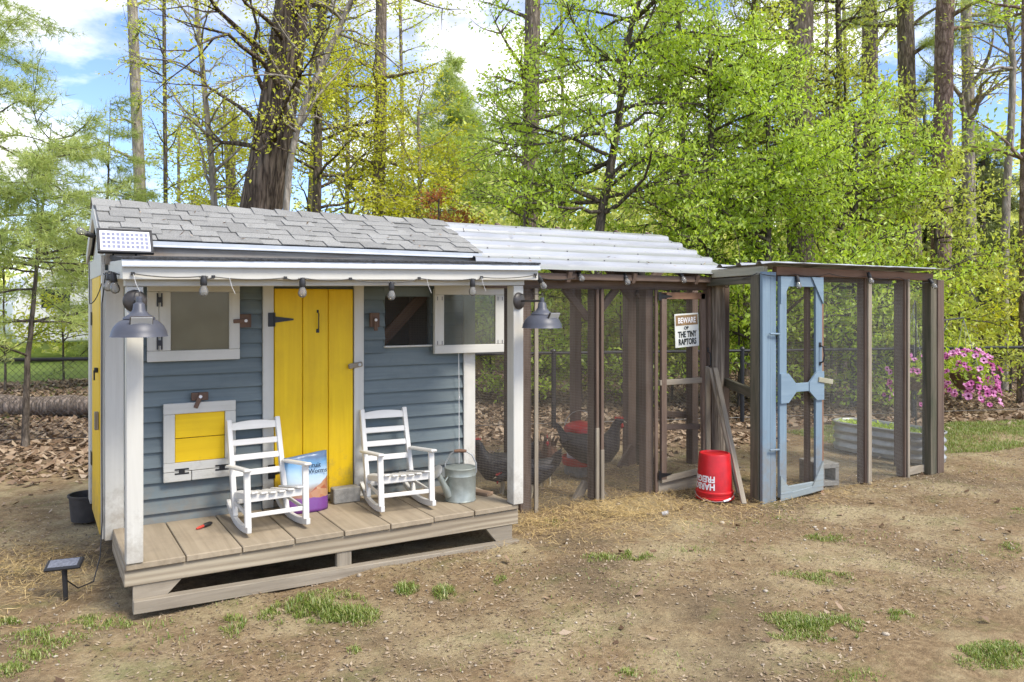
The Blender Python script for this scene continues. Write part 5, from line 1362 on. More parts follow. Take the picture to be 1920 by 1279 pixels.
p0 = at(1395, 945, z=0.0); p1 = at(1341, 690, y=4.985)
o = board('leaning_plank', p0, p1, 0.042, 0.02, M['grey_wood'], None, face=(-0.3, -1, 0.5)); tag(o, 'longer weathered plank leaning on the pole beside the red bucket', 'plank', 'planks leaning on the pole')
p0 = at(1384, 925, z=0.0); p1 = at(1331, 690, y=5.0)
o = board('leaning_plank', p0, p1, 0.026, 0.02, M['grey_wood'], None, face=(-0.3, -1, 0.5)); tag(o, 'narrower weathered strip leaning between the red bucket and wider plank', 'plank', 'planks leaning on the pole')

def cinder_block(loc, rz):
    t = thing('cinder_block', 'grey hollow cinder block inside the pen beside blue door', 'cinder block', loc, None, rz)
    W = WORLD[t.name]; m = MB(); w, d_, h = 0.195, 0.30, 0.195; e = 0.042
    for (c, s) in (((0, 0, e / 2), (w, d_, e)), ((0, 0, h - e / 2), (w, d_, e)), ((-w / 2 + e / 2, 0, h / 2), (e, d_ - 0.004, h - 2 * e)), ((w / 2 - e / 2, 0, h / 2), (e, d_ - 0.004, h - 2 * e)), ((0, 0.09, h / 2), (w - 2 * e, 0.03, h - 2 * e))):
        v, f = cbox_data(*s, 0.004); m.add([W @ (Vector(p) + Vector(c)) for p in v], f)
    m.obj('block', M['concrete'], t); return t
cinder_block((6.03, 4.62, 0.0), R(-14))

# oval stock tank used as a planter
def stock_tank():
    t = thing('stock_tank', 'oval corrugated steel tank planted with greens behind the pen', 'planter', (7.80, 5.12, 0))
    W = WORLD[t.name]
    def outline(r, n_=20):
        L_ = 0.66; r = r - 0.11; pts = []
        for i in range(n_ + 1): a = math.pi * i / n_; pts.append((r * math.cos(a), L_ - 0.3 + r * math.sin(a)))
        for i in range(n_ + 1): a = math.pi + math.pi * i / n_; pts.append((r * math.cos(a), -L_ + 0.3 + r * math.sin(a)))
        return pts
    zs = [(0.0, 0.345), (0.01, 0.35)] + [(0.02 + 0.26 * i / 20, 0.345 + 0.013 * math.sin(i / 20 * 2 * math.pi * 3)) for i in range(21)] + [(0.292, 0.36), (0.305, 0.362), (0.31, 0.35), (0.30, 0.338), (0.26, 0.335)]
    v = []; f = []; k = len(outline(1))
    for z, r_ in zs:
        v += [W @ Vector((x, y, z)) for x, y in outline(r_)]
    for j in range(len(zs) - 1):
        for i in range(k): f.append((j * k + i, j * k + (i + 1) % k, (j + 1) * k + (i + 1) % k, (j + 1) * k + i))
    m = MB(); m.add(v, f); m.obj('tank_wall', M['galv'], t, smooth=True)
    m = MB(); m.add([W @ Vector((x, y, 0.265)) for x, y in outline(0.336)], [tuple(range(k))]); m.obj('soil', M['soil'], t)
    n_ = 900; rs = np.random.default_rng(5)
    c = np.stack([rs.uniform(-0.18, 0.18, n_), rs.uniform(-0.55, 0.55, n_), rs.uniform(0.25, 0.305, n_)], 1) + np.array(W.translation)
    V, F, pk_ = leaf_quads(c, 0.05, rs, droop=0.1, up=0.6)
    put(bpy.data.objects.new('greens', mesh_np('greens', V, F, M['leaf_green'], pick=pk_)), Matrix.Identity(4), t)['kind'] = 'stuff'

def leaf_quads(c, size, rs, droop=0.3, up=0.3, aspect=0.5, fold=0.12):
    """one folded four-cornered leaf at each centre"""
    n_ = len(c)
    az = rs.uniform(0, 2 * math.pi, n_); el = rs.normal(-droop * 0.9, 0.45, n_)
    d = np.stack([np.cos(az) * np.cos(el), np.sin(az) * np.cos(el), np.sin(el)], 1)
    nr = rs.normal(0, 1, (n_, 3)); nr[:, 2] += up * 3
    s = np.cross(d, nr); s /= np.linalg.norm(s, axis=1)[:, None] + 1e-9
    nn = np.cross(s, d)
    L_ = size * rs.uniform(0.65, 1.3, n_)[:, None]; w = L_ * aspect
    V = np.stack([c - d * L_ * 0.5, c + s * w * 0.5 - d * L_ * 0.05 + nn * L_ * fold, c + d * L_ * 0.5, c - s * w * 0.5 - d * L_ * 0.05 + nn * L_ * fold], 1)
    F = (np.arange(n_)[:, None] * 4 + np.arange(4)[None])
    return V.reshape(-1, 3), F, rs.random(n_)
stock_tank()

# hanging baskets of pink petunias
def petunia_basket(label, c, hang, seed, n_fl=110, bracket=None):
    rs = np.random.default_rng(seed); c = Vector(c)
    t = thing('hanging_basket', label, 'flower basket', c - Vector((0, 0, 0.2)), 'hanging baskets of pink petunias')
    m = MB(); m.lathe([(0.0, -0.17), (0.06, -0.165), (0.11, -0.12), (0.145, -0.05), (0.155, 0.0), (0.148, 0.005), (0.13, -0.02), (0.0, -0.02)], 28, Matrix.Translation(c)); m.obj('basket', M['coir'], t, smooth='auto')
    m = MB()
    for i in range(3):
        a = 2.1 * i + 0.4; m.tube([c + Vector((0.15 * math.cos(a), 0.15 * math.sin(a), 0.0)), hang], 0.0022, 5)
    m.obj('hanger_wires', M['galv'], t)
    m = MB()
    for b0, b1, r_ in bracket: m.tube([b0, b1], r_, 8)
    m.obj('bracket', M['black_metal'], t)
    n_ = 420; q = rs.normal(0, 1, (n_, 3)); q /= np.linalg.norm(q, axis=1)[:, None]
    rad = rs.uniform(0.5, 1.0, n_)[:, None]
    cc = q * rad * np.array([0.25, 0.25, 0.17]) + np.array(c) + np.array([0, 0, 0.05]); cc[:, 2] -= 1.3 * np.maximum(0, np.hypot(cc[:, 0] - c.x, cc[:, 1] - c.y) - 0.14) * rs.random(n_)
    V, F, pk_ = leaf_quads(cc, 0.05, rs, 0.3, 0.3); put(bpy.data.objects.new('foliage', mesh_np('foliage', V, F, M['leaf_green'], pick=pk_ * 0.6)), Matrix.Identity(4), t)['kind'] = 'stuff'
    fl = None; view = (Vector((0, 0, 1.6)) - c).normalized()
    for i in range(n_fl):
        for _ in range(20):
            d = Vector(rs.normal(0, 1, 3)).normalized()
            if d.z > -0.5: break
        rr = rs.uniform(0.9, 1.1)
        p = c + Vector((d.x * 0.29 * rr, d.y * 0.29 * rr, d.z * 0.18 * rr + 0.06))
        out = math.hypot(p.x - c.x, p.y - c.y)
        if out > 0.2: p.z -= (out - 0.2) * rs.uniform(0.0, 4.0)
        nd = (d * 0.9 + view * 0.25 * rs.random() + Vector(rs.normal(0, 0.35, 3)) + Vector((0, 0, 0.25))).normalized(); Q = nd.to_track_quat('Z', 'Y').to_matrix().to_4x4(); Q.translation = p
        if fl is None:
            v = [(0, 0, -0.028)]; f = []
            for j in range(20):
                a = 2 * math.pi * j / 20; r_ = 0.033 * (1 - 0.10 * abs(math.cos(2.5 * a)))
                v.append((0.011 * math.cos(a), 0.011 * math.sin(a), -0.004)); v.append((r_ * math.cos(a), r_ * math.sin(a), 0.003 + 0.007 * math.sin(5 * a)))
            for j in range(20):
                k = (j + 1) % 20; f.append((0, 1 + 2 * j, 1 + 2 * k)); f.append((1 + 2 * j, 2 + 2 * j, 2 + 2 * k, 1 + 2 * k))
            fl = [];
            for kk in range(3):
                me = bpy.data.meshes.new('flower'); me.from_pydata(v, [], f); me.update(); me.materials.append(M['petal']); me.materials.append(M['petal_eye'])
                a_ = me.attributes.new('pick', 'FLOAT', 'FACE'); a_.data.foreach_set('value', [0.15 + 0.35 * kk] * len(f))
                me.polygons.foreach_set('material_index', [1 if len(q_) == 3 else 0 for q_ in f]); fl.append(me)
        o = bpy.data.objects.new('flower', fl[int(rs.integers(0, 3))]); put(o, Q @ Matrix.Scale(float(rs.uniform(0.75, 1.3)), 4), t)
    return t
bc = far(1812, 8.0, 700)
hk = Vector((bc.x - 0.05, bc.y, 1.44))
petunia_basket('basket of pink petunias hanging right of the pen\'s end post', bc, hk, 4, bracket=[(Vector((7.50, 4.36, 1.44)), hk + Vector((0.0, 0, 0.02)), 0.007), (Vector((7.50, 4.36, 1.28)), Vector((7.72, 4.41, 1.44)), 0.005)])
bc2 = far(1712, 9.3, 705); hk2 = Vector((bc2.x, bc2.y, 1.55))
petunia_basket('basket of pink petunias on a hook seen through the pen wire', bc2, hk2, 9, 50, bracket=[(Vector((bc2.x + 0.22, bc2.y + 0.1, -0.1)), Vector((bc2.x + 0.22, bc2.y + 0.1, 1.55)), 0.009), (Vector((bc2.x + 0.22, bc2.y + 0.1, 1.55)), Vector((bc2.x + 0.12, bc2.y + 0.05, 1.64)), 0.008), (Vector((bc2.x + 0.12, bc2.y + 0.05, 1.64)), hk2, 0.008)])

# hens
def hen(label, loc, rz, s=1.0, mat='feather_black', peck=0.0):
    t = thing('hen', label, 'hen', loc, 'hens in the run', rz); W = WORLD[t.name] @ Matrix.Scale(s, 4)
    # body, breast, neck and head as one skin; the hen looks along its own -x
    h = 1 - peck
    sec = [((0.235, 0.335), 0.012, 0.030), ((0.20, 0.315), 0.040, 0.060), ((0.14, 0.275), 0.078, 0.088), ((0.06, 0.245), 0.105, 0.112), ((-0.02, 0.235), 0.112, 0.122), ((-0.09, 0.25), 0.098, 0.118), ((-0.135, 0.29), 0.072, 0.092),
           ((-0.155, 0.33 - peck * 0.10), 0.050, 0.062), ((-0.170 - peck * 0.05, 0.375 - peck * 0.20), 0.038, 0.042), ((-0.185 - peck * 0.08, 0.42 - peck * 0.28), 0.031, 0.033), ((-0.20 - peck * 0.10, 0.445 - peck * 0.33), 0.028, 0.029), ((-0.225 - peck * 0.10, 0.447 - peck * 0.36), 0.020, 0.019), ((-0.24 - peck * 0.10, 0.444 - peck * 0.38), 0.008, 0.008)]
    v = []; f = []; n_ = 14
    for i, ((x, z), ry, rn) in enumerate(sec):
        x0, z0 = sec[max(i - 1, 0)][0]; x1, z1 = sec[min(i + 1, len(sec) - 1)][0]
        tx, tz = x1 - x0, z1 - z0; L_ = math.hypot(tx, tz); nx, nz = -tz / L_, tx / L_
        for k in range(n_):
            a = 2 * math.pi * k / n_; v.append(W @ Vector((x + nx * rn * math.sin(a), ry * math.cos(a), z + nz * rn * math.sin(a))))
    for i in range(len(sec) - 1):
        for k in range(n_): f.append((i * n_ + k, i * n_ + (k + 1) % n_, (i + 1) * n_ + (k + 1) % n_, (i + 1) * n_ + k))
    f += [tuple(range(n_))[::-1], tuple(range((len(sec) - 1) * n_, len(sec) * n_))]
    m = MB(); m.add(v, f); m.obj('body', M[mat], t, smooth=True)
    m = MB()
    for j in range(9):                                             # tail feathers
        a = (j - 4) * 0.10; b_ = W @ Vector((0.17, a * 0.16, 0.32)); e = W @ Vector((0.285 - abs(a) * 0.05, a * 0.35, 0.45 - abs(a) * 0.16)); g = W @ Vector((0.25, a * 0.3, 0.30))
        m.add([b_, b_.lerp(e, 0.6) + Vector((0, 0, 0.02)), e, b_.lerp(g, 0.8)], [(0, 1, 2, 3)])
    m.obj('tail', M[mat], t)
    for sd_ in (-1, 1):
        m = MB(); w_ = [((-0.10, 0.27), 0.02), ((-0.05, 0.285), 0.06), ((0.04, 0.27), 0.068), ((0.13, 0.28), 0.045), ((0.20, 0.30), 0.012)]; v = []; f = []
        for (x, z), r_ in w_:
            for k in range(8):
                a = 2 * math.pi * k / 8; v.append(W @ Vector((x, sd_ * (0.088 + 0.022 * math.cos(a) - abs(x) * 0.12), z + r_ * math.sin(a))))
        for i in range(4):
            for k in range(8): f.append((i * 8 + k, i * 8 + (k + 1) % 8, i * 8 + 8 + (k + 1) % 8, i * 8 + 8 + k))
        m.add(v, f + [tuple(range(8)), tuple(range(32, 40))]); m.obj('wing', M[mat], t, smooth=True)
        m = MB(); y_ = sd_ * 0.04; m.tube([W @ Vector((0.0, y_, 0.15)), W @ Vector((0.01, y_, 0.08)), W @ Vector((-0.005, y_, 0.008))], [0.018 * s, 0.009 * s, 0.008 * s], 8)
        for tx, ty in ((-0.055, -0.02), (-0.06, 0.0), (-0.055, 0.02), (0.03, 0.0)): m.tube([W @ Vector((-0.005, y_, 0.008)), W @ Vector((tx, y_ + ty, 0.004))], [0.006 * s, 0.003 * s], 6)
        m.obj('leg', M['yellow_leg'], t)
    hx, hz = -0.205 - peck * 0.10, 0.445 - peck * 0.33
    m = MB()
    for j in range(5):
        x = hx + 0.028 - j * 0.014; m.add([W @ Vector((x - 0.008, -0.004, hz + 0.02)), W @ Vector((x + 0.008, -0.004, hz + 0.02)), W @ Vector((x + 0.003, 0, hz + 0.05 - 0.004 * abs(j - 1.5))), W @ Vector((x - 0.008, 0.004, hz + 0.02)), W @ Vector((x + 0.008, 0.004, hz + 0.02))], [(0, 1, 2), (4, 3, 2), (3, 0, 2), (1, 4, 2)])
    m.obj('comb', M['red_comb'], t)
    m = MB(); m.tube([W @ Vector((hx - 0.02, 0, hz - 0.012)), W @ Vector((hx - 0.022, 0, hz - 0.035)), W @ Vector((hx - 0.018, 0, hz - 0.055))], [0.010 * s, 0.014 * s, 0.006 * s], 8); m.obj('wattle', M['red_comb'], t, smooth=True)
    m = MB(); m.tube([W @ Vector((hx - 0.03, 0, hz)), W @ Vector((hx - 0.058, 0, hz - 0.008))], [0.008 * s, 0.002 * s], 8); m.obj('beak', M['yellow_leg'], t)
    return t
hen('black hen with red comb behind the porch watering can', (3.34, 5.66, 0.0), R(-20), 1.02)
hen('black hen pecking the ground behind the right porch post', (3.50, 5.46, 0.0), R(-25), 0.92, peck=0.75)
hen('brown hen standing between the black hens in the run', (3.86, 5.78, 0.0), R(60), 1.0, 'feather_brown')
hen('large black hen in front of the red and white waterer', (4.34, 5.74, 0.0), R(150), 1.2)

# poultry waterer
pw = thing('poultry_waterer', 'red and white poultry waterer with wire handle inside run', 'waterer', (4.40, 6.0, 0.10))
W = WORLD[pw.name]
board_ = board('support_block', (4.40, 6.0, -0.02), (4.40, 6.0, 0.10), 0.22, 0.22, M['concrete'], pw)
m = MB(); m.lathe([(0.0, 0.0), (0.165, 0.0), (0.175, 0.02), (0.178, 0.07), (0.170, 0.075), (0.165, 0.03), (0.13, 0.03), (0.13, 0.05), (0.0, 0.05)], 32, W); m.obj('tray', M['red_plastic'], pw, smooth='auto')
m = MB(); m.lathe([(0.0, 0.05), (0.125, 0.05), (0.13, 0.10), (0.145, 0.28), (0.148, 0.30), (0.0, 0.30)], 32, W); m.obj('jar', M['white_plastic'], pw, smooth='auto')
m = MB(); m.lathe([(0.0, 0.40), (0.05, 0.398), (0.10, 0.385), (0.145, 0.36), (0.155, 0.34), (0.156, 0.295), (0.150, 0.29), (0.0, 0.29)], 32, W); m.obj('lid', M['red_plastic'], pw, smooth='auto')
m = MB(); m.tube([W @ Vector((0.15 * math.cos(a) * RT[0], 0.15 * math.cos(a) * RT[1], 0.33 + 0.17 * math.sin(a))) for a in np.linspace(0, math.pi, 13)], 0.004, 6); m.obj('handle', M['galv'], pw)

cup = thing('paper_scrap', 'crumpled greyish paper scrap on the straw before the run', 'litter', tuple(at(1247, 968, z=0.0)))
W = WORLD[cup.name] @ Matrix.Translation((0, 0, 0.022)) @ Matrix.Rotation(R(80), 4, 'Y') @ Matrix.Rotation(R(30), 4, 'X') @ Matrix.Scale(0.8, 4)
m = MB(); m.lathe([(0.0, -0.03), (0.017, -0.03), (0.022, 0.005), (0.019, 0.02), (0.026, 0.03), (0.023, 0.03), (0.0, -0.02)], 11, W); m.obj('paper', simple('dirty_paper', (0.42, 0.40, 0.37), 0.8, var=0.3, scale=40), cup)

# fallen log beyond the fence, and the white trailer far off on the left
lg0, lg1 = far(-140, 11.6), far(330, 10.9)
lg = thing('fallen_log', 'fallen grey log lying beyond the fence on the left', 'log', (lg0 + lg1) / 2)
pts = [lg0.lerp(lg1, i / 12) + Vector((0, 0.03 * math.sin(i * 1.3), 0.15 + 0.02 * math.sin(i))) for i in range(13)]
m = MB(); m.tube(pts, [0.165 - 0.004 * i + 0.012 * math.sin(i * 2) for i in range(13)], 18); lo = m.obj('trunk', M['bark_brown'], lg, smooth='auto')
tr = thing('white_trailer', 'large white trailer beyond the fence, half hidden by pine branches', 'trailer', far(170, 23), None, R(14))
W = WORLD[tr.name]
o_ = [(-2.1, 0.55), (-2.25, 0.9), (-2.2, 1.6), (-1.8, 2.35), (-1.2, 2.62), (2.4, 2.62), (2.6, 2.4), (2.6, 0.55)]
k = len(o_); v = [W @ Vector((x, y, z)) for y in (-1.05, 1.05) for x, z in o_]
m = MB(); m.add(v, [tuple(range(k)), tuple(range(2 * k - 1, k - 1, -1))] + [(i + k, (i + 1) % k + k, (i + 1) % k, i) for i in range(k)]); bo = m.obj('body', M['camper'], tr)
bv = bo.modifiers.new('soft_edge', 'BEVEL'); bv.width = 0.09; bv.segments = 3
for x, w in ((-1.2, 0.7), (1.2, 0.9)):
    m = MB(); v, f = cbox_data(w, 0.03, 0.5, 0.01); m.add([W @ (Vector(p) + Vector((x, -1.055, 1.75))) for p in v], f); m.obj('window', simple('dark_window', (0.02, 0.025, 0.03), 0.1), tr)
m = MB(); v, f = cbox_data(0.62, 0.03, 1.7, 0.01); m.add([W @ (Vector(p) + Vector((0.2, -1.053, 1.45))) for p in v], f); m.obj('door', M['white_plastic'], tr)
for x in (-0.1, 0.75):
    m = MB(); m.lathe([(0.0, -0.1), (0.2, -0.1), (0.33, -0.09), (0.34, 0.0), (0.33, 0.09), (0.2, 0.1), (0.0, 0.1)], 24, W @ Matrix.Translation((x + 0.6, -0.95, 0.34)) @ Matrix.Rotation(R(90), 4, 'X')); m.obj('wheel', M['black_plastic'], tr)
m = MB(); m.tube([W @ Vector((-2.1, 0, 0.6)), W @ Vector((-3.2, 0, 0.55)), W @ Vector((-3.25, 0, 0.0))], 0.05, 8); m.obj('tow_bar', M['black_metal'], tr)

# ================================================================== TREES
def np_tube(P, rad, seg):
    P = np.asarray(P, float); n_ = len(P)
    T = np.gradient(P, axis=0); T /= np.linalg.norm(T, axis=1)[:, None] + 1e-9
    ref = np.array([0.31, 0.95, 0.05]) if abs(T[0, 2]) > 0.5 else np.array([0.05, 0.1, 1.0])
    A = np.cross(T, ref); A /= np.linalg.norm(A, axis=1)[:, None] + 1e-9; B = np.cross(T, A)
    an = np.linspace(0, 2 * math.pi, seg, endpoint=False)
    V = P[:, None] + (A[:, None] * np.cos(an)[None, :, None] + B[:, None] * np.sin(an)[None, :, None]) * np.asarray(rad)[:, None, None]
    i = np.arange(n_ - 1)[:, None] * seg; k = np.arange(seg)[None]; k2 = (k + 1) % seg
    F = np.stack([i + k, i + k2, i + seg + k2, i + seg + k], -1).reshape(-1, 4)
    return V.reshape(-1, 3), F

class Wood:
    def __init__(s): s.V = []; s.F = []; s.n = 0
    def add(s, P, rad, seg):
        V, F = np_tube(P, rad, seg); s.V.append(V); s.F.append(F + s.n); s.n += len(V)
    def mesh(s, name, mat, smooth=True): return mesh_np(name, np.vstack(s.V), np.vstack(s.F), mat, smooth=smooth)

def curve_pts(p, d, L_, n_, rs, wander, grav):
    P = [np.array(p, float)]; d = np.array(d, float)
    for i in range(n_):
        d = d + rs.normal(0, wander, 3) + np.array([0, 0, grav]); d /= np.linalg.norm(d)
        P.append(P[-1] + d * L_ / n_)
    return np.array(P)

def smooth_path(ctrl, n_):
    ctrl = np.array([list(c) for c in ctrl], float); t = np.linspace(0, len(ctrl) - 1, n_)
    out = np.stack([np.interp(t, np.arange(len(ctrl)), ctrl[:, k]) for k in range(3)], 1)
    for _ in range(2): out[1:-1] = (out[:-2] + 2 * out[1:-1] + out[2:]) / 4
    return out

def needle_tufts(c, d, size, rs, per=9, wid=0.06):
    n_ = len(c); idx = np.repeat(np.arange(n_), per); m_ = len(idx)
    q = rs.normal(0, 1, (m_, 3)) * 0.75 + d[idx] * 0.8; q /= np.linalg.norm(q, axis=1)[:, None]
    s = np.cross(q, rs.normal(0, 1, (m_, 3))); s /= np.linalg.norm(s, axis=1)[:, None] + 1e-9
    L_ = size * rs.uniform(0.7, 1.2, m_)[:, None]; b = c[idx]
    V = np.stack([b + s * L_ * wid * 0.5, b - s * L_ * wid * 0.5, b + q * L_], 1).reshape(-1, 3)
    return V, np.arange(m_ * 3).reshape(-1, 3), np.repeat(rs.random(n_), per)

def tree(name, label, cat, ctrl, r0, r1, bark, leafmat, seed, limbs=30, t0=0.3, t1=1.0, L0=1.6, L1=0.6, leaves=8000, lsize=0.09, spread=0.16, elev=0.35, grav=0.0,
         droop=0.5, twigs=5, kind='leaf', group='trees behind the fence', seg=12, shape=None, aspect=0.5, top_bias=1.0, crook=0.12, bias=None, knobs=0.0, limb_r=0.28):
    rs = np.random.default_rng(seed)
    P = smooth_path(ctrl, 26); n_ = len(P)
    tt = np.linspace(0, 1, n_); rad = r0 + (r1 - r0) * tt ** 0.85; rad[0] *= 1.2; rad[1] *= 1.06
    P[1:, :2] += np.cumsum(rs.normal(0, 0.012 * (r0 / 0.15) ** 0.3, (n_ - 1, 2)), 0) * 0.5
    base = P[0].copy(); base[2] = 0
    root = thing(name, label, cat, tuple(base), group)
    w = Wood(); w.add(P, rad, seg)
    pts = []; dirs = []; wts = []
    for k in range(limbs):
        t = t0 + (t1 - t0) * rs.random() ** top_bias
        i = t * (n_ - 1); p = np.array([np.interp(i, np.arange(n_), P[:, c]) for c in range(3)]); rt = np.interp(i, np.arange(n_), rad)
        az = rs.uniform(0, 2 * math.pi)
        if bias is not None and rs.random() < bias[1]: az = bias[0] + rs.normal(0, 0.7)
        e = elev + rs.normal(0, 0.22); u = (t - t0) / max(1e-6, t1 - t0)
        L_ = (shape(u) if shape else (L0 + (L1 - L0) * u)) * rs.uniform(0.7, 1.2)
        d = np.array([math.cos(az) * math.cos(e), math.sin(az) * math.cos(e), math.sin(e)])
        Q = curve_pts(p, d, L_, 7, rs, crook, grav)
        br = max(0.008, min(rt * 0.6, limb_r * rt + 0.007 * L_))
        w.add(Q, np.linspace(br, 0.004, 8), 6 if br > 0.02 else 5)
        for j in range(twigs):
            s = rs.uniform(0.22, 1.0); q = Q[min(7, int(s * 7))]; td = (Q[min(7, int(s * 7) + 1)] - Q[max(0, int(s * 7) - 1)]); td /= np.linalg.norm(td) + 1e-9
            side = rs.normal(0, 0.75, 3); side[2] *= 0.55; dd = td + side; dd /= np.linalg.norm(dd)
            Q2 = curve_pts(q, dd, L_ * rs.uniform(0.22, 0.5), 5, rs, crook, grav * 1.2); w.add(Q2, np.linspace(max(0.005, br * 0.3), 0.0025, 6), 4)
            pts.append(Q2[1:]); dirs.append(np.diff(Q2, axis=0)); wts.append(np.full(5, L_))
        pts.append(Q[3:]); dirs.append(np.diff(Q, axis=0)[2:]); wts.append(np.full(5, L_))
    put(bpy.data.objects.new('trunk', w.mesh('trunk', bark)), Matrix.Identity(4), root)
    if leaves:
        C = np.vstack(pts); D = np.vstack(dirs); D /= np.linalg.norm(D, axis=1)[:, None] + 1e-9
        wt = np.concatenate(wts) + 0.05; idx = rs.choice(len(C), leaves, p=wt / wt.sum())
        if kind == 'leaf':
            c = C[idx] + rs.normal(0, spread * 0.72, (leaves, 3)) * np.array([1, 1, 0.55])
            V, F, pk = leaf_quads(c, lsize, rs, droop=droop, up=0.25, aspect=aspect); pk = np.clip(pk * 0.6 + np.repeat(rs.random(len(C) // 5 + 1), 5)[:len(C)][idx] * 0.5 - 0.05, 0, 1)
        else:
            c = C[idx] + rs.normal(0, spread, (leaves, 3)) * np.array([1, 1, 0.35])
            V, F, pk = needle_tufts(c, D[idx], lsize, rs)
        put(bpy.data.objects.new('crown', mesh_np('crown', V, F, leafmat, pick=pk)), Matrix.Identity(4), root)
    return root

def up_from(u, depth, top_v, u_top=None, extra=None):
    b = far(u, depth); t = far(u if u_top is None else u_top, depth, top_v); b.z = -0.15
    return [b] + (extra or []) + [t]

# --- the big leaning oak and its slim grey neighbour
D0 = 12.4
tree('oak_tree', 'massive leaning tree with deeply furrowed bark behind the coop', 'tree', [far(438, D0) + Vector((0, 0, -0.2)), far(465, D0, 560), far(490, D0, 395), far(522, D0, 200), far(548, D0, 0), far(585, D0, -280), far(600, D0, -520)], 0.40, 0.20,
     M['bark_big'], M['leaf_yellow'], 3, limbs=26, t0=0.42, t1=1.0, L0=2.6, L1=2.6, leaves=4200, lsize=0.06, spread=0.2, elev=0.45, twigs=6, seg=30, crook=0.2, limb_r=0.10)
tree('grey_tree', 'slim grey crooked tree curving right beside the massive leaning trunk', 'tree', [far(530, 11.9) + Vector((0, 0, -0.1)), far(535, 11.9, 395), far(545, 11.9, 290), far(572, 11.9, 190), far(632, 11.9, 70), far(668, 11.9, -10), far(720, 11.9, -160)], 0.056, 0.04,
     M['bark_grey'], M['leaf_yellow'], 5, limbs=20, t0=0.35, L0=1.8, L1=1.4, leaves=2200, lsize=0.055, spread=0.16, twigs=6, elev=0.5, crook=0.2)
# --- tall bare poles on the left
tree('pole_tree', 'tall straight grey trunk with few branches, wider of left two', 'tree', up_from(272, 18.5, -420, 242), 0.16, 0.09, M['bark_grey'], M['leaf_light'], 7, limbs=14, t0=0.3, L0=1.2, L1=1.2, leaves=1500, lsize=0.07, spread=0.12, elev=0.3)
tree('pole_tree', 'very thin straight trunk just right of the left pole tree', 'tree', up_from(313, 16.5, -260, 312), 0.055, 0.03, M['bark_dark'], M['leaf_light'], 8, limbs=26, t0=0.35, L0=0.9, L1=0.7, leaves=1600, lsize=0.06, spread=0.12, elev=0.5)
tree('slender_tree', 'thin forked bare-limbed tree between pole trunks and leaning oak', 'tree', [far(400, 13.4) + Vector((0, 0, -0.1)), far(405, 13.4, 430), far(398, 13.4, 300), far(385, 13.4, 160), far(368, 13.4, 0), far(355, 13.4, -160)], 0.07, 0.03, M['bark_grey'], M['leaf_yellow'], 10, limbs=30, t0=0.3, L0=1.6, L1=1.2, leaves=2600, lsize=0.055, spread=0.15, elev=0.55, crook=0.2)
tree('dark_tree', 'narrow dark trunk right of the massive leaning tree', 'tree', up_from(588, 15, -260, 607), 0.10, 0.06, M['bark_dark'], M['leaf_yellow'], 12, limbs=34, t0=0.22, L0=1.5, L1=1.2, leaves=5200, lsize=0.075, spread=0.2, elev=0.4)
tree('straight_tree', 'straight dark trunk behind the middle of the shingle roof', 'tree', up_from(702, 16.5, -330, 714), 0.155, 0.10, M['bark_brown'], M['leaf_yellow'], 13, limbs=34, t0=0.18, L0=1.7, L1=1.3, leaves=6500, lsize=0.075, spread=0.2, elev=0.3)
tree('grey_stump_tree', 'short greyish trunk left of the massive leaning tree', 'tree', up_from(425, 19, 210, 437), 0.15, 0.07, M['bark_brown'], M['leaf_yellow'], 14, limbs=18, t0=0.45, L0=1.5, L1=1.0, leaves=2600, lsize=0.08, spread=0.2, elev=0.4)
# --- pines on the left
tree('pine_sapling', 'leaning pine sapling with soft needles by the left fence', 'pine tree', [far(47, 8.75) + Vector((0, 0, -0.05)), far(55, 8.75, 650), far(78, 8.75, 420), far(100, 8.75, 230)], 0.045, 0.004, M['bark_dark'], M['needle'], 21, limbs=34, t0=0.30, L0=1.25, L1=0.7, leaves=4200, lsize=0.11, spread=0.07, elev=0.08, kind='needle', twigs=6, seg=10)
tree('pine_tree', 'soft needled pine at the left picture edge behind sapling', 'pine tree', up_from(-70, 12.5, -60, -60), 0.11, 0.006, M['bark_dark'], M['needle'], 22, limbs=40, t0=0.28, L0=2.3, L1=1.0, leaves=6000, lsize=0.14, spread=0.10, elev=0.1, kind='needle', twigs=6)
tree('pine_tree', 'soft needled pine between the sapling and left pole tree', 'pine tree', up_from(196, 15, 190, 205), 0.07, 0.004, M['bark_dark'], M['needle'], 23, limbs=46, t0=0.18, L0=1.7, L1=0.4, leaves=5000, lsize=0.14, spread=0.10, elev=0.05, kind='needle', twigs=6)
# --- the bright green middle
G = dict(kind='leaf', elev=0.22, droop=0.8, twigs=11, aspect=0.42, crook=0.16)
tree('beech_tree', 'dark forked young tree with bright leaves above the white metal roof', 'tree', [far(1112, 11.6) + Vector((0, 0, -0.1)), far(1120, 11.6, 430), far(1136, 11.6, 345), far(1158, 11.6, 220), far(1166, 11.6, 100), far(1205, 11.6, -40), far(1230, 11.6, -150)], 0.085, 0.03, M['bark_dark'], M['leaf_green'], 31, limbs=60, t0=0.22, L0=2.0, L1=1.3, leaves=16800, lsize=0.073, spread=0.11, grav=-0.015, **G)
tree('leafy_tree', 'bright leafy tree hiding the run roof\'s right end', 'tree', up_from(1330, 12.2, 20), 0.09, 0.03, M['bark_dark'], M['leaf_green'], 32, limbs=64, t0=0.2, L0=2.2, L1=1.2, leaves=19040, lsize=0.073, spread=0.11, grav=-0.015, **G)
tree('leafy_tree', 'bright leafy tree in front of the thick grey trunk', 'tree', up_from(1440, 11.8, 180), 0.07, 0.03, M['bark_dark'], M['leaf_green'], 33, limbs=52, t0=0.15, L0=2.0, L1=1.1, leaves=14560, lsize=0.073, spread=0.11, grav=-0.01, **G)
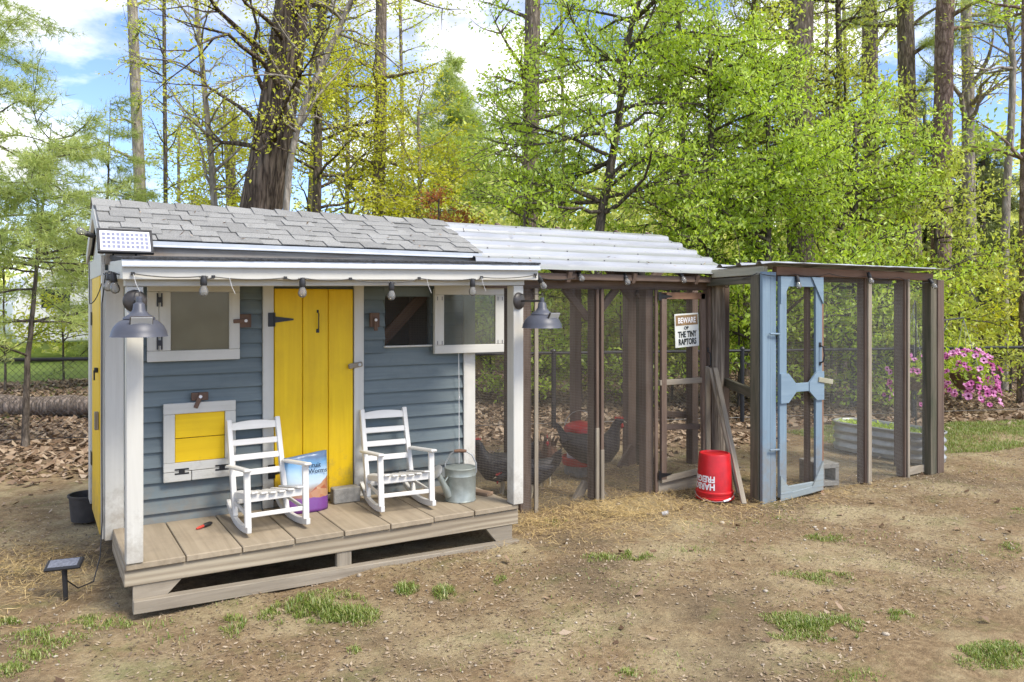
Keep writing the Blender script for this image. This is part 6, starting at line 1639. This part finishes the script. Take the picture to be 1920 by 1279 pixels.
tree('leafy_tree', 'leafy tree above the pen roof right of thick trunk', 'tree', up_from(1600, 12.4, 210), 0.07, 0.03, M['bark_dark'], M['leaf_green'], 34, limbs=54, t0=0.18, L0=2.1, L1=1.0, leaves=13440, lsize=0.073, spread=0.11, grav=-0.01, **G)
tree('leafy_tree', 'low leafy tree behind the pen\'s end post', 'tree', up_from(1755, 12.6, 330), 0.06, 0.025, M['bark_dark'], M['leaf_light'], 35, limbs=46, t0=0.15, L0=1.8, L1=0.9, leaves=10640, lsize=0.077, spread=0.11, **G)
tree('leafy_tree', 'bright leafy tree right of the rust-red shrub', 'tree', up_from(985, 13.0, 190), 0.07, 0.03, M['bark_brown'], M['leaf_green'], 36, limbs=54, t0=0.2, L0=1.9, L1=0.9, leaves=13440, lsize=0.073, spread=0.11, grav=-0.01, **G)
tree('tall_leafy_tree', 'tall leafy tree with small leaves against sky over run', 'tree', up_from(1290, 15.5, -220, 1270), 0.10, 0.04, M['bark_dark'], M['leaf_green'], 37, limbs=60, t0=0.35, L0=2.2, L1=1.8, leaves=12320, lsize=0.077, spread=0.11, grav=-0.01, **G)
tree('tall_leafy_tree', 'tall leafy tree with pale leaves left of thick grey trunk', 'tree', up_from(1400, 17, -260, 1420), 0.12, 0.05, M['bark_brown'], M['leaf_light'], 38, limbs=56, t0=0.3, L0=2.5, L1=1.8, leaves=12320, lsize=0.086, spread=0.11, **G)
tree('tall_leafy_tree', 'tall leafy tree between thick grey trunk and brown pines', 'tree', up_from(1580, 15.0, -200, 1570), 0.09, 0.04, M['bark_dark'], M['leaf_light'], 39, limbs=56, t0=0.3, L0=2.1, L1=1.6, leaves=12320, lsize=0.077, spread=0.11, **G)
# --- tall trunks in the middle and on the right
tree('tall_tree', 'tall trunk rising through green leaves above run\'s left end', 'tree', up_from(990, 16, -350, 1006), 0.20, 0.14, M['bark_brown'], M['leaf_green'], 41, limbs=26, t0=0.3, L0=1.6, L1=1.4, leaves=5000, lsize=0.085, spread=0.22, seg=16)
tree('tall_tree', 'thickest grey trunk on the right, behind the blue door', 'tree', up_from(1504, 14.6, -350, 1493), 0.27, 0.20, M['bark_brown'], M['leaf_light'], 42, limbs=7, t0=0.3, L0=1.6, L1=1.4, leaves=2600, lsize=0.09, spread=0.22, seg=20)
tree('tall_tree', 'grey trunk half hidden by leaves right of the thickest one', 'tree', up_from(1640, 19, -350, 1628), 0.22, 0.16, M['bark_brown'], M['leaf_light'], 43, limbs=7, t0=0.3, L0=1.6, L1=1.4, leaves=2500, lsize=0.09, spread=0.22, seg=16)
tree('tall_tree', 'dark straight trunk just left of the reddish pine', 'pine tree', up_from(1716, 17, -350, 1688), 0.21, 0.15, M['bark_brown'], M['needle'], 44, limbs=7, t0=0.35, L0=1.4, L1=1.2, leaves=1800, lsize=0.13, spread=0.1, kind='needle', seg=16)
tree('tall_tree', 'tall reddish-barked pine trunk at upper right', 'pine tree', up_from(1762, 15.6, -350, 1777), 0.20, 0.15, M['bark_red'], M['needle'], 45, limbs=7, t0=0.4, L0=1.3, L1=1.2, leaves=1400, lsize=0.13, spread=0.1, kind='needle', seg=18)
tree('forked_tree', 'pale forked trunk right of the reddish pine', 'tree', [far(1822, 17.5) + Vector((0, 0, -0.1)), far(1818, 17.5, 420), far(1815, 17.5, 180), far(1812, 17.5, 0), far(1808, 17.5, -240)], 0.16, 0.10, M['bark_grey'], M['leaf_yellow'], 46, limbs=18, t0=0.4, L0=2.0, L1=1.6, leaves=1500, lsize=0.07, spread=0.2, elev=0.7, crook=0.2, limb_r=0.4)
tree('bare_tree', 'thin bare tree forking against sky near right edge', 'tree', [far(1880, 14.6) + Vector((0, 0, -0.1)), far(1884, 14.6, 420), far(1896, 14.6, 200), far(1900, 14.6, 100), far(1885, 14.6, 20), far(1880, 14.6, -100)], 0.085, 0.035, M['bark_grey'], M['leaf_light'], 47, limbs=26, t0=0.5, L0=1.5, L1=1.1, leaves=1300, lsize=0.065, spread=0.16, elev=0.6, crook=0.22)
tree('edge_tree', 'brown trunk cut by the right picture edge', 'tree', up_from(1922, 12.6, -300, 1936), 0.11, 0.08, M['bark_red'], M['leaf_green'], 48, limbs=12, t0=0.3, L0=1.2, L1=1.0, leaves=1600, lsize=0.085, spread=0.2)
# --- yellow-green trees left of centre
Yk = dict(kind='leaf', elev=0.45, droop=0.3, twigs=7, aspect=0.55, crook=0.2)
tree('young_oak', 'yellow leafed young tree behind the ridge, right of straight trunk', 'tree', up_from(790, 16, 200), 0.08, 0.03, M['bark_grey'], M['leaf_yellow'], 51, limbs=46, t0=0.25, L0=2.0, L1=0.9, leaves=11000, lsize=0.075, spread=0.22, **Yk)
tree('young_oak', 'yellow leafed young tree between dark trunk and straight trunk', 'tree', up_from(650, 17, 90), 0.08, 0.03, M['bark_grey'], M['leaf_yellow'], 52, limbs=46, t0=0.25, L0=2.0, L1=1.1, leaves=11000, lsize=0.075, spread=0.22, **Yk)
tree('young_oak', 'yellow leafed tree left of the massive trunk above roof', 'tree', up_from(435, 17.5, 190, 420), 0.07, 0.03, M['bark_grey'], M['leaf_yellow'], 53, limbs=40, t0=0.3, L0=1.8, L1=0.9, leaves=6500, lsize=0.075, spread=0.22, **Yk)
tree('young_oak', 'yellow-green tree around the left pole trunks', 'tree', up_from(335, 20, 240), 0.07, 0.03, M['bark_grey'], M['leaf_light'], 54, limbs=36, t0=0.2, L0=1.8, L1=0.9, leaves=5000, lsize=0.085, spread=0.25, **Yk)
tree('young_oak', 'tall yellow leafed tree top above the massive trunk', 'tree', up_from(560, 18.5, -250, 620), 0.10, 0.04, M['bark_grey'], M['leaf_yellow'], 55, limbs=50, t0=0.5, L0=2.2, L1=1.6, leaves=6500, lsize=0.08, spread=0.26, **Yk)
tree('shrub', 'rust-red leafed shrub just above the shingle roof\'s right end', 'shrub', up_from(815, 13.6, 372, 822), 0.04, 0.015, M['bark_dark'], M['leaf_rust'], 56, limbs=34, t0=0.45, L0=0.85, L1=0.5, leaves=4200, lsize=0.06, spread=0.12, twigs=6, elev=0.5, group=None)
# --- conifers
cone = lambda u: 2.2 * (1 - u) + 0.25
tree('conifer', 'distant green conifer top against the sky above coop', 'conifer', up_from(845, 30, 108), 0.22, 0.01, M['bark_dark'], M['needle'], 61, limbs=170, t0=0.30, shape=lambda u: 3.0 * (1 - u) + 0.25, top_bias=1.3, leaves=13000, lsize=0.34, spread=0.16, elev=0.15, kind='needle', twigs=5)
tree('hemlock', 'dark hemlock at the right behind the forked trunk', 'conifer', up_from(1842, 18.5, 250), 0.10, 0.03, M['bark_dark'], M['needle_dark'], 62, limbs=80, t0=0.12, shape=lambda u: 2.1 * (1 - u) + 0.3, leaves=6500, lsize=0.20, spread=0.10, elev=-0.05, kind='needle', twigs=6)
tree('hemlock', 'dark hemlock behind the reddish pine trunk', 'conifer', up_from(1735, 20, 190), 0.10, 0.03, M['bark_dark'], M['needle_dark'], 63, limbs=80, t0=0.15, shape=lambda u: 2.1 * (1 - u) + 0.3, leaves=6500, lsize=0.22, spread=0.10, elev=-0.05, kind='needle', twigs=6)
# --- undergrowth saplings behind the fence, seen through the wire and at both sides
ug = [(920, 13.6, 500, 'leaf_olive', 'leafy sapling seen through wire beside the right porch post'), (1010, 12.6, 545, 'leaf_green', 'leafy sapling seen through the run\'s left wire panel'), (1090, 13.2, 520, 'leaf_olive', 'leafy sapling behind run, left of its thick rear post'),
      (1165, 12.4, 500, 'leaf_green', 'leafy sapling behind the run\'s rear posts'), (1260, 12.8, 500, 'leaf_olive', 'leafy sapling behind the warning sign'), (1385, 12.2, 470, 'leaf_green', 'leafy sapling between round pole and blue post'), (1475, 12.9, 500, 'leaf_olive', 'leafy sapling behind the blue screen door'),
      (1560, 12.4, 480, 'leaf_green', 'leafy sapling behind pen, right of blue door'), (1660, 12.7, 470, 'leaf_green', 'leafy sapling behind the pen\'s middle posts'), (1800, 13.2, 500, 'leaf_light', 'pale leafed sapling above the hanging flower basket'), (1895, 14.0, 520, 'leaf_yellow', 'yellow-green sapling at right edge above fence'),
      (10, 14.5, 430, 'leaf_light', 'pale green sapling at the left edge beyond the fence'), (120, 16.5, 440, 'leaf_yellow', 'yellow-green sapling in front of the white trailer'), (205, 17.5, 400, 'leaf_light', 'pale green sapling behind the coop\'s left wall')]
for i, (u, d_, v_, lm, lb) in enumerate(ug):
    left = u < 300
    tree('sapling', lb, 'sapling', up_from(u, d_, v_), 0.025, 0.010, M['bark_dark'], M[lm], 100 + i, limbs=22, t0=0.12 if not left else 0.25, L0=1.15, L1=0.5, leaves=2600 if not left else 1500, lsize=0.085, spread=0.16, twigs=5, elev=0.35, droop=0.5, group='saplings beyond the fence', seg=8)
# --- thin grey trunks standing about in the wood
tn = [(1062, 20, 0.06, 'thin trunk seen through the run\'s left wire panel'), (1240, 22, 0.09, 'thin trunk behind run left of the wire door'), (1545, 21, 0.08, 'thin trunk right of the blue door behind pen'), (1598, 24, 0.09, 'thin far trunk behind the pen\'s middle post'),
      (760, 24, 0.08, 'thin far trunk behind the rust-red shrub'), ]
for i, (u, d_, r_, lb) in enumerate(tn):
    tree('thin_tree', lb, 'tree', up_from(u, d_, -120, u + RNG.uniform(-15, 15)), r_, r_ * 0.5, M['bark_brown'], M['leaf_light'], 140 + i, limbs=16, t0=0.3, L0=1.5, L1=1.1, leaves=2200, lsize=0.10, spread=0.28, twigs=4, seg=8)

# --- the far wood: one mass
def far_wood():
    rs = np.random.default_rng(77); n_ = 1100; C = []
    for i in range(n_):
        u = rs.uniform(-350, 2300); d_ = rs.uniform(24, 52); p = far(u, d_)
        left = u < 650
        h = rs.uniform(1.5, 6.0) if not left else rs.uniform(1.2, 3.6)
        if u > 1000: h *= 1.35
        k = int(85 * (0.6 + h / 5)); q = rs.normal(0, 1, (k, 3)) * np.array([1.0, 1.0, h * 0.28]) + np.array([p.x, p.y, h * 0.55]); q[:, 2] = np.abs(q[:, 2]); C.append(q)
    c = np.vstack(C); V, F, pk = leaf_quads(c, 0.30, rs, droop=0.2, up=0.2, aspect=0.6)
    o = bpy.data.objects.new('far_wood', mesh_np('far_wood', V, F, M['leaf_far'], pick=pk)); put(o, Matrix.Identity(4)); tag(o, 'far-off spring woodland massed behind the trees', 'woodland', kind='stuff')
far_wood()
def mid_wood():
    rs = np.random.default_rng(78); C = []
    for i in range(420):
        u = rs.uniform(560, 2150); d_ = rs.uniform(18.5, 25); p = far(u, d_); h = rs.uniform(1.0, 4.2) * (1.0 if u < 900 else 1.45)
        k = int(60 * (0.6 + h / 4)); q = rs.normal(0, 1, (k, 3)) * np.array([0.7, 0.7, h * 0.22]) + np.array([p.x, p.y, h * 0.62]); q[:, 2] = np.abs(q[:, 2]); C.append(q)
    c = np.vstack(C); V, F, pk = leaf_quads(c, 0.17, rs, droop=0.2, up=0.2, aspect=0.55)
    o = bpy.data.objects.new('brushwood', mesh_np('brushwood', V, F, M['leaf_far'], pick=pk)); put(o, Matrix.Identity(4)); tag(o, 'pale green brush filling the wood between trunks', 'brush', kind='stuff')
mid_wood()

# ================================================================== GROUND COVER
def fence_side(x, y): return (y - 11.78) + (x + 3.6) * (11.78 - 4.85) / (15.4 + 3.6)      # > 0 beyond the fence
def blocked(x, y):
    return ((x > 0.42) & (x < 2.86) & (y > 4.52) & (y < 6.4))
def stuff(name, V, F, mat, pk, label, cat):
    o = bpy.data.objects.new(name, mesh_np(name, V, F, mat, pick=pk)); put(o, Matrix.Identity(4)); tag(o, label, cat, kind='stuff'); return o
def flakes(c, size, rs, aspect, tilt, curl):
    n_ = len(c); az = rs.uniform(0, 2 * math.pi, n_); d = np.stack([np.cos(az), np.sin(az), rs.normal(0, tilt, n_)], 1)
    s = np.stack([-np.sin(az), np.cos(az), rs.normal(0, tilt, n_)], 1); L_ = (size * rs.uniform(0.5, 1.5, n_))[:, None]; w = L_ * aspect
    up = np.array([[0, 0, 1.0]]); cu = L_ * curl * rs.uniform(-0.2, 1, n_)[:, None]
    V = np.stack([c - d * L_ / 2 + up * cu, c + s * w / 2 - d * L_ * 0.05, c + d * L_ / 2 + up * cu, c - s * w / 2 + d * L_ * 0.05], 1)
    V[:, :, 2] += 0.004 + np.maximum(0, -(V[:, :, 2] - c[:, None, 2]).min(1))[:, None]
    return V.reshape(-1, 3), np.arange(n_ * 4).reshape(-1, 4), rs.random(n_)
def scatter(n_, x0, x1, y0, y1, rs, keep):
    x = rs.uniform(x0, x1, n_); y = rs.uniform(y0, y1, n_); k = keep(x, y) & ~blocked(x, y); x, y = x[k], y[k]
    return np.stack([x, y, ground_z(x, y)], 1)
rs = np.random.default_rng(201)
# fallen leaves under the trees
dens = lambda x, y: np.clip((fence_side(x, y) + 1.9 + 1.2 * noise2(x * 0.9, y * 0.9, 6)) / 1.6, 0, 1)
c = scatter(120000, -5, 16, 4.5, 19, rs, lambda x, y: (rs.random(len(x)) < dens(x, y)) & ~((x > 2.8) & (x < 7.6) & (y < 6.2)) & ~((x > 7.6) & (fence_side(x, y) < -0.25 - 0.5 * noise2(x * 2, y * 2, 66))) & (fence_side(x, y) < 9))
V, F, pk = flakes(c, 0.085, rs, 0.62, 0.28, 0.22); stuff('leaf_litter', V, F, M['litter'], pk, 'brown fallen leaves spread under the trees along fence', 'fallen leaves')
c = scatter(5200, -4, 13, 2.0, 8.0, rs, lambda x, y: rs.random(len(x)) < 0.10 + 0.25 * (y > 5.5)); V, F, pk = flakes(c, 0.05, rs, 0.6, 0.3, 0.25); stuff('loose_leaves', V, F, M['litter'], pk, 'single dry leaves strewn over the bare yard', 'fallen leaves')
# wood chips and bits on the yard
yard = lambda x, y: (fence_side(x, y) < 0.8)
c = scatter(170000, -3.5, 12, 2.2, 7.6, rs, lambda x, y: yard(x, y) & (rs.random(len(x)) < 0.12 + 0.75 * noise2(x * 1.4 + 3, y * 1.4, 8) ** 1.5))
V, F, pk = flakes(c, 0.019, rs, 0.42, 0.25, 0.1); stuff('wood_chips', V, F, M['chips'], pk, 'small chips and crumbs littering the bare ground', 'ground litter')
# straw: by the run's front and left of the coop
def straw_d(x, y):
    a = np.exp(-(((x - 3.6) / 0.9) ** 2 + ((y - 4.85) / 0.30) ** 2)); b = np.exp(-(((x + 0.15) / 0.55) ** 2 + ((y - 5.55) / 0.45) ** 2)); e = 0.45 * np.exp(-(((x - 4.7) / 1.5) ** 2 + ((y - 4.6) / 0.5) ** 2)); g = 0.35 * ((x > 2.9) & (x < 5.2) & (y > 5.0) & (y < 6.1))
    return np.clip(a + b + e + g, 0, 1) * (0.35 + 0.65 * noise2(x * 5, y * 5, 12))
c = scatter(170000, -1.6, 6.6, 4.0, 6.6, rs, lambda x, y: rs.random(len(x)) < straw_d(x, y)); c[:, 2] += rs.uniform(0, 0.02, len(c))
V, F, pk = flakes(c, 0.06, rs, 0.042, 0.25, 0.05); stuff('straw', V, F, M['straw'], pk, 'golden straw strewn before the run and left of coop', 'straw')
c = scatter(120000, -3, 11, 2.2, 7, rs, lambda x, y: yard(x, y) & (rs.random(len(x)) < 0.15 + 0.7 * noise2(x * 0.9 + 11, y * 0.9, 15) ** 2))
V, F, pk = flakes(c, 0.042, rs, 0.04, 0.2, 0.03); stuff('dry_grass', V, F, M['chips'], np.clip(pk * 0.5 + 0.5, 0, 1), 'thin dry grass stems lying on the ground', 'dry grass')
# pebbles
def pebbles():
    c = scatter(9000, -3, 11, 2.2, 6.6, rs, lambda x, y: yard(x, y) & (rs.random(len(x)) < 0.05 + 0.5 * noise2(x * 1.1 + 7, y * 1.1 + 3, 19) ** 2))
    ico = bmesh_ico(); nv = len(ico[0]); sz = rs.uniform(0.003, 0.011, len(c)) * (1 + 0.9 * (rs.random(len(c)) < 0.08)); sc_ = rs.uniform(0.6, 1.3, (len(c), 3)) * sz[:, None]; sc_[:, 2] *= 0.6
    V = (ico[0][None] * sc_[:, None] + c[:, None] + np.array([0, 0, 0.004])).reshape(-1, 3); F = (ico[1][None] + (np.arange(len(c)) * nv)[:, None, None]).reshape(-1, 3)
    o = bpy.data.objects.new('pebbles', mesh_np('pebbles', V, F, M['pebble'], smooth=True, pick=np.repeat(rs.random(len(c)), len(ico[1])))); put(o, Matrix.Identity(4)); tag(o, 'pale pebbles scattered over the bare yard', 'pebbles', kind='stuff')
def bmesh_ico():
    import bmesh
    b = bmesh.new(); bmesh.ops.create_icosphere(b, subdivisions=1, radius=1); V = np.array([v.co[:] for v in b.verts]); F = np.array([[v.index for v in f.verts] for f in b.faces]); b.free(); return V, F
pebbles()
# grass: tufts where the photo has them, and sparse blades between
def blades(c, h, rs, lean=0.8, wid=0.004):
    n_ = len(c); az = rs.uniform(0, 2 * math.pi, n_); ln = rs.normal(0, lean, n_); L_ = (0.72 * h * rs.uniform(0.4, 1.3, n_))[:, None]
    d = np.stack([np.cos(az) * np.abs(ln), np.sin(az) * np.abs(ln), np.ones(n_)], 1); d /= np.linalg.norm(d, axis=1)[:, None]
    s = np.stack([-np.sin(az), np.cos(az), np.zeros(n_)], 1) * wid; bend = np.stack([np.cos(az), np.sin(az), -0.6 * np.ones(n_)], 1) * L_ * 0.25
    m1 = c + d * L_ * 0.55; t_ = c + d * L_ + bend
    V = np.stack([c - s * 0.5, c + s * 0.5, m1 + s * 0.45, m1 - s * 0.45, t_], 1).reshape(-1, 3); k = np.arange(n_)[:, None] * 5
    return V, [k + np.array([[0, 1, 2, 3]]), k + np.array([[3, 2, 4]])], np.concatenate([rs.random(n_)] * 2)
def grass_patches():
    C = []; Hh = []
    spec = [(600, 1138, 100, 26, 2600, 0.075), (660, 1150, 50, 14, 900, 0.07), (540, 1160, 30, 14, 500, 0.06), (760, 1106, 22, 12, 420, 0.075), (832, 1112, 20, 12, 420, 0.075), (435, 1168, 26, 22, 480, 0.07), (500, 1150, 20, 12, 160, 0.05), (300, 1180, 60, 30, 260, 0.05), (190, 1158, 55, 14, 700, 0.05),
            (85, 1190, 70, 25, 900, 0.05), (15, 1160, 25, 10, 300, 0.05), (60, 1225, 40, 14, 250, 0.05), (20, 1250, 30, 14, 260, 0.05), (1515, 1172, 95, 26, 3600, 0.05), (1600, 1190, 26, 10, 420, 0.04), (1870, 1232, 75, 22, 2200, 0.05), (1548, 1006, 38, 9, 900, 0.05), (1545, 1082, 50, 11, 800, 0.045), (1195, 1042, 30, 10, 650, 0.05), (1130, 1048, 40, 10, 420, 0.045),
            (1480, 1076, 40, 8, 160, 0.04), (1680, 1155, 36, 12, 380, 0.04), (1890, 1035, 26, 12, 300, 0.04), (940, 1090, 14, 8, 110, 0.05), (1300, 1030, 40, 12, 130, 0.035), (1460, 975, 60, 8, 140, 0.03), (665, 1212, 14, 8, 110, 0.04), (1910, 960, 26, 8, 300, 0.04), (1640, 1010, 60, 16, 160, 0.035), (1180, 1270, 24, 12, 120, 0.04), (1600, 1270, 60, 14, 180, 0.04), (1760, 1060, 60, 26, 180, 0.03), (1040, 980, 40, 10, 160, 0.04)]
    for u, v_, ru, rv, n_, h in spec:
        p = np.array(at(u, v_, z=0.0)); ex = np.array(at(u + ru, v_, z=0.0)) - p; ey = np.array(at(u, v_ - rv, z=0.0)) - p
        a = rs.uniform(0, 2 * math.pi, n_); r_ = rs.random(n_) ** 0.62 * 1.15 * (0.75 + 0.45 * noise2(np.cos(a) * 2.3 + u, np.sin(a) * 2.3 + v_, 4))
        q = p + ex * (r_ * np.cos(a))[:, None] + ey * (r_ * np.sin(a))[:, None]; k = noise2(q[:, 0] * 9, q[:, 1] * 9, 33) * 0.6 + noise2(q[:, 0] * 24, q[:, 1] * 24, 34) * 0.4 > 0.42; q = q[k]
        q[:, 2] = ground_z(q[:, 0], q[:, 1]) + 0.002; C.append(q); Hh.append(h * (1.25 - 0.75 * r_[k]))
    q = scatter(60000, -3, 11, 2.2, 6.6, rs, lambda x, y: yard(x, y) & (rs.random(len(x)) < 0.9 * np.clip((noise2(x * 1.7 + 2, y * 1.7 + 8, 41) * 0.7 + noise2(x * 5, y * 5, 42) * 0.45) - 0.66, 0, 1) * 2)); C.append(q); Hh.append(np.full(len(q), 0.028))
    q = scatter(170000, 7.9, 14.5, 3.0, 6.6, rs, lambda x, y: (fence_side(x, y) < -0.55 - 0.5 * noise2(x * 1.5, y * 1.5, 52)) & (fence_side(x, y) > -2.0 - 0.7 * noise2(x, y, 50)) & (rs.random(len(x)) < noise2(x * 2, y * 2, 51) * 1.3)); C.append(q); Hh.append(np.full(len(q), 0.065))
    c = np.vstack(C); V, F, pk = blades(c, np.concatenate(Hh), rs)
    o = bpy.data.objects.new('grass', mesh_np('grass', V, F, M['grass'], pick=pk)); put(o, Matrix.Identity(4)); tag(o, 'tufts and thin patches of green grass in the dirt', 'grass', kind='stuff')
grass_patches()
# dry leaves and needles caught on the roofs
def roof_litter():
    n_ = 70; P_ = []
    for i in range(n_):
        if i < 42:
            p = slope_pt(rs.uniform(RX0 + 0.05, RX1 - 0.05), rs.uniform(0.02, SLEN - 0.1), 0.018)
        else:
            y = rs.uniform(EY + 0.05, TY - 0.1); p = Vector((rs.uniform(2.95, 5.3), y, run_roof_z(y) + 0.03))
        P_.append(tuple(p))
    V, F, pk = flakes(np.array(P_), 0.028, rs, 0.4, 0.3, 0.15)
    stuff('roof_litter', V, F, M['litter'], pk, 'a few dry leaves caught on the coop and run roofs', 'fallen leaves')
roof_litter()
